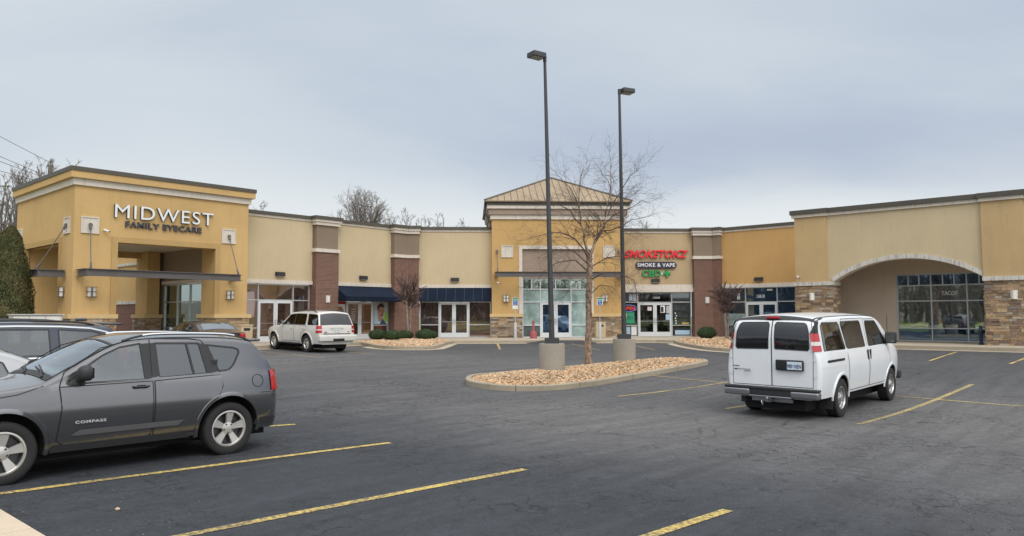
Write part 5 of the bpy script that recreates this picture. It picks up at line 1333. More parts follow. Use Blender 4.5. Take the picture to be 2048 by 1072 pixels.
# --- grey compact SUV, nearest
hd = ANG['L']+math.pi
pr_ = Vector((-3.93, 10.38, 0))        # ground contact of its left rear wheel
lft = Vector((-math.sin(hd), math.cos(hd), 0))
c = Car([(-.80, .36), (-.85, .45), (-.86, .62), (-.84, .74), (-.80, .80), (-.785, .98), (-.735, 1.13), (-.59, 1.36), (-.46, 1.53), (-.36, 1.59), (0, 1.635), (.6, 1.65), (1.1, 1.64), (1.42, 1.585), (1.75, 1.42), (2.18, 1.155), (2.30, 1.115), (2.8, 1.06), (3.2, .98), (3.38, .90), (3.46, .76), (3.50, .55), (3.48, .34)],
    .905, .27, 1.05, tum=.31, wb=2.635, R=.345, arch=.43, rr=.10, ra=.20, pr=.07, xr=-.1, tuck=(.075, .062))
jp = place_car('suv', pr_-lft*.78, hd, 'dark grey SUV parked nearest the camera at the left, COMPASS on its door', 'car', None, (2.635, 1.5))
fd = [(2.0, 1.065), (1.98, 1.115), (1.58, 1.385), (1.38, 1.475), (1.13, 1.515), (1.10, 1.07)]
rd = [(.93, 1.08), (.945, 1.515), (.37, 1.50), (.29, 1.10)]; rd2 = rd
qg = [(.13, 1.125), (.26, 1.475), (-.12, 1.43), (-.19, 1.40), (-.19, 1.36), (-.10, 1.21), (-.03, 1.145), (.04, 1.125)]
ws = [(1.50, -.60), (1.50, .60), (2.10, .69), (2.10, -.69)]
c.body([M['jeep'], M['cavity']], jp, [('s', fd), ('s', rd), ('s', qg), ('top', ws)], (-.30, 2.1, 1.02))
for nm, poly, mm in (('side_window', fd, 'carglass'), ('side_window', rd, 'privacy'), ('side_window', rd2, 'darkglass2'), ('side_window', qg, 'privacy')):
    if mm == 'darkglass2': continue
    for sd in (1, -1):
        mb = MB(); c.side(mb, poly, -.004, (sd,)); o = mb.build(nm, M['carglass'] if mm == 'carglass' else M.setdefault('privacy', clear('privacy_clear', (.25, .27, .27), .4, .12)), jp, (0, 0, 0), smooth=60)
        f = MB(); c.seam(f, poly, .022, .003, (sd,), 0, True); f.build('window_seal', M['darkplastic'], jp, (0, 0, 0))
for sd in (1, -1):
    mb = MB(); c.side(mb, [(1.10, 1.065), (1.13, 1.51), (.945, 1.52), (.93, 1.075)], .004, (sd,)); mb.build('pillar_trim', M['darkplastic'], jp, (0, 0, 0)); mb = MB(); c.side(mb, [(.29, 1.095), (.37, 1.50), (.26, 1.485), (.13, 1.12)], .004, (sd,)); mb.build('pillar_trim', M['darkplastic'], jp, (0, 0, 0)); mb = MB(); c.seam(mb, [(.54, 1.505), (.475, 1.10)], .028, .004, (sd,)); mb.build('pillar_trim', M['darkplastic'], jp, (0, 0, 0)); mb = MB(); c.side(mb, [(1.99, 1.06), (1.80, 1.06), (1.84, 1.20)], .005, (sd,)); mb.build('pillar_trim', M['darkplastic'], jp, (0, 0, 0))
    mb = MB(); y = c.W(.28, 1.25); a, b = sorted((sd*(y-.01), sd*(y+.02))); rbox(mb, .14, .22, a, b, 1.16, 1.28, .015); mb.build('handle', M['darkplastic'], jp, (0, 0, 0), smooth=40)
mb = MB(); c.topp(mb, [(1.47, -.63), (2.14, -.72), (2.14, .72), (1.47, .63)], .002); mb.build('windshield', M['screen'], jp, (0, 0, 0), smooth=60)
f = MB()
for a, b in (((1.46, -.64), (1.49, .64)), ): f.add([], [])
c.topp(f, [(1.435, -.64), (1.47, -.64), (1.47, .64), (1.435, .64)], .004); c.topp(f, [(2.12, -.75), (2.20, -.75), (2.20, .75), (2.12, .75)], .006)
for sd in (1, -1): c.topp(f, [(1.45, sd*.63), (2.14, sd*.72), (2.14, sd*.75), (1.45, sd*.66)] if sd == 1 else [(1.45, -.66), (2.14, -.75), (2.14, -.72), (1.45, -.63)], .004)
f.build('windshield_seal', M['darkplastic'], jp, (0, 0, 0))
wp = MB()
for y0, y1 in ((.58, -.05), (-.08, -.62)):
    p = [(2.19, y0, c.ztop(2.19, y0)+.012), (2.13, (y0*.6+y1*.4), c.ztop(2.13, y0*.6+y1*.4)+.018), (2.08, y1, c.ztop(2.08, y1)+.015)]; wp.tube(p, [.018, .014, .01], 5); a = Vector(p[2]); wp.tube([(2.14, y0-.1, c.ztop(2.14, y0-.1)+.012), (2.04, y1-.02, c.ztop(2.04, y1-.02)+.012)], .009, 4)
wp.build('wiper', M['black'], jp, (0, 0, 0))
mb = MB(); c.topp(mb, [(-.47, -.56), (-.47, .56), (-.71, .64), (-.71, -.64)][::-1], .003); mb.build('rear_window', M['darkglass'], jp, (0, 0, 0), smooth=60)
dF = [(2.10, .42), (2.06, .80), (2.08, 1.035), (1.02, 1.045), (1.03, .42), (1.06, .36), (2.02, .36)]
dR = [(1.005, .36), (.995, 1.045), (.11, 1.075), (.10, .93), (.157, .805), (.296, .725), (.405, .60), (.455, .484), (.475, .36)]
doors_side(c, jp, [dF, dR], M['jeep'], [(1.17, .985, 'darkplastic'), None])
class _S:
    def seam(s, mb, *a): q = MB(); c.seam(q, *a); q.build('panel_gap', M['seam'], jp, (0, 0, 0))
c_, c2 = c, _S()
for sd in (1, -1):
    c2.seam(mb, [(2.08, 1.04), (2.02, 1.20), (1.60, 1.47), (1.30, 1.55), (1.03, 1.575)], .012, .003, (sd,)); c2.seam(mb, [(1.01, 1.575), (.5, 1.565), (.34, 1.54), (.25, 1.42), (.11, 1.08)], .012, .003, (sd,)); c2.seam(mb, [(1.015, 1.575), (1.02, 1.10)], .010, .0045, (sd,))
    c2.seam(mb, [(2.16, 1.085), (2.5, .98), (2.9, .93), (3.3, .86)], .010, .003, (sd,)); c2.seam(mb, [(-.45, .80), (-.60, .80), (-.82, .79)], .009, .003, (sd,))
# cladding
mb = MB()
c.side(mb, [(2.16, .285), (2.14, .37), (.62, .37), (.52, .285)], .008); mb.build('sill_cladding', M['darkplastic'], jp, (0, 0, 0), smooth=50)
mb = MB(); c.side(mb, [(1.96, .465), (1.87, .53), (.62, .53), (.70, .465)], .012); mb.build('door_moulding', M['moulding'], jp, (0, 0, 0), smooth=50)
archlip(c, jp, 'jeep', .045, -12, 192, .012)
for sd in (1, -1):
    mb = MB(); c.side(mb, [(-.80, .36), (-.38, .36), (-.40, .44), (-.80, .44)], .006, (sd,)); mb.build('bumper_corner', M['darkplastic'], jp, (0, 0, 0), smooth=50)
mb = MB(); c.rear(mb, [(-.66, .38), (.66, .38), (.66, .50), (-.66, .50)], .006); mb.build('rear_bumper', M['darkplastic'], jp, (0, 0, 0), smooth=50)
for sd in (1, -1):
    mb = MB(); c.side(mb, [(-.845, .82), (-.76, .81), (-.70, .90), (-.69, 1.02), (-.72, 1.11), (-.80, 1.11)], .012, (sd,)); P = [(.66, .84), (.88, .82), (.88, 1.10), (.70, 1.10)]; P = [(sd*q[0], q[1]) for q in P]; c.rear(mb, P if sd == 1 else P[::-1], .014); mb.build('tail_light', M['redlens'], jp, (0, 0, 0), smooth=50)
    y = c.W(-.42, .98)
    mb = MB(); pts = [(-.42+.085*math.cos(k*math.pi/12), .965+.085*math.sin(k*math.pi/12)) for k in range(25)]
    if sd == 1: c.seam(mb, pts, .008, .003, (1,)); mb.build('fuel_flap', M['seam'], jp, (0, 0, 0))
    # roof rails
    mb = MB(); pts = []
    for k in range(15):
        x = -.42+1.75*k/14; h = .036*min(1, min(k, 14-k)/2.5); y = c.W(x, c.Te(x))-.075; pts.append((x, sd*y, c.ztop(x, y)+h+.008))
    mb.tube(pts[:3]+[], .015, 6); mb.tube(pts[-3:], .015, 6); mb.tube(pts[2:-2], .018, 8, 1); mb.build('roof_rail', [M['darkplastic'], M['chrome']], jp, (0, 0, 0), smooth=50)
mirror_(c, jp, 1.84, 1.19, c.W(1.84, 1.12), sz=.18, out=.24)
mb = MB(); rbox(mb, -.60, -.40, -.58, .58, 1.505, 1.54, .012); mb.build('spoiler', M['jeep'], jp, (0, 0, 0), smooth=40)
# lettering on the front door
Mx = Matrix(((-1, 0, 0, 0), (0, 0, 1, 0), (0, 1, 0, 0), (0, 0, 0, 1)))
tb = MB(); tb.text('COMPASS', 0, 0, 0, .043, .003, .0012, 0, 'LEFT', 1.15, sx=1.55, M=Matrix.Identity(4)); xm = max(v[0] for v in tb.v)
tb.v = [(1.92-v[0]*.34/xm, c.W(1.75, .64)+.014+v[2], .605+v[1]) for v in tb.v]
tb.build('badge', M['letter_silver'], jp, (0, 0, 0))
mb = MB()
for sy in (.36, -.36):
    rbox(mb, 1.0, 1.14, sy-.24, sy+.24, .75, 1.16, .05); rbox(mb, 1.02, 1.12, sy-.13, sy+.13, 1.2, 1.40, .05); mb.tube([(1.07, sy-.05, 1.14), (1.07, sy-.05, 1.24)], .008, 5); mb.tube([(1.07, sy+.05, 1.14), (1.07, sy+.05, 1.24)], .008, 5)
for sy in (.42, 0, -.42): rbox(mb, .14, .28, sy-.2, sy+.2, .75, 1.12, .05); rbox(mb, .16, .26, sy-.12, sy+.12, 1.14, 1.30, .04)
mb.build('seats', M['seat'], jp, (0, 0, 0), smooth=40)
mb = MB(); rbox(mb, 1.75, 2.1, -.72, .72, 1.03, 1.09, .03); mb.lathe([(.17, -.012), (.19, 0), (.17, .012)], 1.62, .36, 20, axis='y', cz=1.1); mb.build('dashboard', M['seat'], jp, (0, 0, 0), smooth=40)
mb = MB()
for sd in (1, -1): a, b = sorted((sd*.5, sd*.80)); rbox(mb, 3.28, 3.44, a, b, .74, .90, .05)
mb.build('head_light', M['whitelens'], jp, (0, 0, 0), smooth=40)
for xw in (0, 2.635):
    for sd in (1, -1): wheel(jp, xw, sd*.79, .345, .242, .215, 'five', sd)
under(c, jp, -.7, 3.2)

# --- white passenger van
hd = ANG['R']+math.pi/2      # drives along +y of the R frame
f_ = Vector((math.cos(hd), math.sin(hd), 0)); l_ = Vector((-f_.y, f_.x, 0))
rw = Vector((6.62, 15.52, 0))           # right rear wheel contact
vn = Car([(-1.14, .58), (-1.18, .62), (-1.19, .9), (-1.175, 1.3), (-1.14, 1.62), (-1.06, 1.92), (-.98, 2.03), (-.82, 2.085), (.2, 2.11), (1.6, 2.105), (2.6, 2.08), (2.95, 2.0), (3.25, 1.78), (3.62, 1.43), (3.72, 1.38), (4.0, 1.31), (4.24, 1.20), (4.36, 1.02), (4.42, .7), (4.41, .42)],
    1.0, .42, 1.30, tum=.17, wb=3.43, R=.387, arch=.455, rr=.13, pf=.14, pr=.035, ra=.10, xr=-.6, it=2)
vo = place_car('van', rw+l_*.84, hd, 'white passenger van seen from behind, with trailer hitch and tinted rear doors', 'van', None, (3.43, 1.7))
w1 = [(-.88, 1.36), (.30, 1.345), (.10, 1.90), (-.80, 1.91), (-.86, 1.86)][::1]
w1 = [(-.84, 1.365), (.34, 1.35), (.36, 1.40), (.22, 1.86), (.16, 1.91), (-.70, 1.92), (-.80, 1.86)]
w2 = [(.50, 1.35), (1.62, 1.35), (1.64, 1.40), (1.58, 1.87), (1.52, 1.92), (.36, 1.92), (.33, 1.86), (.46, 1.40)]
w3 = [(1.88, 1.35), (3.18, 1.36), (3.14, 1.46), (2.72, 1.84), (2.62, 1.90), (1.96, 1.91), (1.90, 1.86)]
vn.body([M['vanw'], M['cavity']], vo, [('s', w1), ('s', w2), ('s', w3), ('top', [(3.0, -.66), (3.0, .66), (3.55, .72), (3.55, -.72)])], (-.95, 3.5, 1.25))
vn_gl = clear('van_privacy_glass', (.16, .16, .165), .4, .16)
for poly, g in ((w1, vn_gl), (w2, vn_gl), (w3, M['carglass'])):
    for sd in (1, -1):
        mb = MB(); vn.side(mb, poly, .002, (sd,)); mb.build('side_window', g, vo, (0, 0, 0), smooth=60)
        f = MB(); vn.seam(f, poly, .026, .005, (sd,), 0, True); f.build('window_seal', M['darkplastic'], vo, (0, 0, 0))
mb = MB(); vn.topp(mb, [(2.98, -.70), (3.58, -.76), (3.58, .76), (2.98, .70)], .003); mb.build('windshield', M['screen'], vo, (0, 0, 0), smooth=60)
# rear doors
def rp(name, poly, mats, off=.003, seam_=None, par=vo, seamw=.01):
    mb = MB(); vn.rear(mb, poly, off, 0)
    if seam_:
        P = poly+[poly[0]]
        for a, b in zip(P, P[1:]):
            d = Vector((b[0]-a[0], b[1]-a[1])).normalized(); n = Vector((-d.y, d.x))*seamw/2; L_ = math.hypot(b[0]-a[0], b[1]-a[1]); k = max(1, int(L_/.1))
            for i in range(k):
                p, q = Vector(a).lerp(Vector(b), i/k), Vector(a).lerp(Vector(b), (i+1)/k); vn.rear(mb, [p-n, q-n, q+n, p+n], off+.002, 1)
    return mb.build(name, mats, par, (0, 0, 0), smooth=60)
for sd in (1, -1):
    P = [(.006, .66), (.82, .66), (.83, 1.30), (.80, 1.80), (.76, 1.95), (.66, 1.99), (.006, 2.0)]
    P = [(sd*a, b) for a, b in P]; P = P if sd == -1 else P[::-1]; P = P[::-1]
    d = rp('rear_door', P, [M['vanw'], M['seam']], .002, True)
    g = [(.07, 1.40), (.73, 1.385), (.755, 1.43), (.735, 1.74), (.69, 1.88), (.64, 1.92), (.09, 1.93), (.06, 1.88)]; g = [(sd*a, b) for a, b in g]; g = g[::-1] if sd == 1 else g; g = g
    if sd == -1: g = g
    rp('rear_window', g, [M['darkglass'], M['darkplastic']], .006, True, d, .02)
    # tail light wrapping the corner
    mb = MB()
    for z0_, z1_, mi_ in ((1.37, 1.485, 0), (1.485, 1.56, 1), (1.56, 1.72, 0)):
        vn.side(mb, [(-1.17, z0_), (-.955, z0_), (-.955, z1_), (-1.17, z1_)], .014, (sd,), mi_)
        P = [(.845, z0_), (1.02, z0_), (1.02, z1_), (.84, z1_)]; P = [(sd*q[0], q[1]) for q in P]; vn.rear(mb, P if sd == 1 else P[::-1], .014, mi_)
    mb.v = [(v[0], max(-vn.W(v[0]+.03, v[2])-.014, min(vn.W(v[0]+.03, v[2])+.014, v[1])), v[2]) for v in mb.v]
    mb.build('tail_light', [M['redlens'], M['whitelens']], vo, (0, 0, 0), smooth=50)
    mb = MB(); P = [(.845, 1.72), (1.0, 1.72), (.97, 1.86), (.93, 1.94), (.86, 2.0), (.74, 2.03), (.70, 2.0), (.79, 1.96), (.83, 1.86)]; P = [(sd*q[0], q[1]) for q in P]; vn.rear(mb, P if sd == 1 else P[::-1], .014)
    vn.side(mb, [(-1.15, 1.72), (-.97, 1.72), (-.93, 1.86), (-.86, 1.96), (-1.0, 1.95), (-1.10, 1.86)], .012, (sd,))
    mb.build('corner_trim', M['darkplastic'], vo, (0, 0, 0), smooth=60)
    h = MB(); h.tube([(-1.155, sd*.10, 1.30), (-1.20, sd*.10, 1.30)], .012, 5)
mb = MB(); vn.topp(mb, [(-1.0, -.80), (-.92, -.80), (-.90, 0), (-.92, .80), (-1.0, .80), (-1.03, 0)][::-1], .010); mb.build('top_trim', M['darkplastic'], vo, (0, 0, 0), smooth=60)
mb = MB(); rbox(mb, -1.05, -1.0, -.14, .14, 2.0, 2.045, .012); mb.build('brake_light', M['redlens'], vo, (0, 0, 0), smooth=40)
# plate recess and plate on the right door
mb = MB(); rbox(mb, -1.20, -1.16, -.66, -.10, .98, 1.19, .02); mb.build('plate_recess', M['black'], vo, (0, 0, 0), smooth=40)
mb = MB(); mb.box(-1.212, -1.202, -.63, -.34, 1.005, 1.16)
P_ = MB(); P_.text('989 NEN', 0, 0, 0, .105, .001, .002, 0, 'CENTER', 1.0, sx=.70, M=Matrix.Identity(4))
mb.add([(-1.214-v[2], -.485-v[0], 1.035+v[1]) for v in P_.v], P_.f, 1); mb.build('license_plate', [M['plateback'], M['plateink']], vo, (0, 0, 0))
# badges low on the left door
mb = MB(); x = -1.2005
for (ya, yb, za, zb) in ((.79, .66, 1.02, 1.038), (.56, .42, .925, .94)): mb.box(x-.006, x, yb, ya, za, zb)
mb.box(x-.006, x, .42, .70, .958, .972); mb.add([(x-.007, .78, .965), (x-.007, .735, .985), (x-.007, .69, .965), (x-.007, .735, .945)], [(0, 1, 2, 3)]); mb.build('badge', M['alloydark'], vo, (0, 0, 0))
for sd in (1, -1):
    for hz_ in (.86, 1.18, 1.86):
        mb = MB(); P = [(.83, hz_), (.885, hz_), (.885, hz_+.05), (.83, hz_+.05)]; P = [(sd*q[0], q[1]) for q in P]; vn.rear(mb, P if sd == 1 else P[::-1], .012); mb.build('hinge', M['vanw'], vo, (0, 0, 0))
    mb = MB(); vn.side(mb, [(-.62, .74), (2.96, .74), (2.96, .775), (-.62, .775)][::-1], .005, (sd,)); 
    mb = MB(); vn.seam(mb, [(-1.05, 1.05), (.42, 1.05)], .012, .004, (sd,)); mb.build('body_crease', M['vanw'], vo, (0, 0, 0))
# bumper with step
mb = MB()
for sd in (1, -1): 
    a, b = sorted((sd*.42, sd*.965)); rbox(mb, -1.29, -1.10, a, b, .445, .585, .035)
rbox(mb, -1.27, -1.12, -.44, .44, .425, .465, .015); mb.build('rear_bumper', M['dullchrome'], vo, (0, 0, 0), smooth=40)
mb = MB(); rbox(mb, -1.285, -1.10, -.96, .96, .585, .635, .015); rbox(mb, -1.265, -1.12, -.43, .43, .465, .59, .015); mb.build('bumper_step', M['darkplastic'], vo, (0, 0, 0), smooth=40)
mb = MB(); mb.box(-1.36, -1.10, -.04, .04, .35, .42); mb.box(-1.15, -1.08, -.42, .42, .34, .41); mb.lathe([(.001, .39), (.022, .40), (.03, .43), (.022, .465), (.001, .47)], -1.40, .0, 12); mb.box(-1.42, -1.34, -.03, .03, .37, .395); mb.tube([(-1.3, .12, .38), (-1.33, .12, .28), (-1.3, .16, .36)], .008, 5); mb.build('hitch', M['dullchrome'], vo, (0, 0, 0))
for sd in (1, -1): a, b = sorted((sd*.68, sd*.96)); MB().box(-.50, -.485, a, b, .20, .44).build('mud_flap', M['darkplastic'], vo, (0, 0, 0))
# side: sliding door, track, front door
dS = [(.43, .50), (.43, 1.98), (1.70, 1.98), (1.74, 1.30), (1.76, .50)]; dF = [(1.78, .50), (1.76, 1.30), (1.82, 1.98), (2.66, 1.96), (3.26, 1.42), (3.30, .95), (3.0, .92), (2.95, .50)]
doors_side(vn, vo, [[p for p in [(.43, .50), (.43, 1.33), (1.74, 1.33), (1.76, .50)]], [(1.78, .50), (1.77, 1.33), (3.27, 1.33), (3.3, .95), (3.02, .78), (2.93, .50)]], M['vanw'], [None, None])
for sd in (1, -1):
    for q_ in ([(1.765, 1.33), (1.80, 1.96), (2.6, 1.95)], [(.43, 1.33), (.40, 1.98), (1.8, 1.98)]): mb = MB(); vn.seam(mb, q_, .010, .004, (sd,)); mb.build('panel_gap', M['seam'], vo, (0, 0, 0))
for sd in (1, -1):
    mb = MB(); y = vn.W(-.2, 1.17); a, b = sorted((sd*(y-.01), sd*(y+.012))); rbox(mb, -.78, .18, a, b, 1.135, 1.185, .01); mb.build('door_track', M['black'], vo, (0, 0, 0), smooth=40)
    for hx in (1.68, 1.86):
        mb = MB(); y = vn.W(hx, 1.18); a, b = sorted((sd*(y), sd*(y+.025))); rbox(mb, hx-.025, hx+.025, a, b, 1.07, 1.29, .012); mb.build('handle', M['black'], vo, (0, 0, 0), smooth=40)
mirror_(vn, vo, 3.16, 1.50, vn.W(3.16, 1.4)-.02, sz=.27, out=.27)
archlip(vn, vo, 'vanw', .05, -5, 185, .018)
mb = MB(); rbox(mb, 4.30, 4.50, -.93, .93, .45, .66, .05); mb.build('front_bumper', M['darkplastic'], vo, (0, 0, 0), smooth=40)
mb = MB().tube([(3.35, -vn.W(3.35, 1.2)+.05, 1.36), (3.32, -vn.W(3.35, 1.2)+.04, 2.05)], .006, 5); mb.build('aerial', M['black'], vo, (0, 0, 0))
mb = MB()
for bx_ in (0.05, 1.1, 2.1):
    for sy in ((-.62, -.2, .25, .66) if bx_ < 2 else (-.45, .45)): rbox(mb, bx_, bx_+.14, sy-.2, sy+.2, .8, 1.42, .05); rbox(mb, bx_+.02, bx_+.12, sy-.12, sy+.12, 1.43, 1.62, .04)
mb.build('seats', M['seat'], vo, (0, 0, 0), smooth=40)
mb = MB(); vn.side(mb, [(4.24, .95), (4.34, .95), (4.30, 1.15), (4.15, 1.17)], .006); mb.build('head_light', M['whitelens'], vo, (0, 0, 0))
for xw in (0, 3.43):
    for sd in (1, -1): wheel(vo, xw, sd*.86, .387, .235, .25, 'steel', sd)
under(vn, vo, -1.0, 4.1)

# --- generic cars further away
def simple_car(name, C_, pos, heading, label, cat, paint, fd, rd, qg, ws, rwin, lights, mirror_xz, style='five', rim=.225, wd=.21, rails=False, tw=1.5, glass_=None, doors=(), handles=(), track=.78, cab=None, group=None):
    o = place_car(name, pos, heading, label, cat, group, (C_.wb, tw))
    cuts = [('s', fd), ('s', rd)]+([('s', qg)] if qg else [])+([('top', [(ws[0], -ws[2]), (ws[0], ws[2]), (ws[1], ws[2]+.06), (ws[1], -ws[2]-.06)])])
    C_.body([paint, M['cavity']], o, cuts if cab else (), cab)
    for k, poly in enumerate((fd, rd, qg)):
        if not poly: continue
        for sd in (1, -1):
            mb = MB(); C_.side(mb, poly, .002 if cab else .004, (sd,)); g = (M['carglass'] if k == 0 else (glass_ or M['privacy'])) if cab else M['darkglass']
            mb.build('side_window', g, o, (0, 0, 0), smooth=60)
            f = MB(); C_.seam(f, poly, .022, .006, (sd,), 0, True); f.build('window_seal', M['darkplastic'], o, (0, 0, 0))
    mb = MB(); C_.topp(mb, [(ws[0]-.03, -ws[2]-.03), (ws[1]+.03, -ws[2]-.09), (ws[1]+.03, ws[2]+.09), (ws[0]-.03, ws[2]+.03)], .004); mb.build('windshield', M['screen'], o, (0, 0, 0), smooth=60)
    if rwin: 
        mb = MB(); C_.topp(mb, [(rwin[0], -rwin[2]), (rwin[1], -rwin[3]), (rwin[1], rwin[3]), (rwin[0], rwin[2])], .005); mb.build('rear_window', rwin[4], o, (0, 0, 0), smooth=60)
    if doors: doors_side(C_, o, doors, paint, handles)
    mirror_(C_, o, mirror_xz[0], mirror_xz[1], C_.W(mirror_xz[0], C_.belt)-.01, sz=.16, out=.21, mats=M['darkplastic'])
    for sd in ((1, -1) if lights else ()):
        mb = MB(); x, z0_, z1_, d_, w_ = lights; y = C_.W(x+.1, (z0_+z1_)/2); a, b = sorted((sd*(y-w_), sd*(y+.012))); rbox(mb, x-.0, x+d_, a, b, z0_, z1_, .03); mb.build('tail_light', M['redlens'], o, (0, 0, 0), smooth=40)
    mb = MB()
    for sd in (1, -1): a, b = sorted((sd*.5, sd*.78)); rbox(mb, C_.x1-.26, C_.x1-.05, a, b, .66, .82, .04)
    mb.build('head_light', M['whitelens'], o, (0, 0, 0), smooth=40)
    if rails:
        for sd in (1, -1):
            mb = MB(); pts = []
            for k in range(13):
                x = rails[0]+(rails[1]-rails[0])*k/12; h = rails[2]*min(1, min(k, 12-k)/1.5); y = C_.W(x, C_.Te(x))-.08; pts.append((x, sd*y, C_.ztop(x, y)+h+.006))
            mb.tube(pts, .022, 6); mb.build('roof_rail', M['darkplastic'], o, (0, 0, 0), smooth=50)
    mb = MB()
    if cab:
        for bx_ in (.25, 1.15):
            for sy in (-.38, .38): rbox(mb, bx_, bx_+.14, sy-.22, sy+.22, .6, C_.belt+.05, .05); rbox(mb, bx_+.02, bx_+.12, sy-.12, sy+.12, C_.belt+.06, C_.belt+.24, .04)
        mb.build('seats', M['seat'], o, (0, 0, 0), smooth=40)
    for xw in (0, C_.wb):
        for sd in (1, -1): wheel(o, xw, sd*track, C_.R, rim, wd, style, sd)
    under(C_, o, C_.x0+.2, C_.x1-.3); return o
# white mid-size SUV at the shop kerb
hdE = ANG['L']+math.pi/2-R(2.5)
fE = Vector((math.cos(hdE), math.sin(hdE), 0)); lE = Vector((-fE.y, fE.x, 0))
pw = Vector(((618-1024)/45.7+.0, 1500/45.7, 0))
ex = Car([(-1.00, .42), (-1.05, .50), (-1.07, .66), (-1.05, .80), (-.99, .86), (-.97, 1.10), (-.93, 1.22), (-.76, 1.66), (-.68, 1.76), (-.52, 1.79), (0, 1.81), (.9, 1.81), (1.45, 1.785), (1.62, 1.74), (2.2, 1.28), (2.34, 1.19), (2.7, 1.15), (3.35, 1.07), (3.55, .99), (3.68, .84), (3.74, .60), (3.71, .38)],
    .935, .36, 1.17, tum=.22, wb=2.89, R=.375, arch=.45, rr=.09, pf=.20, pr=.04)
eo = simple_car('suv', ex, pw-lE*.80, hdE, 'cream white SUV with roof rails parked at the kerb before the clinic', 'car', M['cream_paint'],
    [(2.06, 1.19), (1.56, 1.61), (1.12, 1.655), (1.10, 1.19)], [(1.03, 1.19), (1.05, 1.66), (.22, 1.66), (.16, 1.60), (.14, 1.19)], [(-.04, 1.19), (.02, 1.655), (-.56, 1.645), (-.70, 1.60), (-.86, 1.20)],
    (1.72, 2.22, .62), (-.935, -.725, .80, .70, M['darkglass']), None, (1.98, 1.28), 'six', .225, .235, (-.45, 1.2, .06), 1.6, vn_gl,
    [[(2.10, .46), (2.08, 1.16), (1.05, 1.16), (1.05, .46)], [(1.03, .46), (1.03, 1.16), (.06, 1.16), (.10, .98), (.45, .80), (.52, .46)]], [(1.22, 1.02, 'cream_paint'), (.24, 1.03, 'cream_paint')], .80, (-.55, 2.2, 1.10))
for sd in (1, -1):
    mb = MB()
    for z0_, z1_, mi_ in ((.86, .975, 0), (.975, 1.02, 1), (1.02, 1.17, 0)):
        ex.side(mb, [(-1.0, z0_), (-.78, z0_), (-.77, z1_), (-1.0, z1_)], .012, (sd,), mi_)
        P = [(.74, z0_), (.95, z0_), (.95, z1_), (.74, z1_)]; P = [(sd*q[0], q[1]) for q in P]; ex.rear(mb, P if sd == 1 else P[::-1], .012, mi_)
    mb.build('tail_light', [M['redlens'], M['whitelens']], eo, (0, 0, 0), smooth=50)
    mb = MB(); ex.side(mb, [(1.10, 1.18), (1.12, 1.66), (1.05, 1.665), (1.03, 1.18)], .006, (sd,)); mb.build('pillar_trim', M['darkplastic'], eo, (0, 0, 0))
mb = MB()
def rr_(C_, mb, poly, off=.006, mi=0):
    C_.rear(mb, poly, off, mi)
rr_(ex, mb, [(-.68, .80), (.68, .80), (.68, .83), (-.68, .83)]); mb.build('tailgate_gap', M['seam'], eo, (0, 0, 0))
mb = MB(); rbox(mb, -1.15, -.98, -.92, .92, .50, .76, .05); mb.build('rear_bumper', M['cream_paint'], eo, (0, 0, 0), smooth=40)
mb = MB(); rbox(mb, -1.165, -1.1, -.28, .28, .50, .62, .02); mb.build('hitch_cover', M['black'], eo, (0, 0, 0), smooth=40)
mb = MB(); mb.box(-1.03, -1.005, -.33, .33, 1.06, 1.085); mb.build('handle', M['cream_paint'], eo, (0, 0, 0))
mb = MB(); mb.box(-1.015, -1.0, -.15, .15, .90, 1.04); P_ = MB(); P_.text('EL 745 A', 0, 0, 0, .08, .001, .001, 0, 'CENTER', 1, sx=.75, M=Matrix.Identity(4)); mb.add([(-1.017-v[2], -v[0], .94+v[1]) for v in P_.v], P_.f, 1); mb.build('license_plate', [M['paper'], M['plateink']], eo, (0, 0, 0))
mb = MB(); mb.tube([(-.87, .05, 1.30), (-.90, -.30, 1.26)], .012, 5); mb.build('wiper', M['black'], eo, (0, 0, 0))
mb = MB(); mb.box(-1.0, -.99, .50, .64, .86, .90); mb.box(-1.0, -.99, -.62, -.52, .88, .91); mb.build('badge', M['alloydark'], eo, (0, 0, 0))
for sd in (1, -1):
    mb = MB(); a, b = sorted((sd*.88, sd*1.0)); rbox(mb, .6, 2.3, a, b, .33, .39, .02); mb.build('running_board', M['darkplastic'], eo, (0, 0, 0), smooth=40)
archlip(ex, eo, 'cream_paint', .06, -5, 185, .022)
mb = MB(); rbox(mb, -.70, -.62, -.16, .16, 1.71, 1.735, .01); mb.build('brake_light', M['redlens'], eo, (0, 0, 0))
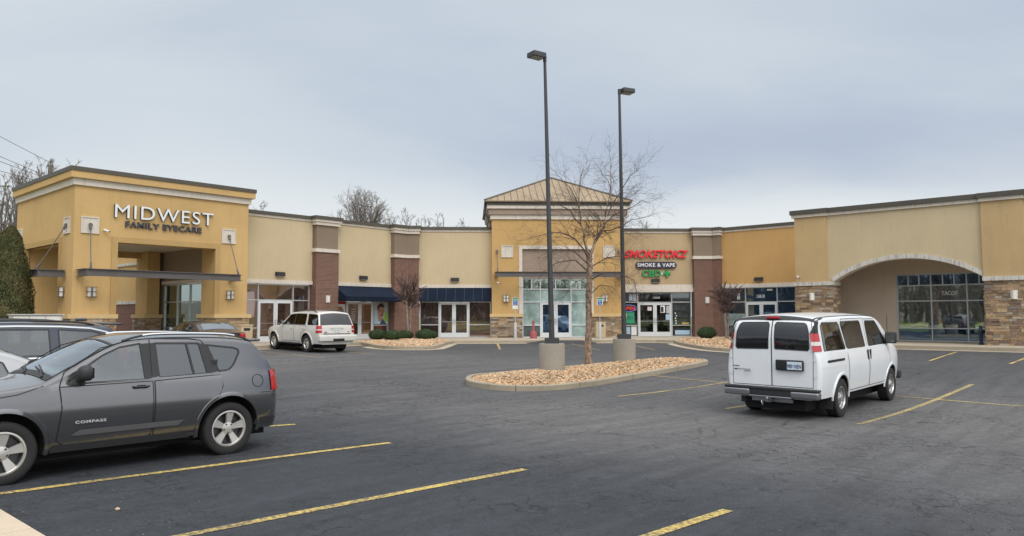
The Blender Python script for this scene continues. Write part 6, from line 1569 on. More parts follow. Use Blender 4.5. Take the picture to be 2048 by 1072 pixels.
# minivan two stalls beyond the grey SUV
hd = ANG['L']+math.pi; fj = Vector((math.cos(hd), math.sin(hd), 0)); lj = Vector((-fj.y, fj.x, 0))
rearj = pr_-lft*.78
mv = Car([(-.92, .36), (-1.0, .45), (-1.02, .70), (-1.00, 1.0), (-.95, 1.15), (-.78, 1.50), (-.72, 1.63), (-.60, 1.68), (0, 1.72), (1.0, 1.75), (1.8, 1.72), (2.2, 1.62), (3.0, 1.12), (3.2, 1.04), (3.8, .90), (4.0, .78), (4.06, .50), (4.03, .30)],
    .99, .28, 1.05, tum=.25, wb=3.08, R=.35, arch=.42, rr=.10)
pm = rearj+lj*(-5.75)+fj*(.12)
mo = simple_car('minivan', mv, pm, hd, 'slate blue minivan with chrome window line, behind the grey SUV', 'car', M['mini'],
    [(2.75, 1.10), (2.05, 1.52), (1.72, 1.57), (1.70, 1.10)], [(1.55, 1.10), (1.57, 1.575), (.40, 1.56), (.38, 1.10)], [(.22, 1.10), (.24, 1.56), (-.35, 1.52), (-.62, 1.43), (-.72, 1.32), (-.74, 1.12)],
    (2.28, 2.95, .66), (-.93, -.80, .75, .65, M['darkglass']), (-.98, .95, 1.2, .2, .14), (2.62, 1.18), 'five', .23, .22, (-.4, 1.9, .04), 1.6, None, [[(1.64, .40), (1.64, 1.05), (.30, 1.05), (.45, .60), (.55, .40)]], [(1.45, .98, 'mini')], .82, (-.45, 2.9, .98))
mb = MB()
for sd in (1, -1): mv.seam(mb, [(2.95, 1.13), (2.4, 1.45), (2.05, 1.575), (1.6, 1.625), (.9, 1.635), (.2, 1.62), (-.3, 1.585), (-.6, 1.51), (-.78, 1.42)], .028, .010, (sd,)); mv.seam(mb, [(2.9, 1.07), (1.5, 1.06), (.3, 1.06)], .022, .010, (sd,))
mb.build('chrome_strip', M['chrome'], mo, (0, 0, 0))
mb = MB(); rbox(mb, -.50, -.30, -.04, .04, 1.70, 1.76, .02); mb.build('aerial', M['mini'], mo, (0, 0, 0), smooth=40)
mb = MB(); rbox(mb, -.92, -.68, -.70, .70, 1.635, 1.675, .015); mb.build('spoiler', M['mini'], mo, (0, 0, 0), smooth=40)
# silver sedan between them
sv = Car([(-.95, .34), (-1.02, .45), (-1.02, .75), (-.98, .92), (-.85, 1.0), (-.35, 1.06), (.10, 1.30), (.45, 1.42), (.9, 1.455), (1.5, 1.44), (1.8, 1.38), (2.5, .98), (2.65, .93), (3.3, .82), (3.6, .70), (3.72, .5), (3.70, .28)],
    .92, .24, .95, tum=.36, wb=2.80, R=.33, arch=.40, rr=.09)
ps = rearj+lj*(-2.85)+fj*(1.55)
simple_car('sedan', sv, ps, hd, 'silver sedan mostly hidden between the grey SUV and the minivan', 'car', M['silver'],
    [(2.15, .985), (1.65, 1.27), (1.30, 1.31), (1.25, .98)], [(1.17, .98), (1.2, 1.31), (.65, 1.29), (.38, 1.18), (.30, .99)], None, (1.85, 2.48, .60), (-.28, .30, .62, .55, M['screen']), (-1.03, .72, .90, .18, .16), (2.1, 1.06), 'five', .22, .2, None, 1.5, M['carglass'], [[(2.2, .40), (2.2, .94), (1.22, .94), (1.22, .40)], [(1.20, .40), (1.20, .94), (.22, .94), (.42, .6), (.5, .40)]], [(1.4, .86, 'silver'), (.40, .87, 'silver')], .78, (.15, 2.45, .90))
# dark sedan at the kerb by the porch tower, nose to the building
dk = Car([(-.95, .34), (-1.05, .45), (-1.05, .78), (-1.0, .95), (-.80, 1.0), (-.45, 1.04), (.05, 1.28), (.35, 1.38), (.8, 1.42), (1.4, 1.40), (1.7, 1.34), (2.4, .97), (2.55, .92), (3.2, .82), (3.5, .70), (3.62, .5), (3.60, .28)],
    .90, .24, .93, tum=.38, wb=2.72, R=.33, arch=.40, rr=.09)
pd = Vector(((432-1024)/50.5, 1500/50.5, 0))
dc = simple_car('sedan', dk, pd, hdE, 'black sedan at the kerb below the long porch beam, only its roof showing', 'car', M['darkcar'],
    [(2.05, .965), (1.55, 1.24), (1.22, 1.28), (1.18, .96)], [(1.10, .96), (1.12, 1.28), (.60, 1.26), (.30, 1.14), (.22, .97)], None, (1.78, 2.38, .58), (-.38, .24, .64, .52, M['screen']), (-1.06, .74, .92, .18, .2), (2.0, 1.04), 'five', .22, .2, None, 1.5, M['carglass'], (), (), .77, (.0, 2.35, .88))
# ------------------------------------------------------------------ lamps, signs, small things
def lamp(px, base_y, s, topy, topx, botx, label, rotz, tilt=0):
    X, Y = (px-1024)/s, 1500/s; g = isl_h(X, Y)
    t = thing('parking_lamp', 'W', X, Y, g, label, 'street lamp', 'lamp posts on concrete bases in the island'); g0 = g
    zt = g0+.79
    mb = MB(); mb.lathe([(.385, g0-.6), (.385, zt-.03), (.365, zt), (.001, zt)], X, Y, 40); mb.build('concrete_base', M['base'], t, smooth=40)
    mb = MB(); mb.box(X-.21, X+.21, Y-.21, Y+.21, zt-.002, zt+.16); mb.build('base_cover', M['poledark'], t, bevel=.01)
    top = 9.35+.28; lx_ = X-tilt*8.3
    mb = MB(); mb.tube([(X, Y, zt+.1), (lx_, Y, top)], [.086, .045], 16); mb.build('pole', M['poledark'], t, smooth=40)
    mb = MB(); mb.tube([(X-.07, Y-.09, zt+.75), (X-.07, Y-.13, zt+.75)], .06, 10); mb.build('hand_hole_cover', M['poledark'], t)
    a = rotz; c, s_ = math.cos(a), math.sin(a)
    def rot(mb_):
        mb_.v = [(lx_+v[0]*c-v[1]*s_, Y+v[0]*s_+v[1]*c, top+v[2]) for v in mb_.v]; return mb_
    mb = MB(); rbox(mb, .08, .54, -.19, .19, .02, .17, .012); rot(mb).build('lamp_head', M['poledark'], t, smooth=30)
    mb = MB(); mb.tube([(0, 0, -.04), (0, 0, .13)], .058, 10); mb.box(0, .10, -.035, .035, .05, .14); rot(mb).build('knuckle', M['poledark'], t)
    mb = MB(); 
    for i in range(3): mb.box(.13+.13*i, .24+.13*i, -.14, .14, .012, .021)
    rot(mb).build('lens', M['lens'], t)
lamp(1103, 0, 66.7, 0, 0, 0, 'nearer and taller looking lamp post on a concrete base, left of the birch', R(215), .02)
lamp(1247, 0, 58.0, 0, 0, 0, 'farther lamp post on a concrete base, right of the birch', R(25), .008)

def bollard_sign(u, v, label, extra):
    t = thing('accessible_parking_sign', 'C', u, v, 0, label, 'parking sign', 'accessible parking signs on pipe bollards')
    mb = MB(); mb.lathe([(.085, 0), (.085, .92), (.06, .97), (.001, .985)], u, v, 16); mb.build('bollard', M['galv'], t, smooth=40)
    MB().tube([(u, v, .9), (u, v, 2.33)], .02, 6).build('post', M['galv'], t)
    mb = MB(); y = v-.035; mb.box(u-.17, u+.17, y-.005, y, 1.95, 2.38); mb.box(u-.155, u+.155, y-.008, y-.004, 2.28, 2.36, 1); mb.box(u-.155, u+.155, y-.008, y-.004, 2.20, 2.25, 1)
    mb.box(u-.13, u+.13, y-.008, y-.004, 1.965, 2.175, 2)
    # wheelchair mark
    mb.tube([(u-.02, y-.012, 2.15), (u-.02, y-.012, 2.08), (u+.04, y-.012, 2.075), (u+.06, y-.012, 2.01)], .010, 4, 0); pts = [(u-.015+.045*math.cos(a*math.pi/8), y-.011, 2.04+.045*math.sin(a*math.pi/8)) for a in range(6, 17)]; mb.tube(pts, .008, 4, 0); mb.lathe([(.001, y-.014), (.016, y-.012), (.016, y-.006)], u-.02, 0, 8, axis='y', cz=2.162)
    mb.build('sign_plate', [M['signwhite'], M['signgreen'], M['signblue']], t)
    if extra: MB().box(u-.16, u+.16, y-.005, y, 1.74, 1.92).build('sign_plate', M['signwhite'], t)
bollard_sign(2.42, 42.7, 'accessible parking sign left of the centre tower doors, with a second small plate', True)
bollard_sign(7.25, 42.6, 'accessible parking sign right of the birch trunk', False)
# smokers' post
t = thing('ash_urn', 'C', 3.62, 44.8, 0, 'dusty red smokers post beside the centre tower doors', 'ash urn')
mb = MB(); mb.lathe([(.001, 0), (.21, .0), (.215, .30), (.20, .34), (.20, .37), (.09, .44), (.075, .5), (.068, .95), (.06, 1.04), (.001, 1.07)], 3.62, 44.8, 24); mb.build('urn', M['pinkred'], t, smooth=35)
MB().box(3.59, 3.65, 44.8-.078, 44.8-.06, .96, 1.0).build('slot', M['black'], t)
def bin_(fr, x, y, label):
    t = thing('litter_bin', fr, x, y, 0, label, 'litter bin', 'beige square litter bins')
    mb = MB(); w_ = .29; mb.box(x-w_, x+w_, y-w_, y+w_, .03, .90)
    for i in range(9):
        a = x-w_+.04+i*.0625; mb.box(a, a+.03, y-w_-.008, y-w_, .08, .62)
    mb.build('body', M['beige'], t, bevel=.012)
    MB().box(x-w_-.03, x+w_+.03, y-w_-.03, y+w_+.03, .90, .97).build('lid', M['beige'], t, bevel=.015)
    MB().box(x-.16, x+.16, y-w_-.014, y-w_-.002, .68, .80).build('opening', M['black'], t)
bin_('C', 7.72, 45.3, 'beige litter bin in front of the centre tower stone base'); bin_('L', 18.15, 33.6, 'beige litter bin beside the 13600 windows, behind the grey SUV')
# cluster mailbox behind the minivan
t = thing('mailbox_cluster', 'L', 10.0, 33.9, 0, 'pale grey cluster mailbox just above the minivan roof', 'mailbox')
mx, my = 9.3, 33.2
mb = MB(); mb.box(mx-.85, mx+.85, my-.25, my+.25, .35, 1.42); mb.box(mx-.9, mx+.9, my-.3, my+.3, 1.42, 1.47); mb.build('cabinet', M['mail'], t, bevel=.01)
MB().box(mx-.2, mx+.2, my-.15, my+.15, 0, .36).build('pedestal', M['mail'], t)
for i in range(3):
    for j in range(3): MB().box(mx-.82+.55*i, mx-.82+.55*i+.5, my-.262, my-.252, .42+.33*j, .42+.33*j+.29).build('mail_door', M['frost'], t)
# utility pole + wires, street lamp behind the tower
def at(px, py, Y):
    d = fwd+rgt*((px-1024)/1500)-upv*((py-536)/1500); k = Y/d.y; return Vector((d.x*k, Y, CAM_H+d.z*k))
p = at(102, 318, 95); 
t = thing('utility_pole', 'W', p.x, p.y, 0, 'grey wooden utility pole rising behind the porch tower roof', 'utility pole')
MB().tube([(p.x, p.y, 0), (p.x, p.y, p.z-.8)], [.34, .25], 10).build('pole', M['wood_pole'], t, smooth=40)
mb = MB(); mb.tube([(p.x, p.y, p.z-.8), (p.x, p.y, p.z)], .09, 8); mb.tube([(p.x-.4, p.y, p.z-1.0), (p.x-.2, p.y, p.z-.3), (p.x, p.y, p.z-.2), (p.x+.25, p.y, p.z-.3), (p.x+.3, p.y, p.z-1.2)], .05, 5); mb.build('insulator', M['bark2'], t)
p2_ = Vector((p.x-50, p.y-62, 0))
t2 = thing('utility_pole', 'W', p2_.x, p2_.y, 0, 'next grey utility pole of the line, standing left of the porch tower', 'utility pole'); MB().tube([(p2_.x, p2_.y, 0), (p2_.x, p2_.y, 26)], [.34, .25], 10).build('pole', M['wood_pole'], t2)
for k, (y0, py0) in enumerate(((273, 325), (313, 352), (323, 357), (342, 366))):
    a = at(0, y0, 78); b = at(100 if k == 0 else 96, py0 if k == 0 else py0+1, 95)
    d = (a-b); pts = []
    for i in range(25):
        q = b+d*(i/24*2.2); sag = (i/24)*(i/24-1)*2.2*.0; pts.append(q+Vector((0, 0, sag)))
    o = MB().tube(pts, .028, 4); nm = ['topmost overhead wire at the upper left', 'second overhead wire from the top at the left', 'third overhead wire from the top at the left', 'lowest overhead wire at the left'][k]
    solo('overhead_wire', o, M['wire'], 'W', b.x, b.y, b.z, nm, 'wire', 'overhead wires')
a = at(-14, 384, 70); h = at(12, 371, 70)
t = thing('street_lamp', 'W', a.x-2, 70, 0, 'grey street lamp head poking in at the left edge', 'street lamp')
MB().tube([(a.x-2, 70, 0), (a.x-2, 70, a.z-1.2), (a.x-1.5, 70, a.z-.5), (a.x, 70, a.z), (h.x-.4, 70, h.z)], [.12, .1, .08, .06, .05], 8).build('pole', M['galv'], t, smooth=40)
mb = MB(); rbox(mb, h.x-.5, h.x+.35, 69.8, 70.2, h.z-.12, h.z+.08, .08); mb.build('lamp_head', M['galv'], t, smooth=40)
# pebble on the lot
g = G(235, 1021); mb = MB(); iv, if_ = ico(); mb.add([Vector((v.x*.028, v.y*.02, v.z*.018))+g+Vector((0, 0, .014)) for v in iv], if_); solo('pebble', mb, M['letter_orange'] if 'letter_orange' in M else M['beige'], 'W', g.x, g.y, g.z, 'small tan pebble alone on the near asphalt', 'pebble', smooth=80)
# cars across the lot are not in view; the wood and lawn behind the camera are what the windows mirror

# ------------------------------------------------------------------ plants
def bare_tree(name, x, y, z0, h, seed, label, trunk=.16, spread=.55, levels=5, first=.28, barkm='bark2', twigm='twig', lean=(0, 0), nkid=(3, 5), up=.35, frame_pts=None, group=None, sides=5, ratio=.66, droop=0, minr=.004, lead=1.0, cap=9000, H=None, wide=1.0):
    rnd = random.Random(seed); t = thing(name, 'W', x, y, z0, label, 'tree', group)
    tb, lb, tw = MB(), MB(), MB(); cnt = [0]
    queue = []
    def grow(*a): queue.append(a)
    def grow1(p, d, L, r, lev):
        if cnt[0] > cap: return
        n = 5 if lev < 2 else 4 if lev < 3 else 3; pts = [p]; dirs = [d]; q = p.copy(); dd = d.copy()
        for i in range(n):
            w_ = .10 if lev == 0 else .26
            dd = (dd+Vector((rnd.gauss(0, w_), rnd.gauss(0, w_), rnd.gauss(0, w_*.6)+(up if lev else .12)*.25-droop*(lev > 2)*.3))).normalized(); q = q+dd*L/n; pts.append(q.copy()); dirs.append(dd.copy())
        re = max(minr*.7, r*(.62 if lev else .60)); rad = [r+(re-r)*i/n for i in range(n+1)]
        (tb if lev == 0 else lb if lev < 3 else tw).tube(pts, rad, 10 if lev == 0 else sides if lev < 3 else 3, 0, lev < 2); cnt[0] += 1
        if lev >= levels: return
        k = rnd.randint(*nkid)+(1 if lev in (1, 2) else 0)
        for i in range(k):
            f = rnd.uniform(first if lev == 0 else .25, 1.0); j = min(n-1, int(f*n)); fr_ = f*n-j; b = pts[j].lerp(pts[j+1], fr_)
            a = rnd.uniform(0, 6.28)+i*2.4; ax = dirs[j+1].orthogonal().normalized(); ax.rotate(Matrix.Rotation(a, 3, dirs[j+1])); ang = rnd.uniform(.5, 1.15)*spread*1.7
            nd = dirs[j+1].copy(); nd.rotate(Matrix.Rotation(ang, 3, ax)); grow(b, nd, L*ratio*rnd.uniform(.65, 1.1)*(1.15-.35*f), max(minr, rad[j]*rnd.uniform(.45, .65)), lev+1)
        if lev: grow(pts[-1], dirs[-1], L*ratio*.9, re, lev+1)
        elif lead: 
            for s_ in range(2): nd = (dirs[-1]+Vector((rnd.uniform(-.35, .35), rnd.uniform(-.35, .35), .3))).normalized(); grow(pts[-1], nd, L*ratio*lead, re, lev+1)
    grow(Vector((x, y, z0-.1)), Vector((lean[0], lean[1], 1)).normalized(), h, trunk, 0)
    qi = 0
    while qi < len(queue): grow1(*queue[qi]); qi += 1
    if H:
        zm = max(v[2] for v in tw.v+lb.v+tb.v); k = H/(zm-z0)
        for q in (tb, lb, tw): q.v = [(x+(v[0]-x)*k*wide, y+(v[1]-y)*k*wide, z0+(v[2]-z0)*k) for v in q.v]
    tb.build('trunk', M[barkm], t, smooth=60); lb.build('limb', M[barkm if barkm != 'birch' else 'birch'], t, smooth=60); o = tw.build('twigs', M[twigm], t); return t
# the birch in the island: hand placed main stems, grown twigs
def birch():
    X, Y = (1177-1024)/61.0, 1500/61.0; s = 61.0
    g0 = isl_h(X, Y); t = thing('birch_tree', 'W', X, Y, g0, 'bare river birch with peeling bark between the two lamp posts', 'tree'); rnd = random.Random(11)
    tb, lb, tw = MB(), MB(), MB()
    def P(px, py, dy=0): return at(px, py, Y+dy)
    trunk = [P(1177, 732), P(1176, 690), P(1178, 650), P(1177, 600), P(1179, 565), P(1180, 530), P(1178, 505)]
    tb.tube(trunk, [.135, .112, .102, .096, .092, .088, .075], 14)
    # root flare and bark flakes
    for i in range(150):
        k = rnd.uniform(0, 5.99); j = int(k); b = trunk[j].lerp(trunk[j+1], k-j); a = rnd.uniform(0, 6.28); r = .10; c, s_ = math.cos(a), math.sin(a); w_ = rnd.uniform(.02, .05); h = rnd.uniform(.02, .06); o_ = rnd.uniform(.0, .02)
        p0 = b+Vector((c*r, s_*r, 0)); tt = Vector((-s_, c, 0)); n = Vector((c, s_, 0))
        tb.add([p0-tt*w_, p0+tt*w_, p0+tt*w_*.7+Vector((0, 0, h))+n*o_, p0-tt*w_*.6+Vector((0, 0, h))+n*o_*1.3], [(0, 1, 2, 3)])
    stems = [([(1178, 510), (1168, 480), (1162, 450), (1158, 410), (1160, 370), (1166, 340)], .055, 0), ([(1180, 515), (1192, 475), (1208, 450), (1216, 405), (1222, 360), (1222, 325)], .058, .3),
        ([(1178, 520), (1150, 478), (1120, 465), (1085, 470), (1055, 478)], .035, -.5), ([(1180, 505), (1205, 462), (1235, 455), (1262, 440), (1300, 432)], .035, .5), ([(1216, 430), (1240, 385), (1262, 350), (1280, 335)], .03, .2),
        ([(1180, 560), (1205, 545), (1235, 545), (1268, 560), (1280, 600)], .03, -.4), ([(1178, 545), (1150, 520), (1115, 525), (1085, 545), (1070, 575)], .028, .4), ([(1162, 450), (1140, 420), (1110, 405), (1075, 402)], .028, -.2),
        ([(1158, 410), (1140, 375), (1120, 355), (1110, 345)], .022, 0), ([(1180, 590), (1200, 570), (1225, 575), (1245, 600)], .02, -.6), ([(1178, 570), (1160, 560), (1140, 575), (1120, 605)], .02, .6), ([(1180, 535), (1215, 515), (1255, 510), (1290, 520)], .026, .7), ([(1178, 530), (1145, 500), (1110, 498), (1075, 515)], .026, -.7),
        ([(1208, 450), (1225, 430), (1250, 420), (1285, 400), (1300, 405)], .024, .1), ([(1222, 380), (1205, 350), (1198, 335)], .016, 0)]
    def twg(p, d, L, r, lev):
        n = 3; pts = [p]; q = p.copy(); dd = d.copy()
        for i in range(n): dd = (dd+Vector((rnd.gauss(0, .22), rnd.gauss(0, .22), rnd.gauss(0, .18)+(.04 if lev < 2 else -.02)))).normalized(); q = q+dd*L/n; pts.append(q.copy())
        tw.tube(pts, [r*.8, r*.64, r*.5, r*.34], 3, 0, False)
        if lev >= 3: 
            if rnd.random() < .35: tw.add([pts[-1]+Vector(v)*.012 for v in ((1, 0, 0), (-.5, .8, 0), (-.5, -.8, 0), (0, 0, 1.6))], [(0, 1, 3), (1, 2, 3), (2, 0, 3)])
            return
        for i in range(rnd.randint(2, 4)):
            f = rnd.uniform(.2, 1); j = min(n-1, int(f*n)); b = pts[j].lerp(pts[j+1], f*n-j); nd = (pts[j+1]-pts[j]).normalized(); ax = nd.orthogonal(); ax.rotate(Matrix.Rotation(rnd.uniform(0, 6.28), 3, nd)); nd.rotate(Matrix.Rotation(rnd.uniform(.35, .9), 3, ax)); twg(b, nd, L*rnd.uniform(.55, .8), r*.65, lev+1)
    for pts, r, dy in stems:
        m_ = len(pts); V = [P(px, py, dy*i*.5) for i, (px, py) in enumerate(pts)]
        Q = [V[0]]
        for a, b in zip(V, V[1:]): Q += [a.lerp(b, .5)+Vector((rnd.gauss(0, .025), rnd.gauss(0, .06), rnd.gauss(0, .025))), b]
        rad = [r*.85*(1-.80*i/(len(Q)-1)) for i in range(len(Q))]; (tb if r > .05 else lb).tube(Q, rad, 8)
        Lt = sum((b-a).length for a, b in zip(Q, Q[1:])); k = int(Lt*10)
        for i in range(k):
            f = rnd.uniform(.12, 1)*(len(Q)-1.001); j = int(f); b = Q[j].lerp(Q[j+1], f-j); d = (Q[j+1]-Q[j]).normalized(); ax = d.orthogonal(); ax.rotate(Matrix.Rotation(rnd.uniform(0, 6.28), 3, d)); nd = d.copy(); nd.rotate(Matrix.Rotation(rnd.uniform(.5, 1.2), 3, ax)); twg(b, nd, rnd.uniform(.4, .85), max(.0042, rad[j]*.36), 1)
        twg(Q[-1], (Q[-1]-Q[-2]).normalized(), .7, max(.0045, rad[-1]), 1)
    tb.build('trunk', M['birch'], t, smooth=60); lb.build('limb', M['twig'], t, smooth=60); tw.build('twigs', M['twig'], t)
birch()
# pruned small trees in the rock beds
def pruned(px, py_base, s, label, seed, lean, h=4.25):
    X, Y = (px-1024)/s, 1500/s; z0 = bz(X, Y)-.03; rnd = random.Random(seed)
    t = thing('pruned_tree', 'W', X, Y, z0, label, 'tree', 'small pollarded trees at the brick pillars')
    tb, lb = MB(), MB(); hh = h*.50
    for k in (-1, 1):
        pts = [Vector((X+k*.03, Y+.05*k, z0-.1)), Vector((X+k*.07+lean*.3, Y+.05*k, z0+hh*.5)), Vector((X+k*.13+lean, Y, z0+hh)), Vector((X+k*.25+lean, Y, z0+hh*1.35))]; tb.tube(pts, [.085, .07, .06, .045], 8)
        for i in range(34):
            f = rnd.uniform(1.55, 3); j = min(2, int(f)); b = pts[j].lerp(pts[j+1], f-j); a = rnd.uniform(0, 6.28); el = rnd.uniform(.2, 1.25); d = Vector((math.cos(a)*math.cos(el), math.sin(a)*math.cos(el), math.sin(el)))
            L = rnd.uniform(.45, 1.0); q = [b, b+d*L*.5+Vector((rnd.gauss(0, .04), rnd.gauss(0, .04), .05)), b+d*L+Vector((0, 0, .12))]; lb.tube(q, [.026, .02, .012], 5)
            for m_ in range(9):
                b2 = q[1].lerp(q[2], rnd.uniform(-.6, 1)) ; d2 = (d+Vector((rnd.gauss(0, .7), rnd.gauss(0, .7), rnd.gauss(.1, .5)))).normalized(); L2 = rnd.uniform(.12, .38); lb.tube([b2, b2+d2*L2], [.013, .007], 4)
    tb.build('trunk', M['bark'], t, smooth=60); lb.build('branches', M['twig2'], t)
M['twig2'] = mat('reddish_twig', fn=varied((.085, .055, .05), .3, 2, 20))
pruned(818, 680, 35.2, 'small pruned tree with knotted purple brown twigs, between the two blue awnings', 3, .0)
pruned(1452, 678, 36.5, 'small pruned tree just left of the white van', 4, -.02, 3.55)
# clipped boxwoods
def leafball(mb, cx, cy, cz, rx, ry, rz, n, size, rnd, flat=.75):
    for i in range(n):
        d = Vector((rnd.gauss(0, 1), rnd.gauss(0, 1), rnd.gauss(0, 1))).normalized(); k = rnd.uniform(.80, 1.03)*(1+.06*math.sin(d.x*7+cx)*math.cos(d.y*6)+.04*noise.noise(d*4))
        if d.z < 0: d.z *= flat
        p = Vector((cx+d.x*rx*k, cy+d.y*ry*k, cz+d.z*rz*k)); s = size*rnd.uniform(.6, 1.3); nn = (d+Vector((rnd.gauss(0, .5), rnd.gauss(0, .5), rnd.gauss(0, .5)))).normalized(); a = nn.orthogonal().normalized(); a.rotate(Matrix.Rotation(rnd.uniform(0, 6.28), 3, nn)); b = nn.cross(a); c = rnd.random()
        mb.add([p-a*s, p+b*s*.5, p+a*s, p-b*s*.5], [(0, 1, 2, 3)], 0, (c, c, c, 1))
def boxw(px, py, Y, w_, h, label, seed):
    X = (px-1024)/1500*Y; z0 = bz(X, Y)-.02; rnd = random.Random(seed); mb = MB()
    leafball(mb, X, Y, z0+h*.48, w_/2, w_/2*.9, h*.54, 5200, .028, rnd); leafball(mb, X, Y, z0+h*.46, w_/2*.86, w_/2*.78, h*.48, 1500, .05, rnd)
    t = thing('boxwood', 'W', X, Y, z0, label, 'bush', 'clipped boxwoods in the rock beds'); mb.build('foliage', M['box'], t)
    st = MB()
    for k in range(5): a = k*1.3; st.tube([(X+.03*math.cos(a), Y+.03*math.sin(a), z0-.05), (X+.2*math.cos(a), Y+.2*math.sin(a), z0+h*.5)], .012, 4)
    st.build('stem', M['bark2'], t)
for i, (px, Y, w_, h, lb_) in enumerate(((755, 41.4, .95, .62, 'clipped boxwood, leftmost of the three left of the pruned tree'), (786, 40.6, 1.0, .60, 'clipped boxwood in the middle of the three left of the pruned tree'), (812, 42.6, .85, .55, 'clipped boxwood right behind the foot of the pruned tree'),
        (850, 41.8, 1.05, .62, 'clipped boxwood in front of the flat blue awning unit, right of the pruned tree'), (862, 43.4, .8, .5, 'clipped boxwood half hidden behind its neighbour before the flat awning unit'), (1412, 42.0, 1.05, .72, 'round clipped boxwood at the foot of the brick pillar, right of the smoke shop'), (1476, 40.0, 1.0, .62, 'clipped boxwood half hidden by the white van'))):
    boxw(px, 0, Y, w_, h, lb_, 20+i)
# evergreen at the left edge
def evergreen():
    Y = 31.5; X = (17-1024)/1500*Y; z0 = .3; rnd = random.Random(2); t = thing('evergreen', 'W', X, Y, z0, 'dense conical evergreen with browned tips at the left edge', 'tree')
    H = 5.35; mb = MB()
    for i in range(30000):
        k = rnd.random()**.8; z = H*(1-k)+.0; a = rnd.uniform(0, 6.28)
        r = (.30+.92*(1-z/H)**.85)*min(1, ((H-z)/.45))**.5*(1+.10*math.sin(a*3+z*2.1)+.11*noise.noise(Vector((a*2.2, z*1.7, 3)))+.06*math.sin(a*9+z*6)); rr = r*(1-abs(rnd.gauss(0, .11)))
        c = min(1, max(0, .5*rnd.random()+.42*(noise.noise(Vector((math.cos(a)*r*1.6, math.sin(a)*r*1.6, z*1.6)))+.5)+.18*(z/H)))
        p = Vector((X+rr*math.cos(a), Y+rr*math.sin(a), z0+z)); d = Vector((math.cos(a)*.6+rnd.gauss(0, .35), math.sin(a)*.6+rnd.gauss(0, .35), 1.0+rnd.gauss(0, .3))).normalized(); s = rnd.uniform(.045, .10); sd_ = d.cross(Vector((math.cos(a), math.sin(a), rnd.gauss(0, .4)))).normalized()*s*.38
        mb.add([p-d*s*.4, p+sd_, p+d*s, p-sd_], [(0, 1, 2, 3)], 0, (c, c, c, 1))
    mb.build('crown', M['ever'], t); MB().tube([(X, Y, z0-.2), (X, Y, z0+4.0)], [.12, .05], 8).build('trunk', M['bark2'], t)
evergreen()
# bare trees behind the roofs
def crown_tree(px, py, Y, halfw, seed, lb_, nl=16, fork=.38, tr=.3, grp='bare trees behind the shops', zc=.62):
    rnd = random.Random(seed); X = (px-1024)/1500*Y; H = at(px, py, Y).z-.3; z0 = .3; t = thing('bare_tree', 'W', X, Y, z0, lb_, 'tree', grp)
    tb, lb, tw = MB(), MB(), MB(); rx = halfw/1500*Y; fz = z0+H*fork; C = Vector((X, Y, z0+H*zc)); rz = H*(1-zc)
    tb.tube([(X, Y, z0-.2), (X+rnd.gauss(0, .15), Y, z0+H*fork*.5), (X, Y, fz)], [tr, tr*.8, tr*.65], 8)
    def env(p): return ((p.x-C.x)/rx)**2+((p.y-C.y)/rx)**2+((p.z-C.z)/rz)**2
    for i in range(nl):
        a = 2*math.pi*(i*.618+rnd.uniform(-.04, .04)); el = rnd.uniform(.05, 1.5); e = Vector((C.x+rx*.95*math.cos(a)*math.cos(el), C.y+rx*.95*math.sin(a)*math.cos(el), C.z+rz*.97*math.sin(el)))
        s_ = Vector((X, Y, fz-rnd.uniform(0, .18)*H*fork)); m1 = s_.lerp(e, .35)+Vector((0, 0, .10*H*(1-el/1.6)))+Vector((rnd.gauss(0, .03*rx), rnd.gauss(0, .03*rx), 0)); m2 = s_.lerp(e, .7)+Vector((rnd.gauss(0, .05*rx), rnd.gauss(0, .05*rx), .05*H*(1-el/1.6)))
        P = [s_, s_.lerp(m1, .5), m1, m1.lerp(m2, .5), m2, m2.lerp(e, .5), e]; r0 = tr*rnd.uniform(.3, .5); rad = [r0*(1-.88*k/6) for k in range(7)]; lb.tube(P, rad, 5, 0, False)
        for j in range(15):
            f = rnd.uniform(.28, 1)*5.99; q = int(f); b = P[q].lerp(P[q+1], f-q); d = (P[q+1]-P[q]).normalized(); ax = d.orthogonal(); ax.rotate(Matrix.Rotation(rnd.uniform(0, 6.28), 3, d)); d2 = d.copy(); d2.rotate(Matrix.Rotation(rnd.uniform(.35, 1.0), 3, ax)); d2.z += .15
            L = rx*rnd.uniform(.22, .48); Q = [b, b+d2*L*.5+Vector((0, 0, .04*L)), b+d2*L+Vector((rnd.gauss(0, .06*L), rnd.gauss(0, .06*L), .14*L))]
            if env(Q[2]) > 1.12: Q[2] = Q[1].lerp(Q[2], .35)
            r1 = max(.018, rad[q]*.34); lb.tube(Q, [r1, r1*.7, r1*.4], 3, 0, False)
            for k in range(6):
                g = rnd.uniform(.15, 1)*1.99; h = int(g); c_ = Q[h].lerp(Q[h+1], g-h); d3 = (d2+Vector((rnd.gauss(0, .6), rnd.gauss(0, .6), rnd.gauss(.1, .5)))).normalized(); L3 = L*rnd.uniform(.25, .55); e3 = c_+d3*L3; tw.tube([c_, e3], [.015, .009], 3, 0, False)
                for m_ in range(3): c4 = c_.lerp(e3, rnd.uniform(.3, 1)); d4 = (d3+Vector((rnd.gauss(0, .5), rnd.gauss(0, .5), rnd.gauss(.1, .4)))).normalized(); tw.tube([c4, c4+d4*L3*rnd.uniform(.25, .5)], [.010, .007], 3, 0, False)
    tb.build('trunk', M['bark2'], t, smooth=60); lb.build('limb', M['bark2'], t); tw.build('twigs', M['fartwig'], t)
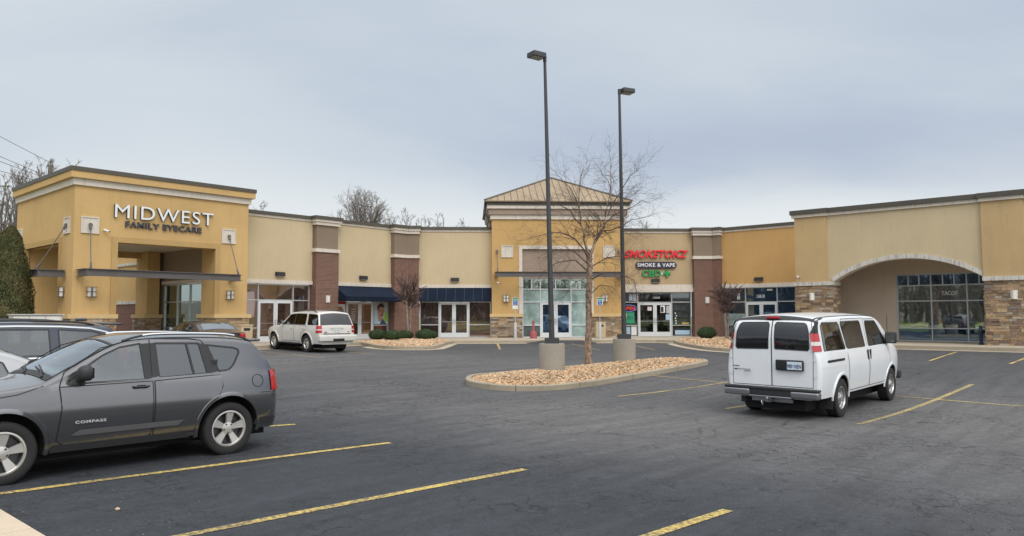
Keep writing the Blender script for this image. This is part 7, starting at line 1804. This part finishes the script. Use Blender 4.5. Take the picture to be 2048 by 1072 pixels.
for args in ((724, 392, 92, 70, 31, 'broad round headed bare tree above the clinic roof, largest of the row', 26, .42, .42), (806, 424, 100, 34, 33, 'smaller bare tree just right of the broad one, above the second pillar', 14, .4, .22),
        (845, 432, 96, 26, 34, 'low bare tree above the left end of the flat awning unit', 12), (880, 428, 90, 30, 35, 'bare tree with open crown above the middle of the flat awning unit', 11), (924, 440, 92, 24, 36, 'thin bare tree just left of the centre tower', 8, .4, .15),
        (514, 404, 80, 34, 37, 'bare tree peeking out at the right corner of the porch tower', 12), (775, 430, 112, 30, 39, 'small bare tree low behind the broad one', 12), (655, 432, 100, 24, 45, 'low bare tree left of the broad one above the first pillar', 8, .4, .15),
        (34, 336, 62, 52, 41, 'bare tree at the left edge behind the evergreen', 16, .3), (88, 322, 80, 46, 42, 'bare tree behind the porch tower roof, around the utility pole', 16, .35), (134, 318, 90, 34, 43, 'bare tree behind the porch tower roof, right of the utility pole', 12, .4), (-10, 352, 54, 46, 44, 'bare tree cut by the left edge of the frame', 14, .25),
        (1290, 438, 105, 22, 46, 'faint bare tree low behind the smoke shop roof', 7, .4, .12)):
    crown_tree(*args)
# wood beyond the lawn behind the camera (mirrored in the shop windows)
mb = MB(); rnd = random.Random(77)
for i in range(1500):
    a = rnd.uniform(-160, 200); d = rnd.uniform(-90, -62); h = rnd.uniform(9, 15); r = rnd.uniform(.12, .3)
    mb.tube([(d, a, .2), (d+rnd.gauss(0, .5), a+rnd.gauss(0, .6), h*.6), (d+rnd.gauss(0, 1), a+rnd.gauss(0, 1), h)], [r, r*.6, .04], 4, 0, False)
    for k in range(26):
        z = rnd.uniform(.12, .95)*h; L = rnd.uniform(1.2, 3.4)*(1.1-z/h*.6); e = rnd.uniform(0, 6.28); p = Vector((d, a, z)); q = p+Vector((math.cos(e)*L, math.sin(e)*L, L*rnd.uniform(.3, .9))); mb.tube([p, q], [.07, .02], 3, 0, False)
hl = gridmesh([-400, -220, -150, -125, -105, -96], frange(-400, 400, 20), lambda x, y: .2+(0 if x > -100 else 4 if x > -110 else (9+2.2*math.sin(y*.03)+1.5*math.sin(y*.11+1)))).build('reflection_ridge', M['wood']); hl.rotation_euler = (0, 0, ANG['L']); tag(hl, kind='structure')  # unseen ridge added behind the trunks so the windows mirror dark, not sky
o = mb.build('far_wood', M['wood']); o.rotation_euler = (0, 0, ANG['L']); tag(o, 'grey brown leafless wood across the lawn, mirrored in the windows', 'wood', kind='stuff')
